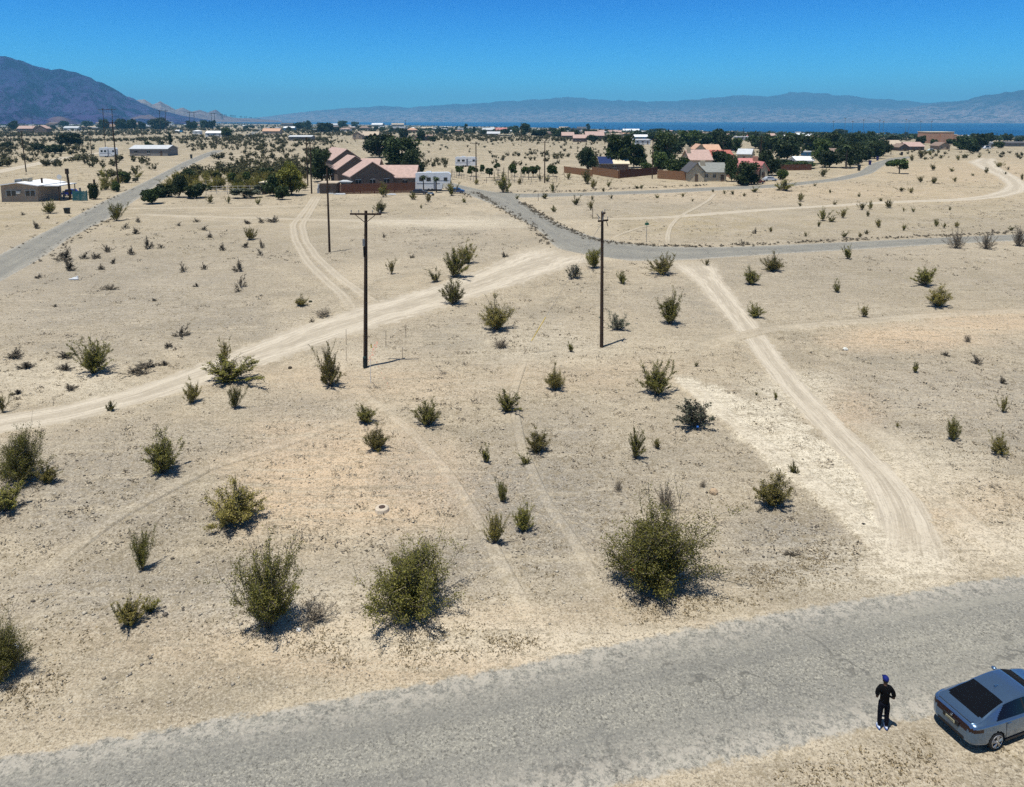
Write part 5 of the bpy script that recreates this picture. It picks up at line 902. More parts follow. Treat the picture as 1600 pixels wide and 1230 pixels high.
# salmon block by the sea
s, (X, Y, z) = at(1473, 224); t = ob('industrial_block', None, loc=(X, Y, z)); Wb = 46 / s; m = MB(); m.box(-Wb / 2, Wb * .36, 0, 16, -.5, 17 / s, WALLC['salmon']); m.build('wall', t); m = MB(); m.box(-Wb / 2 - .2, Wb * .36 + .2, -.2, 16.2, 17 / s + .005, 18 / s, ROOFC['cream']); m.build('roof', t); m = MB(); m.box(Wb * .36 + .02, Wb / 2, 1, 12, -.5, 13 / s, WALLC['salmon']); m.box(Wb * .36 + .03, Wb / 2 + .1, .9, 12.1, 13 / s + .01, 14 / s, ROOFC['cream']); m.build('side_wing', t); m = MB(); m.box(-Wb * .1, Wb * .0, -1.2, -.02, -.5, 14 / s, WALLC['salmon']); m.build('pier', t); tag(t, 'tall windowless salmon block standing in front of the sea at the right', 'building')
# plain houses
HS = [(27, 52, 207, 6, 4, 'brown', 'pink', 'gx', 'brown walled house with a pale pink roof on the left plain'), (54, 73, 208, 7, 5, 'brown', 'pink', 'gy', 'brown gabled house joined on the right of the pale pink roof on the left plain'), (99, 122, 204, 4, 2.5, 'white', 'palegrey', 'gx', 'low white house on the left plain behind the round tree'), (18, 36, 198, 4, 1, 'grey', 'dark', 'flat', 'dark flat house far at the left'), (4, 16, 186, 3, 1, 'white', 'white', 'flat', 'white house at the very top left of the plain'), (95, 112, 187, 3, 2, 'salmon', 'pink', 'gx', 'pink roofed house at the foot of the mountain'), (168, 182, 203, 5, 4, 'brown', 'brown', 'gx', 'brown roofed house behind the tall H-frame legs'), (144, 153, 203, 3, 1, 'grey', 'white', 'flat', 'small white roof left of the tall H-frame'),
      (321, 348, 214, 6, 3, 'white', 'white', 'gx', 'white low building left of the road end'), (301, 312, 210, 5, 1.5, 'white', 'white', 'hip', 'small white domed hut left of the white low building'), (203, 262, 244, 11, 5, 'grey', 'palegrey', 'gx', 'long trailer house with a pale metal roof beside the left road'),
      (410, 437, 210, 5, 4, 'tan', 'salmon', 'gx', 'salmon roofed house right of the far road'), (417, 436, 203, 3, 1, 'white', 'white', 'flat', 'white roof behind the salmon roofed house'), (443, 460, 205, 5, 2, 'blue', 'white', 'gx', 'pale blue house with a white roof on the middle plain'), (451, 487, 220, 6, 2, 'grey', 'palegrey', 'gx', 'mobile home with a pale roof behind the twin poles'), (489, 502, 207, 4, 1, 'grey', 'palegrey', 'flat', 'small grey flat house right of the mobile home'), (551, 566, 218, 7, 5, 'tan', 'tan', 'gy', 'tan gabled house front on the middle plain'), (566, 591, 217, 5, 6, 'grey', 'tan', 'gx', 'tan roofed house wing on the middle plain'), (561, 576, 204, 4, 3, 'grey', 'brown', 'hip', 'brown hip roofed house behind the tan one'), (636, 651, 207, 4, 3, 'salmon', 'salmon', 'hip', 'orange roofed house right of the thin pole'), (640, 652, 220, 5, 5, 'tan', 'brown', 'gy', 'brown gabled house with an arched front on the middle plain'), (652, 675, 220, 6, 3, 'brown', 'brown', 'gx', 'brown house wing hidden behind the dark tree'),
      (685, 698, 206, 4, 1, 'white', 'white', 'flat', 'small white house below the sea, left of centre'), (715, 726, 205, 4, 1, 'white', 'white', 'flat', 'small white house next to the dark upright tree'), (754, 774, 207, 4, 3, 'grey', 'palegrey', 'gx', 'grey roofed house left of the rose roofed one'), (761, 781, 212, 3, 3, 'grey', 'palegrey', 'gx', 'grey house with two roofs in front'), (774, 792, 208, 4, 4, 'brown', 'rose', 'gx', 'rose roofed house below the sea'), (779, 799, 213, 2, 1, 'cream', 'cream', 'flat', 'low yellow wall or truck below the rose roof'),
      (878, 897, 217, 5, 5, 'brown', 'pink', 'gx', 'left one of the pink twin roofs'), (896, 917, 222, 6, 5, 'brown', 'pink', 'gx', 'right one of the pink twin roofs'), (915, 944, 218, 6, 6, 'brown', 'pink', 'gx', 'pink roofed house right behind the twin roofs'), (992, 1016, 226, 7, 1, 'white', 'white', 'flat', 'white two level house, lower part'), (992, 1013, 219, 5, 3, 'blue', 'white', 'gx', 'white two level house, upper part'), (1068, 1080, 225, 3, 1, 'cream', 'white', 'flat', 'cream roof between the green trees')]
for (a, b_x, yb, wh, rh, wl, rf, kd, lab) in HS: house(a, b_x, yb, wh, rh, lab, wl, rf, kd, nw=2 if b_x - a > 14 else 1, door=b_x - a > 20, over=.4)
q = random.Random(77)
for i in range(46):
    px = q.uniform(0, 330) if i < 22 else q.uniform(340, 700) if i < 36 else q.uniform(800, 1000); lo = np.interp(px, [0, 340, 500, 700, 1000], [192, 193, 196, 199, 206]); py = lo + q.uniform(0, 9); w = q.uniform(11, 22) * (.6 + (py - 187) / 35)
    X, Y, z = P(px, py)
    if road_clear(np.array([X]), np.array([Y]))[0] < 9 or any(abs(px - (h[0] + h[1]) / 2) < 18 and abs(py - h[2]) < 6 for h in HS): continue
    wl, rf = q.choice(['white', 'tan', 'grey', 'brown', 'brown']), q.choice(['white', 'pink', 'palegrey', 'brown', 'tan', 'dark'])
    house(px - w / 2, px + w / 2, py, q.uniform(2.6, 4), q.uniform(1, 3), rel(px, py, f'{wl} house with {rf.replace("palegrey", "pale grey")} roof'), wl, rf, q.choice(['gx', 'flat', 'hip', 'gx']), nw=1, door=False, over=.4, rz=q.uniform(-15, 15))
# the far town: small houses in a strip under the sea
q = random.Random(21); FH = []
for i in range(170):
    px = q.uniform(340, 1600) if i > 55 else q.uniform(-10, 340); lo = np.interp(px, [340, 500, 700, 1000, 1300, 1600], [189.5, 192.5, 196.5, 204, 208, 210]); py = lo + q.uniform(.6, 10) * (1 if px > 340 else 1.1)
    if 1385 < px < 1500 and py > 215: continue
    X, Y, z = P(px, py); w = q.uniform(11, 22); d = q.uniform(9, 12); h = q.uniform(2.8, 3.6); r_ = q.uniform(.6, 2.2)
    wl, rf = q.choice(['white', 'tan', 'cream', 'grey', 'brown', 'white']), q.choice(['white', 'pink', 'palegrey', 'salmon', 'brown', 'white', 'dark', 'tan'])
    m = MB(); m.box(-w / 2, w / 2, 0, d, -.3, h, WALLC[wl]); t = MB(); e = .4
    t.add([(-w / 2 - e, -e, h + .01), (w / 2 + e, -e, h + .01), (w / 2 + e, d + e, h + .01), (-w / 2 - e, d + e, h + .01), (-w / 2 - e, d / 2, h + r_), (w / 2 + e, d / 2, h + r_)], [(0, 1, 5, 4), (2, 3, 4, 5), (1, 2, 5), (3, 0, 4), (3, 2, 1, 0)], ROOFC[rf])
    o = ob('house', None, loc=(X, Y, z), rz=q.uniform(-.5, .5)); m.build('wall', o); t.build('roof', o)
    rg = 'left of the centre' if px < 700 else 'in the centre' if px < 1100 else 'at the right'
    tag(o, rel(px, py, f'tiny {wl} house with {rf.replace("palegrey", "pale grey")} roof'), 'house', 'tiny houses of the far town')
TI = []
for i in range(330):
    px = q.uniform(-20, 1620) if i % 2 else q.uniform(-20, 900); lo = np.interp(px, [0, 340, 500, 700, 1000, 1300, 1600], [189, 189.5, 192.5, 196.5, 204, 208, 210]); py = lo + .4 + 14 * q.random() ** 1.3; X, Y, z = P(px, py); s_ = q.uniform(4.5, 10); TI.append((px, X, Y, z, s_, q.uniform(.7, 1.2)))
TI.sort(key=lambda a: a[2] / a[4])
for j, (px, X, Y, z, s_, k) in enumerate(TI):
    cr, tk = TR['dark'][j % 5]; 
    if j < 165:
        o = ob('tree', None, loc=(X, Y, z), rz=k * 9, scale=(s_ * k, s_ * k, s_)); ob('crown', cr, o); ob('trunk', tk, o); rg = 'on the left plain' if px < 520 else 'in the centre of the far town' if px < 1100 else 'in the right part of the far town'
        tag(o, rel(px, float(proj(X, Y, z)[1]), ('small' if s_ < 6 else 'taller') + ' far tree'), 'tree', 'distant trees of the town and plain')
def merge2(items, name, lab):
    Vs, Fs, b = [], [], 0; r = np.random.default_rng(8)
    for (px, X, Y, z, s_, k) in items:
        c = r.normal(size=(46, 3)) * [s_ * k * .26, s_ * k * .26, s_ * .2] + [X, Y, z + s_ * .5]; V, Fq = leaf_quads(c, s_ * .26, r); Vs.append(V); Fs.append(Fq + b); b += len(V)
    return tag(ob(name, mesh_np(name, np.concatenate(Vs), np.concatenate(Fs), [DARKG])), lab, kind='stuff')
ex = [(px, X, Y, z, s_ * .9, k) for (px, X, Y, z, s_, k) in TI[165:]]
for i in range(1300):
    px = q.uniform(-20, 1640); lo = np.interp(px, [340, 500, 700, 1000, 1300, 1600], [189.5, 192.5, 196.5, 204, 208, 210]); py = lo + .3 + 11 * q.random() ** 1.6; X, Y, z = P(px, py); ex.append((px, X, Y, z, q.uniform(4, 8), q.uniform(.8, 1.6)))
merge2(ex, 'distant_woodland', 'dark band of far trees mixed through the town under the sea')
# ---------------------------------------------------------------- poles
INS = plain('insulator', (.25, .24, .22), .3, .1, 4)
def pole(px, yb, yt, label, arms=None, lean=0, r=.16, group=None, extra=None, name='utility_pole', cat='power pole'):
    s, (X, Y, z) = scale_at(px, yb); H_ = None
    # height that puts the tip at row yt
    lo, hi = 0., 60.
    for _ in range(40):
        md = (lo + hi) / 2
        if proj(X, Y, z + md)[1] > yt: lo = md
        else: hi = md
    H_ = lo; t = ob(name, None, loc=(X, Y, gz(X, Y) - .02)); m = MB(); m.path([(0, 0, 0), (lean * .5, 0, H_ * .5), (lean, 0, H_)], [r, r * .85, r * .68], POLEW, 10); m.build('post', t, smooth=False)
    if arms:
        for (dz, L, ang, br) in arms:
            R = Matrix.Translation((lean, 0, H_ - dz)) @ Matrix.Rotation(math.radians(ang), 4, 'Z'); m = MB(); m.box(-L / 2, L / 2, -.17, -.06, -.07, .07, POLEW, R); m.build('crossarm', t)
            if br:
                m = MB()
                for sx in (-1, 1): m.tube(R @ Vector((sx * L * .32, -.19, -.05)), R @ Vector((0, -.16, -L * .28)), .03, .03, POLEW if br == 1 else METAL, 5)
                m.build('brace', t)
            for sx in (-.46, -.22, .22, .46):
                if L < 1.2 and abs(sx) < .3: continue
                m = MB(); a = R @ Vector((sx * L, -.115, .07)); m.tube(a, a + Vector((0, 0, .10)), .02, .02, METAL, 6); m.tube(a + Vector((0, 0, .10)), a + Vector((0, 0, .24)), .055, .04, INS, 8); m.build('insulator', t)
    tag(t, label, cat, group); return t, H_
t, H1 = pole(571, 573, 328, 'nearest wooden power pole with a braced cross-arm and a ribbed guard at its foot', [(.25, 2.45, -4, 1)], lean=.35, r=.17)
m = MB(); m.tube((.0, -.21, .04), (.0, -.21, .95), .13, .13, plain('teal_plastic', (.02, .05, .05), .5), 10); [m.tube((0, -.21, .12 + .12 * i), (0, -.21, .16 + .12 * i), .155, .155, BLACK, 10) for i in range(7)]; m.build('conduit_guard', t)
m = MB(); m.tube((.15, -.16, H1 - 2.75), (.15, -.16, H1 - 2.2), .10, .10, METAL); m.tube((.14, -.14, H1 - 3.6), (.15, -.16, H1 - 2.8), .045, .06, BLACK); m.tube((.05, -.12, H1 - 2.45), (.3, 0, H1 - 2.45), .04, .04, METAL, 5); m.build('cutout_switch', t)
m = MB(); m.tube((.04, -.175, .95), (.33, -.14, H1 - 3.2), .03, .03, BLACK, 6); m.build('riser_cable', t)
t2, H2 = pole(940, 542, 330, 'wooden power pole right of centre with short arms pointing towards us', [(.15, 1.0, 70, 0), (.75, 1.1, 35, 0)], lean=-.12, r=.165)
m = MB(); m.tube((-.12, -.2, H2 - .7), (-.05, -.25, H2 - .25), .05, .05, METAL); m.tube((.35, -.15, H2 - 1.2), (.2, -.15, H2 - .7), .03, .03, BLACK, 6); m.tube((-.6, -.15, H2 - .2), (-.3, -.15, H2 - .55), .04, .04, METAL, 6); m.build('switch_gear', t2)
pole(515, 394, 262, 'bare dark wooden pole standing in the field below the brown fence', [(1.2, 2.2, 70, 0)], r=.17)
pole(487, 303, 223, 'right one of the twin poles left of the pink roofed row', [(.3, 3.0, 20, 0), (1.6, 3.0, 20, 0)], r=.2); pole(481, 290, 214, 'left one of the twin poles left of the pink roofed row', [(.3, 2.6, 0, 0)], r=.2)
pole(186, 298, 190, 'big leaning wooden pole at the left road beside the green shrub', [(.3, 2.6, 60, 0)], lean=-.6, r=.22); pole(41, 269, 205, 'leaning wooden pole behind the tan house', [(.2, 2.0, 60, 0)], lean=-.7, r=.2)
for px, yb, yt, l in ((143, 243, 207, 'pole left of the white trailer on the left plain'), (87, 236, 205, 'thin pole below the dark round tree'), (222, 226, 200, 'pole above the long trailer house'), (244, 221, 201, 'pole left of the cypress on the left plain'), (275, 212, 194, 'pole below the white and blue tank'), (290, 213, 196, 'pole right of the white and blue tank'), (52, 207, 182, 'thin pole over the brown roofed house'), (12, 231, 209, 'thin pole at the left frame edge'), (17, 222, 198, 'second thin pole at the left frame edge'), (338, 228, 208, 'pole in front of the white low building'),
                     (744, 284, 222, 'pole right of the white camper'), (851, 286, 220, 'pole in the citrus yard'), (1019, 279, 216, 'dark pole in front of the tallest dark tree'), (634, 218, 188, 'pole on the middle plain beside the dark tree'), (815, 224, 196, 'pole under the ragged tall tree'), (827, 222, 203, 'short pole right of the ragged tall tree'), (1129, 262, 222, 'pole rising from the middle of the cluster'), (1188, 262, 212, 'pole at the left of the leafy estate'), (945, 226, 198, 'pole right of the pink roofed houses'), (977, 214, 196, 'pole left of the white two level house'), (576, 214, 196, 'pole over the tan house on the middle plain'), (957, 212, 198, 'thin pole behind the tall green tree, left one'), (967, 212, 199, 'thin pole behind the tall green tree, right one'), (1161, 221, 200, 'thin pole over the white mobile home')):
    pole(px, yb, yt, l, [(.5, 2.6, 10, 0)], r=.2)
def hframe(px0, px1, yb, yt, label, xb=True, group=None):
    s, (X, Y, z) = scale_at((px0 + px1) / 2, yb); W = (px1 - px0) / s; t = ob('transmission_tower', None, loc=(X, Y, z)); lo, hi = 0., 90.
    for _ in range(40):
        md = (lo + hi) / 2
        if proj(X, Y, z + md)[1] > yt: lo = md
        else: hi = md
    r = max(.22, .16 * Y / 350)
    for sx in (-1, 1): m = MB(); m.path([(sx * W / 2, 0, 0), (sx * W / 2, 0, lo)], [r, r * .7], POLEW, 8); m.build('post', t)
    m = MB(); m.box(-W * 1.0, W * 1.0, -r - .1, -r + .02, lo * .945, lo * .945 + .3 * r / .22, POLEW); m.build('crossarm', t)
    if xb: m = MB(); m.tube((-W / 2, .1, lo * .70), (W / 2, .1, lo * .52), .09, .09, POLEW, 5); m.tube((-W / 2, -.1, lo * .52), (W / 2, -.1, lo * .70), .09, .09, POLEW, 5); m.build('cross_brace', t)
    tag(t, label, 'pylon', group); return t
gp = 'H-frame power pylons marching towards the mountain'
hframe(165, 179, 235, 168, 'tallest wooden H-frame pylon, right of the white trailer roof', group=gp); hframe(251, 260, 207, 172, 'second H-frame pylon, left of the white and blue tank', group=gp); hframe(297, 304, 199, 175, 'third H-frame pylon, in front of the pale crags', group=gp)
hframe(331, 336, 196, 177, 'fourth H-frame pylon, below the last crag', False, gp)
for i, (px, yt) in enumerate(((346, 178), (352, 179), (361, 180), (366, 180), (376, 181), (383, 181), (391, 182), (398, 182), (404, 183), (412, 183), (420, 184), (428, 184))): hframe(px, px + 2.2, 193.5 - i * .15, yt, 'tiny far pylon in the receding row at the end of the mountain', False, 'tiny pylons of the receding row')
SPM = plain('lamp_steel', (.10, .11, .12), .5)
for px, yt, l in ((1301, 190, 'first'), (1319, 185, 'second'), (1331, 190, 'third'), (1348, 188, 'fourth, thicker'), (1373, 189, 'fifth'), (1379, 190, 'sixth'), (1414, 187, 'seventh'), (1419, 189, 'eighth'), (1437, 190, 'ninth'), (1454, 190, 'tenth, above the salmon block')):
    s, (X, Y, z) = scale_at(px, 216); lo = (216 - yt) / s; t = ob('floodlight_pole', None, loc=(X, Y, z)); m = MB(); m.tube((0, 0, 0), (0, 0, lo), .26, .16, SPM, 8); m.build('post', t); m = MB(); m.box(-1.1, 1.1, -.3, .1, lo - .5, lo + .5, SPM); m.box(-1.0, 1.0, -.32, -.301, lo - .35, lo + .35, INS); m.build('lamp_head', t); tag(t, f'{l} floodlight pole from the left in front of the sea', 'light pole', 'floodlight poles in front of the sea')
# ---------------------------------------------------------------- trailers, cars, yard things
WHT = plain('white_gelcoat', (.60, .62, .64), .4, .05, 1, spec=.5); STR = plain('grey_stripe', (.16, .18, .22), .5)
def trailer(px0, px1, yb, hpx, label, step=True):
    s, (X, Y, z) = scale_at((px0 + px1) / 2, yb); L = (px1 - px0) / s; H_ = hpx / s; t = ob('travel_trailer', None, loc=(X, Y, z)); m = MB(); b = .55
    prof = [(-L / 2, b), (-L / 2 + .1, H_ * .97), (-L / 2 + .6, H_), (L * .5 - .6, H_ * (1.02 if step else 1.0)), (L / 2, H_ * .9), (L / 2 - .1, H_ * .45 if step else b), (L * .28, H_ * .42 if step else b), (L * .25, b)]
    n = len(prof); m.add([(x, 0, zz) for x, zz in prof] + [(x, 2.5, zz) for x, zz in prof], [tuple(range(n)), tuple(range(n, 2 * n))[::-1]] + [((i + 1) % n, i, n + i, n + (i + 1) % n) for i in range(n)], WHT); m.build('body', t)
    m = MB(); m.box(-L * .45, L * .2, -.02, -.003, H_ * .40, H_ * .44, STR); m.box(L * .1, L * .47, -.02, -.003, H_ * .56, H_ * .59, STR); m.build('stripe', t)
    for cx, w in ((-L * .33, .55), (-L * .12, .6), (L * .36, .5)):
        m = MB(); m.box(cx - w, cx + w, -.03, -.004, H_ * .55, H_ * .75, WGL); m.build('window', t)
    m = MB(); m.box(L * .02, L * .02 + .7, -.03, -.004, b, H_ * .82, STR); m.build('door', t)
    m = MB(); m.box(-L * .2, -L * .05, .8, 1.7, H_ + .02, H_ + .35, WHT); m.build('roof_vent', t)
    for cx in (-L * .12, -L * .02): m = MB(); m.tube((cx, -.02, .38), (cx, .25, .38), .38, .38, BLACK, 14); m.build('wheel', t)
    m = MB(); m.box(-L / 2 + .1, L * .24, .1, 2.3, .3, b + .01, BLACK); m.build('chassis', t)
    return tag(t, label, 'trailer')
trailer(649, 704, 299, 29, 'long white fifth-wheel trailer at the right end of the pink roofed row'); trailer(711, 745, 261, 15.5, 'white camper trailer behind the citrus trees', False); trailer(155, 181, 246, 15, 'white camper trailer on the left plain', False)
s, (X, Y, z) = at(279, 207); t = ob('storage_tank', None, loc=(X, Y, z)); m = MB(); m.tube((-5, 0, 2.2), (2.5, 0, 2.2), 1.9, 1.9, WHT, 14); m.build('tank', t); m = MB(); m.box(2.6, 7, -1.6, 1.6, .4, 3.2, plain('bright_blue', (.02, .20, .42), .5)); m.build('blue_end', t); m = MB(); [m.box(a, a + .4, -1.4, 1.4, 0, .5, METAL) for a in (-4, 1.4, 4)]; m.build('cradle', t); tag(t, 'white tank with a blue end on the left plain', 'tank')
def small_car(px, yb, L, col, label, rz=0, tall=0, name='parked_car', cat='car'):
    s, (X, Y, z) = scale_at(px, yb); t = ob(name, None, loc=(X, Y, z), rz=math.radians(rz)); w = 1.8; b = plain(name + '_paint', col, .3, .05, 1, coat=.5, spec=.5)
    pr = [(-L / 2, .35), (-L / 2, .85), (-L * .36, .98), (-L * .24, 1.42 + tall), (L * .12, 1.45 + tall), (L * .27, .98), (L * .47, .8), (L / 2, .4)]; n = len(pr)
    m = MB(); m.add([(x, -w / 2 + (.12 if zz > 1.2 else 0), zz) for x, zz in pr] + [(x, w / 2 - (.12 if zz > 1.2 else 0), zz) for x, zz in pr], [tuple(range(n))[::-1], tuple(range(n, 2 * n))] + [(i, (i + 1) % n, n + (i + 1) % n, n + i) for i in range(n)], b); m.build('body', t)
    for sy in (-1, 1):
        m = MB(); y0 = sy * (w / 2 + .004); y1 = sy * (w / 2 - .112); m.add([(-L * .31, y0, 1.02), (L * .22, y0, 1.02), (L * .11, y1, 1.38 + tall), (-L * .22, y1, 1.38 + tall)], [(0, 1, 2, 3)], WGL); m.build('side_window', t)
    for sx in (-1, 1):
        for sy in (-1, 1): m = MB(); m.tube((sx * L * .31, sy * (w / 2 - .16), .33), (sx * L * .31, sy * (w / 2 + .03), .33), .33, .33, BLACK, 14); m.tube((sx * L * .31, sy * (w / 2 + .031), .33), (sx * L * .31, sy * (w / 2 + .04), .33), .19, .19, METAL, 10); m.build('wheel', t)
    m = MB(); [m.box(L / 2 - .1, L / 2 + .01, sy * .55 - .2, sy * .55 + .2, .58, .72, INS) for sy in (-1, 1)]; m.build('headlight', t)
    return tag(t, label, cat)
small_car(1203, 283, 4.6, (.42, .46, .52), 'small silver car parked on the driveway of the rose roofed house', 4); small_car(1183, 287, 4.4, (.10, .01, .015), 'dark red car half hidden behind the very dark tree', 8); small_car(113, 306, 4.8, (.02, .03, .22), 'blue car parked under the posts beside the tan house', 0, .3); small_car(229, 243, 4.8, (.14, .012, .025), 'dark red car in front of the long trailer house', 0); small_car(1455, 237, 5.0, (.5, .55, .5), 'white pickup parked in front of the long pink roofed house', 0, .3); small_car(655, 304, 4.6, (.015, .02, .035), 'dark car in front of the left end of the white trailer', 0); small_car(714, 302, 4.2, (.02, .05, .14), 'dark blue car behind the bush at the end of the white trailer', 0)
small_car(1542, 233, 5.2, (.55, .57, .6), 'white van at the right near the broad dark trees', 0, .8); small_car(395, 211, 4.6, (.30, .33, .38), 'grey car on the far stretch of the left road', 80)
s, (X, Y, z) = at(673, 306); t = ob('quad_bike', None, loc=(X, Y, z)); m = MB(); m.box(-.7, .7, -.3, .3, .5, .8, plain('pale_blue_plastic', (.20, .30, .42), .4)); m.box(-.3, .5, -.2, .2, .8, 1.0, BLACK); m.build('body', t)
for a in (-.6, .6):
    for b2 in (-.4, .4): m = MB(); m.tube((a, b2 - .1, .3), (a, b2 + .1, .3), .3, .3, BLACK, 10); m.build('wheel', t)
tag(t, 'small pale blue quad bike in front of the white trailer', 'quad bike')
BT = plain('blue_tarp', (.01, .12, .50), .5, .15, 1)
s, (X, Y, z) = at(786, 281); t = ob('tarp_shelter', None, loc=(X, Y, z)); m = MB(); xs_ = np.linspace(-3, 3, 9); vs = [(x, y, 2.5 + .25 * math.cos(x * 1.4) - .2 * (y > 1)) for y in (-1.2, 1.2) for x in xs_]; m.add([(v[0], v[1], v[2]) for v in vs] + [(v[0], v[1], v[2] - .03) for v in vs], [(i, i + 1, i + 10, i + 9) for i in range(8)] + [(i + 18, i + 27, i + 28, i + 19) for i in range(8)], BT); m.build('canopy', t)
for a in (-2.9, 2.9):
    for b2 in (-1.1, 1.1): m = MB(); m.tube((a, b2, 0), (a, b2, 2.5), .06, .06, POLEW, 6); m.build('pole', t)
tag(t, 'bright blue tarp shelter in the citrus yard', 'shelter')
def rail_fence(pts, h, label, mat, step=2.5, rails=2, name='rail_fence', lean=0):
    w = [P(*p) for p in pts]; t = ob(name, None, loc=w[0]); o0 = Vector(w[0]); m = MB(); k = 0; pm = []
    for i in range(len(w) - 1):
        a, b = Vector(w[i]) - o0, Vector(w[i + 1]) - o0; L = (b - a).length; n = max(1, int(L / step))
        for j in range(n + (i == len(w) - 2)):
            p = a + (b - a) * j / n; pp = MB(); pp.tube(p, p + Vector((q.uniform(-.05, .05), 0, h * q.uniform(.95, 1.1))), .07, .06, mat, 6); 
            if k < 60: pp.build('post', t)
            k += 1
        for r_ in range(rails): z_ = h * (r_ + 1) / (rails + .2); m.tube(a + Vector((0, 0, z_)), b + Vector((0, 0, z_)), .045, .045, mat, 5)
    m.build('rail', t); return tag(t, label, 'fence')
GW = plain('weathered_white_rail', (.38, .38, .38), .8, .2, 3)
rail_fence([(322, 304), (372, 303), (410, 303)], 2.2, 'white railing of the corral in front of the small trees', GW, 2.2, 3); rail_fence([(322, 292), (410, 290)], 2.0, 'rear white railing of the corral', GW, 3, 2)
rail_fence([(706, 276), (725, 281), (745, 286), (790, 286), (870, 284)], 1.9, 'post and wire fence around the citrus yard', plain('grey_post', (.16, .15, .14), .9), 2.6, 2)
for i, (px, h) in enumerate(((778, 17), (794, 17), (814, 20), (826, 18), (843, 20), (706, 12), (787, 15))):
    s, (X, Y, z) = at(px, 281 if i < 5 else 277); m = MB(); m.tube((0, 0, 0), (.05, 0, h / s), .12, .1, POLEW, 7); m.tube((.05, 0, h / s), (.05, 0, h / s + .06), .14, .12, POLEW, 7); tag(m.build('post', loc=(X, Y, z)), rel(px, 281 if i < 5 else 277, 'dark upright post'), 'post', 'dark posts of the citrus yard')
SGN = plain('green_sign', (.01, .11, .06), .5)
s, (X, Y, z) = at(1010, 379); t = ob('street_sign', None, loc=(X, Y, gz(X, Y))); m = MB(); m.tube((0, 0, 0), (0, 0, 3.0), .04, .04, METAL, 8); m.build('post', t); m = MB(); m.box(-.32, .32, -.06, -.045, 2.75, 3.15, SGN); m.box(-.30, .30, -.066, -.0605, 3.10, 3.125, TRIM); m.build('sign_plate', t); m = MB(); m.box(-.02, .02, -.4, .3, 3.16, 3.36, SGN); m.build('street_blade', t); tag(t, 'small green street sign on a thin post beside the road junction', 'sign')
s, (X, Y, z) = at(926, 342); m = MB(); m.tube((0, 0, 0), (0, 0, 2.3), .06, .06, POLEW, 7); m.box(.05, 1.2, -.05, .05, .12, .22, POLEW); tag(m.build('marker_post', loc=(X, Y, z)), 'dark post with a foot board beside the sandy trail start', 'post')
s, (X, Y, z) = at(841, 314); m = MB(); m.tube((0, 0, 0), (0, 0, 1.7), .06, .05, POLEW, 7); m.tube((0, 0, 1.7), (0, 0, 1.75), .07, .06, METAL, 7); tag(m.build('marker_post', loc=(X, Y, z)), 'thin post in the fork between the two roads', 'post')
def bin_(px, yb, col, label, h=1.3):
    s, (X, Y, z) = at(px, yb); t = ob('wheelie_bin', None, loc=(X, Y, z + .02)); mt = plain('bin_plastic', col, .5); m = MB(); m.add([(-.35, -.35, .06), (.35, -.35, .06), (.35, .35, .06), (-.35, .35, .06), (-.45, -.45, h), (.45, -.45, h), (.45, .45, h), (-.45, .45, h)], [(3, 2, 1, 0), (0, 1, 5, 4), (1, 2, 6, 5), (2, 3, 7, 6), (3, 0, 4, 7), (4, 5, 6, 7)], mt); m.build('body', t); m = MB(); m.box(-.5, .5, -.52, .5, h + .005, h + .1, mt); m.build('lid', t)
    for a in (-.3, .3): m = MB(); m.tube((a - .05, .4, .14), (a + .05, .4, .14), .14, .14, BLACK, 10); m.build('wheel', t)
    tag(t, label, 'bin')
bin_(299, 248, (.03, .04, .04), 'dark bin standing at the left road near the trailer house', 2.0); bin_(1359, 258, (.02, .02, .12), 'dark blue bin, upper right of three on the curving road', 1.9); bin_(1371, 251, (.02, .02, .12), 'dark blue bin near the top bend of the curving road', 1.9); bin_(1342, 267, (.02, .02, .02), 'black bin, lowest of the bins on the curving road', 1.9); bin_(105, 334, (.02, .025, .02), 'dark bin beside the lane to the tan house', 1.1); bin_(1409, 243, (.015, .015, .02), 'black bin at the far end of the curving road', 1.8)
# small white things by the row
for px, yb, L, l in ((531, 304.5, 3.4, 'pale boards lying at the left end of the yard fence'), (612, 304.5, 2.6, 'white sheet lying in front of the yard fence'), (517, 303, 1.8, 'white scrap heap under the open shed'), (118, 437, 1.1, 'pale broken board lying alone in the left field')):
    s, (X, Y, z) = at(px, yb); m = MB(); [m.box(-L / 2 + .3 * i, L / 2 - .2 * i, -.5 + .25 * i, -.2 + .3 * i, .05 + .09 * i, .13 + .09 * i, WHT) for i in range(3)]; tag(m.build('scrap_board', loc=(X, Y, gz(X, Y))), l, 'scrap')
s, (X, Y, z) = at(498, 302); t = MB(); t.tube((0, 0, 0), (0, 0, 1.2), .42, .42, WHT, 12); t.tube((0, 0, 1.2), (0, 0, 1.45), .42, .15, WHT, 12); t.tube((0, .3, 1.0), (0, .3, 2.4), .35, .3, WHT, 12); tag(t.build('water_drum', loc=(X, Y, z)), 'white drum standing left of the open brown shed', 'drum')
s, (X, Y, z) = at(627, 304); 
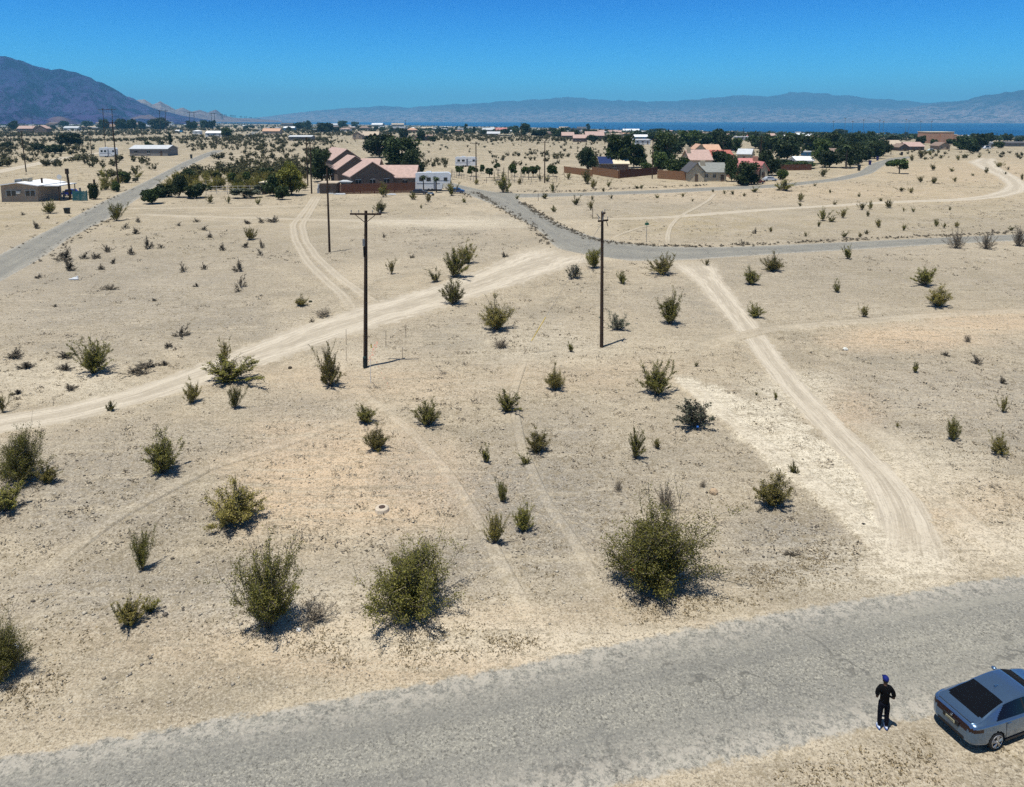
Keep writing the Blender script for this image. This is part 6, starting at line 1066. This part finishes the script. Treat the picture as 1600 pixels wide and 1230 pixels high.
# ---------------------------------------------------------------- things on the lot
CONC = plain('concrete', (.44, .38, .30), .9, .15, 6, bump=.3)
s, (X, Y, z) = at(597, 797); t = ob('concrete_riser', None, loc=(X, Y, gz(X, Y) - .02)); m = MB(); m.tube((0, 0, -.1), (0, 0, .16), .40, .34, CONC, 24); m.tube((0, 0, .16), (0, 0, .20), .34, .29, CONC, 24); m.build('ring', t, smooth=False); m = MB(); m.tube((0, 0, .201), (0, 0, .215), .17, .165, plain('rusty_lid', (.06, .04, .03), .7), 20); m.build('lid', t); tag(t, 'round concrete riser with a small dark lid on the orange sand', 'manhole')
def rock(px, yb, r_, label, col=(.36, .27, .18), seed=1, sq=(1, .9, .75)):
    s, (X, Y, z) = at(px, yb); m = MB(); m.ball((0, 0, r_ * .45), r_, plain('rock_face', col, .9, .25, 4, bump=.5), 14, 9, sq); g = np.random.default_rng(seed); v = np.array(m.v); n = fbm(v[:, 0] * 3 / r_ + 9, v[:, 1] * 3 / r_ + v[:, 2] * 2 / r_, 3, seed) - .5; m.v = [tuple(a * (1 + .5 * b)) for a, b in zip(v, n)]; tag(m.build('rock', loc=(X, Y, gz(X, Y) - .03)), label, 'rock')
rock(1115, 769, .22, 'tan rock left of the dense bush near the pale patch'); rock(25, 1015, .16, 'white bag in the dark bush at the left edge', (.5, .52, .58), 3); rock(467, 985, .10, 'pale round rock among the dead branches by the road', (.6, .58, .54), 4); rock(1321, 547, .22, 'small pale rock at the left end of the orange soil', (.55, .55, .5), 5); rock(426, 835, .06, 'small dark stone right of the sprawling bush', (.03, .025, .02), 6); rock(938, 905, .0601, 'dark stone left of the largest roadside bush', (.06, .05, .04), 7); rock(453, 575, .16, 'dark stone below the dirt track left of the nearest pole', (.04, .03, .02), 8); rock(875, 524, .10, 'dark stone above the tiny round bush', (.05, .03, .02), 9); rock(485, 472, .2, 'dark stone beside the olive bush near the tyre tracks', (.03, .035, .02), 10)  # the white bag at the left edge is built as a rock ball
s, (X, Y, z) = at(1346, 823); m = MB(); m.box(-.14, .02, -.05, .08, 0, .11, WHT); m.box(.05, .20, -.06, .06, 0, .13, BLACK, Matrix.Rotation(.3, 4, 'Z')); m.box(-.2, -.13, -.02, .06, 0, .10, BLACK); tag(m.build('litter', loc=(X, Y, gz(X, Y))), 'black and white piece of litter on the pale patch edge', 'litter')
def scrap(px, yb, zz, col, label, r=.09):
    s, (X, Y, z) = at(px, yb); m = MB(); c = plain('cloth_scrap', col, .8); m.add([(-r, 0, 0), (r, -.03, .02), (r * .8, .02, r * 1.8), (-r * .9, .05, r * 1.5), (0, -r * .6, r)], [(0, 1, 4), (1, 2, 4), (2, 3, 4), (3, 0, 4)], c); tag(m.build('cloth_scrap', loc=(X, Y, gz(X, Y) + zz)), label, 'litter')
scrap(988, 940, 1.35, (.25, .03, .03), 'red scrap caught in the largest roadside bush', .06); scrap(1090, 676, .35, (.02, .10, .36), 'blue scrap caught in the grey green bush', .07)
# stakes, spray marks and wires at the pole foot
STK = plain('rusty_steel', (.10, .07, .055), .8)
for px, yb, yt, mt, l in ((541, 538, 514, STK, 'thin stake upper left of the nearest pole'), (541, 564, 542, STK, 'thin stake left of the nearest pole, the lower one'), (603, 542, 516, POLEW, 'dark stake right of the nearest pole beside the red marks'), (634, 527, 507, STK, 'thin stake farthest right of the nearest pole'), (629, 558, 541, STK, 'thin stake standing in the cross-arm shadow'), (579, 598, 560, WHT, 'thin white stake just right of the nearest pole foot')):
    s, (X, Y, z) = at(px, yb); h = (yb - yt) / s; m = MB(); m.tube((0, 0, 0), (.02, 0, h), .022, .018, mt, 6); m.tube((.02, 0, h), (.02, 0, h + .02), .03, .02, mt, 6); tag(m.build('stake', loc=(X, Y, gz(X, Y))), l, 'stake')
s, (X, Y, z) = at(580, 543); m = MB(); m.tube((0, 0, 0), (0, 0, .32), .05, .05, plain('yellow_plastic', (.5, .38, .02), .5), 10); m.tube((0, 0, .32), (0, 0, .36), .06, .04, BLACK, 10); tag(m.build('yellow_marker', loc=(X, Y, gz(X, Y))), 'short yellow capped marker right of the nearest pole', 'marker')
SPR = plain('orange_spray_paint', (.48, .22, .16), .9, .2, 6); m = MB(); r = random.Random(9)
X0, Y0, _ = P(583, 556)
def dab(px, py, w, h_):
    X, Y, z = P(px, py); k = gz(X, Y) + .012; pts = [(X + w * math.cos(a) * r.uniform(.6, 1.2), Y + h_ * math.sin(a) * r.uniform(.6, 1.2), k) for a in [i * 1.047 for i in range(6)]]; m.add(pts, [tuple(range(6))], SPR)
for i in range(34): t_ = r.random(); dab(590 - 12 * t_ + r.uniform(-3, 3), 532 + 32 * t_, r.uniform(.02, .06), r.uniform(.06, .2))
for px, py in ((588, 566), (592, 572), (596, 582), (600, 590), (605, 597), (607, 602)): dab(px, py, .04, .10)
tag(m.build('spray_marks'), 'orange red utility spray marks on the sand by the nearest pole', 'ground marking')
# guy wires of the right pole
def guy(p0, top, label, guard):
    s, (X, Y, z) = at(*p0); t = ob('guy_wire', None, loc=(X, Y, gz(X, Y))); a = Vector((0, 0, 0)); b = Vector(top) - Vector((X, Y, gz(X, Y))); m = MB(); m.tube(a, b, .009, .009, METAL, 4); m.build('wire', t)
    if guard: m = MB(); m.tube(a + (b - a) * .10, a + (b - a) * .28, .035, .035, plain('yellow_guard', (.55, .40, .08), .6), 8); m.build('guard', t)
    m = MB(); m.tube((0, 0, -.05), tuple((b - a).normalized() * .5), .02, .02, STK, 6); m.build('anchor', t); return tag(t, label, 'guy wire')
tp = (t2.location.x - .1, t2.location.y, t2.location.z + H2 - .9); guy((818, 553), tp, 'guy wire with a yellow guard slanting up to the right power pole', True); guy((908, 398), tp, 'thin guy wire behind the right power pole at the road junction', False)
# fallen branches
for px, yb, sc_, l in ((692, 582, 1.1, 'fallen bare branch on the sand right of the nearest pole'), (585, 605, .9, 'fallen twig below the nearest pole foot'), (1248, 862, .7, 'dry forked twig on the gravel below the pale patch'), (962, 770, .6, 'small forked twig left of the grey leafless shrub'), (1036, 284, 2.2, 'heap of dead branches at the left end of the light brown fence')):
    s, (X, Y, z) = at(px, yb); m = MB(); r = random.Random(px)
    for i in range(9): a = r.uniform(0, 6.28); b = Vector((r.uniform(-.3, .3), r.uniform(-.3, .3), .04)) * sc_; e = b + Vector((math.cos(a) * .5, math.sin(a) * .5, r.uniform(.02, .35))) * sc_; m.tube(b, e, .016 * sc_, .006, STEM, 5)
    tag(m.build('dead_branch', loc=(X, Y, gz(X, Y))), l, 'branch')
# ---------------------------------------------------------------- the car
PAINT, t_, b_ = nmat('silver_blue_paint'); n_ = N(t_); tc_ = n_.new('ShaderNodeTexCoord').outputs['Object']; n_.link(n_.mix(n_.ramp(n_.noise(tc_, 60, 2), .35, .65), (.085, .15, .25), (.115, .19, .30)), b_.inputs['Base Color']); b_.inputs['Metallic'].default_value = .75; b_.inputs['Roughness'].default_value = .32; b_.inputs['Coat Weight'].default_value = .8; b_.inputs['Coat Roughness'].default_value = .06
CGL = plain('tinted_glass', (.004, .004, .005), .12, .1, 2, spec=.4); LAMP = plain('dark_red_lamp', (.012, .003, .004), .2, .1, 3, spec=.5); BTR = plain('black_trim', (.012, .012, .014), .5); RIM = plain('alloy', (.42, .43, .45), .3, .05, 3, metal=.85); TYR = plain('tyre_rubber', (.016, .016, .016), .85, .2, 12); PLATE = plain('cream_plate', (.50, .46, .30), .5); CHR = plain('chrome', (.6, .62, .65), .15, .05, 3, metal=1)
def smooth(x, y, n, k=9):
    q = np.linspace(0, 1, n); v = np.interp(q, x, y)
    p = np.concatenate([2 * v[0] - v[k:0:-1], v, 2 * v[-1] - v[-2:-k - 2:-1]]); return np.convolve(p, np.hanning(2 * k + 3)[1:-1] / np.hanning(2 * k + 3)[1:-1].sum(), 'valid')
def sedan():
    L = 4.95; n = 150; xx = np.linspace(0, 1, n); x = xx * L
    def pr(pts, k=4): return smooth([p[0] / L for p in pts], [p[1] for p in pts], n, k)
    top = pr([(0, .74), (.05, .98), (.12, 1.075), (.35, 1.095), (.58, 1.13), (1.1, 1.275), (1.7, 1.40), (2.2, 1.445), (2.6, 1.45), (3.0, 1.41), (3.35, 1.27), (3.75, 1.06), (4.0, .99), (4.4, .90), (4.75, .78), (4.88, .68), (4.95, .52)], 3)
    belt = pr([(0, .72), (.05, .93), (.15, 1.02), (.5, 1.045), (1.5, 1.0), (3.0, .95), (3.75, .93), (4.1, .90), (4.5, .80), (4.8, .68), (4.95, .50)], 3)
    w = pr([(0, .60), (.06, .76), (.2, .85), (.5, .905), (1.0, .93), (3.6, .925), (4.2, .90), (4.6, .84), (4.85, .70), (4.95, .52)], 3)
    wr = pr([(0, .56), (.3, .72), (.9, .66), (1.5, .60), (2.2, .60), (2.8, .61), (3.3, .66), (3.8, .74), (4.4, .74), (4.8, .62), (4.95, .46)], 4)
    bot = pr([(0, .36), (.1, .30), (.5, .24), (4.5, .22), (4.85, .26), (4.95, .30)], 3)
    rows = []
    for i in range(n):
        b, z, W, R, T = bot[i], belt[i], w[i], wr[i], max(top[i], belt[i] + .012); d = T - z
        key = [(0, b), (W * .90, b), (W * .985, b + .10), (W, b + (z - b) * .45), (W * .992, b + (z - b) * .72), (W * .975, z - .05), (W * .93, z), (W * .90, z + .012), (R + (W * .90 - R) * .42, z + d * .55), (R * 1.02, z + d * .88), (R * .94, z + d * .955), (R * .7, z + d * .985), (R * .35, z + d * .997), (0, z + d)]
        c = [0]
        out_ = []
        sub = [4, 2, 5, 4, 4, 2, 1, 5, 4, 2, 4, 4, 4]
        for k in range(13):
            for j in range(sub[k]): t = j / sub[k]; out_.append((key[k][0] * (1 - t) + key[k + 1][0] * t, key[k][1] * (1 - t) + key[k + 1][1] * t, k + t))
        out_.append((*key[13], 13.0)); rows.append(out_)
    A = np.array(rows); nc = A.shape[1]; col = A[0, :, 2]
    t = ob('parked_sedan', None)
    def V(sy): return np.stack([np.repeat(x, nc), sy * A[:, :, 0].ravel(), A[:, :, 1].ravel()], 1)
    Fq = grid_faces(n, nc); fx = x[Fq // nc].mean(1); fc = col[Fq % nc].mean(1); pos = V(1); cz = pos[Fq][:, :, 2].mean(1)
    arch = np.zeros(len(Fq), bool)
    for wx in (1.03, 3.86): arch |= (np.hypot(fx - wx, cz - .34) < .385) & (fc < 6) & (fc > .9)
    side = (fc > 7.05) & (fc < 9.0); u = (fc - 7) / 2
    sglass = side & (fx > 1.02 + .62 * u) & (fx < 3.72 - .66 * u) & ~((fx > 2.42) & (fx < 2.50)); pil = side & (fx >= 2.42) & (fx <= 2.50)
    rglass = (fc > 9.9) & (fx > .54) & (fx < 1.70) & (fc > 9.9 + .5 * (fx < .60)); wglass = (fc > 9.9) & (fx > 3.06) & (fx < 3.80)
    strip_ = (fx < .13) & (cz > .79) & (cz < .93) & ~arch; lamp = ((fx < .42) & (cz > .80) & (cz < .935) & (fc > 3) & (fc < 7) & (fx > .05)) | (strip_ & (fc < 7.0)); bump = (cz < .36) & (fx < .6) & ~arch; dark = (fc < 1.0)
    mat_lamp = lamp | strip_
    rest = ~(arch | sglass | pil | rglass | wglass | mat_lamp)
    def part(name, mask, mt, parent=t, smooth_=True, sides=(1, -1)):
        vs, fs, b = [], [], 0
        for sy in sides:
            v = V(sy); f = Fq[mask] if sy == 1 else Fq[mask][:, ::-1]; vs.append(v); fs.append(f + b); b += len(v)
        v = np.concatenate(vs); f = np.concatenate(fs); use = np.unique(f); mp = np.full(len(v), -1); mp[use] = np.arange(len(use))
        me = mesh_np(name, v[use], mp[f], mt if isinstance(mt, list) else [mt], smooth=smooth_); me.flip_normals() if me.polygons and me.polygons[len(me.polygons) // 4].normal.dot(me.polygons[len(me.polygons) // 4].center - Vector((2.4, 0, .7))) < 0 else None
        return ob(name, me, parent)
    body = part('body', rest, PAINT); [part('side_window', sglass & f_, CGL, sides=(s_,)) for s_ in (1, -1) for f_ in (fx < 2.45, fx >= 2.45)]; part('rear_window', rglass, CGL); part('windshield', wglass, plain('dark_windshield', (.003, .003, .004), .5, .1, 2, spec=.05)); [part('window_pillar', pil, BTR, sides=(s_,)) for s_ in (1, -1)]; part('tail_light', mat_lamp, LAMP)
    # end caps
    for i0 in (0, n - 1):
        ring = [tuple(v) for v in pos.reshape(n, nc, 3)[i0]] + [(v[0], -v[1], v[2]) for v in pos.reshape(n, nc, 3)[i0][::-1]]; m = MB(); m.add(ring, [tuple(range(len(ring)))], PAINT); m.build('bumper_face', t)
    m = MB(); m.box(-.012, .10, -.50, .50, .36, .46, BTR); m.build('diffuser', t)
    m = MB(); m.box(-.052, -.0455, -.17, .17, .70, .80, PLATE); f = m.build('licence_plate', t); m = MB(); [m.box(-.058, -.053, -.13 + .04 * i, -.105 + .04 * i, .725, .775, BTR) for i in range(7)]; 
    m.build('plate_characters', f)
    m = MB(); m.box(-.04, .02, -.30, .30, .67, .83, BTR); m.build('plate_recess', t)
    m = MB(); m.tube((.02, 0, .90), (-.02, 0, .905), .05, .05, CHR, 12); m.build('emblem', t)
    m = MB(); m.box(.12, .24, -.62, .62, 1.088, 1.112, PAINT, Matrix.Rotation(0, 4, 'Y')); m.build('boot_lip', t)
    m = MB(); m.add([(2.0, -.03, 1.44), (2.0, .03, 1.44), (2.20, .015, 1.45), (2.20, -.015, 1.45), (1.98, 0, 1.52)], [(0, 1, 4), (1, 2, 4), (2, 3, 4), (3, 0, 4)], PAINT); m.build('roof_antenna', t)
    for sy in (1, -1):
        m = MB(); [m.box(a, a + .17, sy * .925 - .02, sy * .925 + .02, .875, .905, PAINT) for a in (1.52, 2.62)]; m.build('door_handle', t)
        m = MB(); m.ball((3.32, sy * .985, 1.0), .12, PAINT, 10, 7, (.7, .9, .6)); m.box(3.27, 3.37, min(sy * .84, sy * .98), max(sy * .84, sy * .98), .94, .99, BTR); m.build('wing_mirror', t, smooth=True)
        m = MB(); [m.box(a, a + .012, sy * .928 - .004, sy * .928 + .004, .36, .96, BTR) for a in (1.45, 2.46, 3.45)]; m.build('door_gap', t)
        m = MB(); m.box(1.45, 3.42, sy * .90 - .03, sy * .90 + .03, .21, .27, BTR); m.build('sill', t)
        m = MB(); m.box(4.68, 4.86, min(sy * .5, sy * .74), max(sy * .5, sy * .74), .62, .70, INS); m.build('headlight', t)
        for wx in (1.03, 3.86):
            wh = ob('wheel', None, t, loc=(wx, sy * .80, .335)); m = MB(); m.tube((0, -.11, 0), (0, .11, 0), .335, .335, TYR, 32); m.tube((0, sy * .11, 0), (0, sy * .125, 0), .325, .29, TYR, 32); m.build('tyre', wh, smooth=False)
            m = MB(); m.tube((0, sy * .1255, 0), (0, sy * .128, 0), .235, .235, BTR, 28)
            for k in range(5):
                for dlt in (-.16, .16):
                    a = k * 2 * math.pi / 5 + .3; c = (math.cos(a + dlt * .5) * .05, sy * .15, math.sin(a + dlt * .5) * .05); e = (math.cos(a + dlt) * .235, sy * .138, math.sin(a + dlt) * .235); m.tube(c, e, .026, .022, RIM, 5)
            for k in range(28): a, b = k * 2 * math.pi / 28, (k + 1) * 2 * math.pi / 28; m.tube((math.cos(a) * .24, sy * .135, math.sin(a) * .24), (math.cos(b) * .24, sy * .135, math.sin(b) * .24), .016, .016, RIM, 5, False)
            m.tube((0, sy * .128, 0), (0, sy * .165, 0), .05, .045, RIM, 12); m.build('rim', wh)
            m = MB(); m.tube((wx, sy * .45, .36), (wx, sy * .62, .36), .43, .43, BTR, 24); m.build('wheel_well', t)
    m = MB(); m.box(.5, 4.5, -.75, .75, .24, .6, BTR); m.build('underbody', t)
    return t
car = sedan()
a_, b2_ = P(1556, 1174), P(1608, 1154); hd = math.atan2(b2_[1] - a_[1], b2_[0] - a_[0]); wv = Vector((1.03, -.92, 0)); wv.rotate(Matrix.Rotation(hd, 3, 'Z')); wv *= .90; car.scale = (.90, .90, .86); car.rotation_euler[2] = hd; car.location = (a_[0] - wv.x, a_[1] - wv.y, gz(a_[0], a_[1]) + .03)
tag(car, 'silver blue sedan with a dark rear window parked on the road shoulder', 'car')
# ---------------------------------------------------------------- the person
def skin(name, pts, edges, rad, mat, parent, lv=2, root=0):
    me = bpy.data.meshes.new(name); me.from_pydata(pts, edges, []); me.materials.append(mat); o = ob(name, me, parent); m = o.modifiers.new('skin', 'SKIN'); m.use_smooth_shade = True; m.use_x_symmetry = False
    for i, r in enumerate(rad): me.skin_vertices[0].data[i].radius = (r if isinstance(r, tuple) else (r, r))
    me.skin_vertices[0].data[root].use_root = True
    s = o.modifiers.new('sub', 'SUBSURF'); s.levels = lv; s.render_levels = lv; return o
SKN = plain('brown_skin', (.085, .045, .03), .6, .1, 6); TEE = plain('black_cotton', (.003, .003, .004), .95, .3, 20, spec=.1); JEAN = plain('dark_navy_denim', (.004, .005, .010), .95, .3, 15, spec=.1); CAPM = plain('blue_cap_cloth', (.008, .015, .11), .8, .2, 10, spec=.1); SHOE = plain('white_blue_shoe', (.50, .56, .68), .6, .2, 12); SOLE = plain('blue_sole', (.04, .10, .35), .6)
pr_ = ob('person', None); ps, (PX_, PY_, PZ_) = at(1379, 1139)
# facing +y (away from us); legs apart, elbows bent, both hands in front holding a small controller
B = [(0, 0, .95), (0, .005, 1.12), (0, 0, 1.30), (0, -.01, 1.44), (0, .0, 1.53), (0, .02, 1.60), (0, .03, 1.67), (0, .03, 1.74),
     (-.085, 0, .86), (-.115, .01, .50), (-.125, -.02, .10), (-.125, .06, .045), (.085, 0, .86), (.105, .02, .50), (.105, -.01, .10), (.105, .07, .045),
     (-.16, -.01, 1.43), (-.225, -.02, 1.37), (-.275, -.05, 1.12), (-.17, .16, 1.06), (-.10, .24, 1.08), (.16, -.01, 1.43), (.225, -.02, 1.37), (.285, -.05, 1.12), (.19, .16, 1.04), (.10, .24, 1.08)]
E = [(0, 1), (1, 2), (2, 3), (3, 4), (4, 5), (5, 6), (6, 7), (0, 8), (8, 9), (9, 10), (10, 11), (0, 12), (12, 13), (13, 14), (14, 15), (3, 16), (16, 17), (17, 18), (18, 19), (19, 20), (3, 21), (21, 22), (22, 23), (23, 24), (24, 25)]
Rr = [(.125, .10), (.125, .095), (.13, .10), (.085, .07), .052, .075, .088, .06, .07, .055, .04, .035, .07, .055, .04, .035, .07, .06, .047, .033, .028, .07, .06, .047, .033, .028]
skin('body', B, E, Rr, SKN, pr_)
skin('t_shirt', [(0, 0, .93), (0, .005, 1.12), (0, 0, 1.30), (0, -.01, 1.44), (0, .005, 1.52), (-.16, -.01, 1.435), (-.235, -.02, 1.36), (-.275, -.045, 1.17), (.16, -.01, 1.435), (.235, -.02, 1.36), (.285, -.045, 1.17)], [(0, 1), (1, 2), (2, 3), (3, 4), (3, 5), (5, 6), (6, 7), (3, 8), (8, 9), (9, 10)], [(.165, .145), (.16, .145), (.175, .15), (.13, .115), .078, .085, .082, .078, .085, .082, .078], TEE, pr_, root=1)
skin('trousers', [(0, 0, 1.0), (0, 0, .92), (-.105, 0, .84), (-.118, .01, .50), (-.128, -.02, .11), (.105, 0, .84), (.108, .02, .50), (.108, -.01, .11)], [(0, 1), (1, 2), (2, 3), (3, 4), (1, 5), (5, 6), (6, 7)], [(.165, .145), (.165, .14), .105, .084, .07, .105, .084, .07], JEAN, pr_, root=1)
m = MB(); m.ball((0, .025, 1.735), .112, CAPM, 18, 10, (.92, 1.08, .82)); m.add([(-.075, .11, 1.735), (.075, .11, 1.735), (.06, .215, 1.715), (-.06, .215, 1.715), (-.075, .11, 1.722), (.075, .11, 1.722), (.06, .215, 1.703), (-.06, .215, 1.703)], [(0, 1, 2, 3), (7, 6, 5, 4), (0, 3, 7, 4), (1, 5, 6, 2), (3, 2, 6, 7)], CAPM); m.tube((0, .025, 1.822), (0, .025, 1.834), .014, .012, CAPM, 8); m.build('cap', pr_, smooth=True)
m = MB(); m.ball((0, .015, 1.665), .091, BTR, 14, 8, (.98, .95, .62)); m.build('hair', pr_, smooth=True)
for nm, vs in (('eye', [(-.034, .108, 1.675), (.034, .108, 1.675)]),):
    for v in vs: m = MB(); m.ball(v, .012, TRIM, 8, 6); m.ball((v[0], v[1] + .008, v[2]), .006, BTR, 6, 4); m.build(nm, pr_, smooth=True)
m = MB(); m.add([(-.014, .112, 1.63), (.014, .112, 1.63), (0, .135, 1.632), (0, .114, 1.668)], [(0, 1, 2), (1, 3, 2), (3, 0, 2)], SKN); m.build('nose', pr_)
for sx in (-1, 1):
    m = MB(); m.ball((sx * .088, .02, 1.655), .028, SKN, 8, 6, (.35, .7, 1.1)); m.build('ear', pr_, smooth=True)
for sx, cx, cy in ((-1, -.135, .03), (1, .112, .045)):
    m = MB(); m.ball((cx, cy, .06), .1, SHOE, 14, 8, (.50, 1.35, .58)); m.build('shoe', pr_, smooth=True); m = MB(); m.ball((cx, cy, .022), .1, SOLE, 14, 6, (.56, 1.42, .22)); m.build('sole', pr_, smooth=True)
# hands: palm, four curled fingers and a thumb each, on the controller
for sx in (-1, 1):
    hx, hy, hz2 = sx * .095, .245, 1.085; pts = [(hx + sx * .01, hy - .03, hz2), (hx, hy, hz2 + .002), (hx - sx * .006, hy + .028, hz2)]; ed = [(0, 1), (1, 2)]; rd = [(.024, .018), (.036, .016), (.034, .014)]
    for k, (l1, l2) in enumerate(((.030, .022), (.034, .026), (.031, .023), (.024, .018))):
        b0 = len(pts); oz = .026 - .017 * k; pts += [(hx - sx * .008, hy + .045, hz2 + oz), (hx - sx * (.008 + l1 * .5), hy + .045 + l1 * .7, hz2 + oz - .004), (hx - sx * (.012 + l1 * .5 + l2), hy + .042 + l1 * .5, hz2 + oz - .008)]; ed += [(2, b0), (b0, b0 + 1), (b0 + 1, b0 + 2)]; rd += [.009, .0085, .007]
    b0 = len(pts); pts += [(hx - sx * .02, hy - .005, hz2 + .03), (hx - sx * .045, hy + .018, hz2 + .040)]; ed += [(1, b0), (b0, b0 + 1)]; rd += [.011, .009]
    skin('hand', pts, ed, rd, SKN, pr_, 1, 1)
ctl = MB(); ctl.box(-.075, .075, .255, .335, 1.075, 1.10, BTR); ctl.box(-.055, .055, .285, .29, 1.10, 1.19, BTR); ctl.tube((-.04, .27, 1.10), (-.04, .27, 1.12), .008, .01, BTR, 8); ctl.tube((.04, .27, 1.10), (.04, .27, 1.12), .008, .01, BTR, 8)
pr_.location = (PX_, PY_, gz(PX_, PY_) + .03); pr_.rotation_euler[2] = math.radians(-8); pr_.scale = (.93, .95, 1.0)
c_ = ctl.build('remote_controller', loc=tuple(pr_.location)); c_.rotation_euler[2] = math.radians(-8); tag(c_, 'small dark remote controller held in front by the standing person', 'controller')
tag(pr_, 'person seen from behind in blue cap, black shirt and dark trousers standing on the road', 'person')
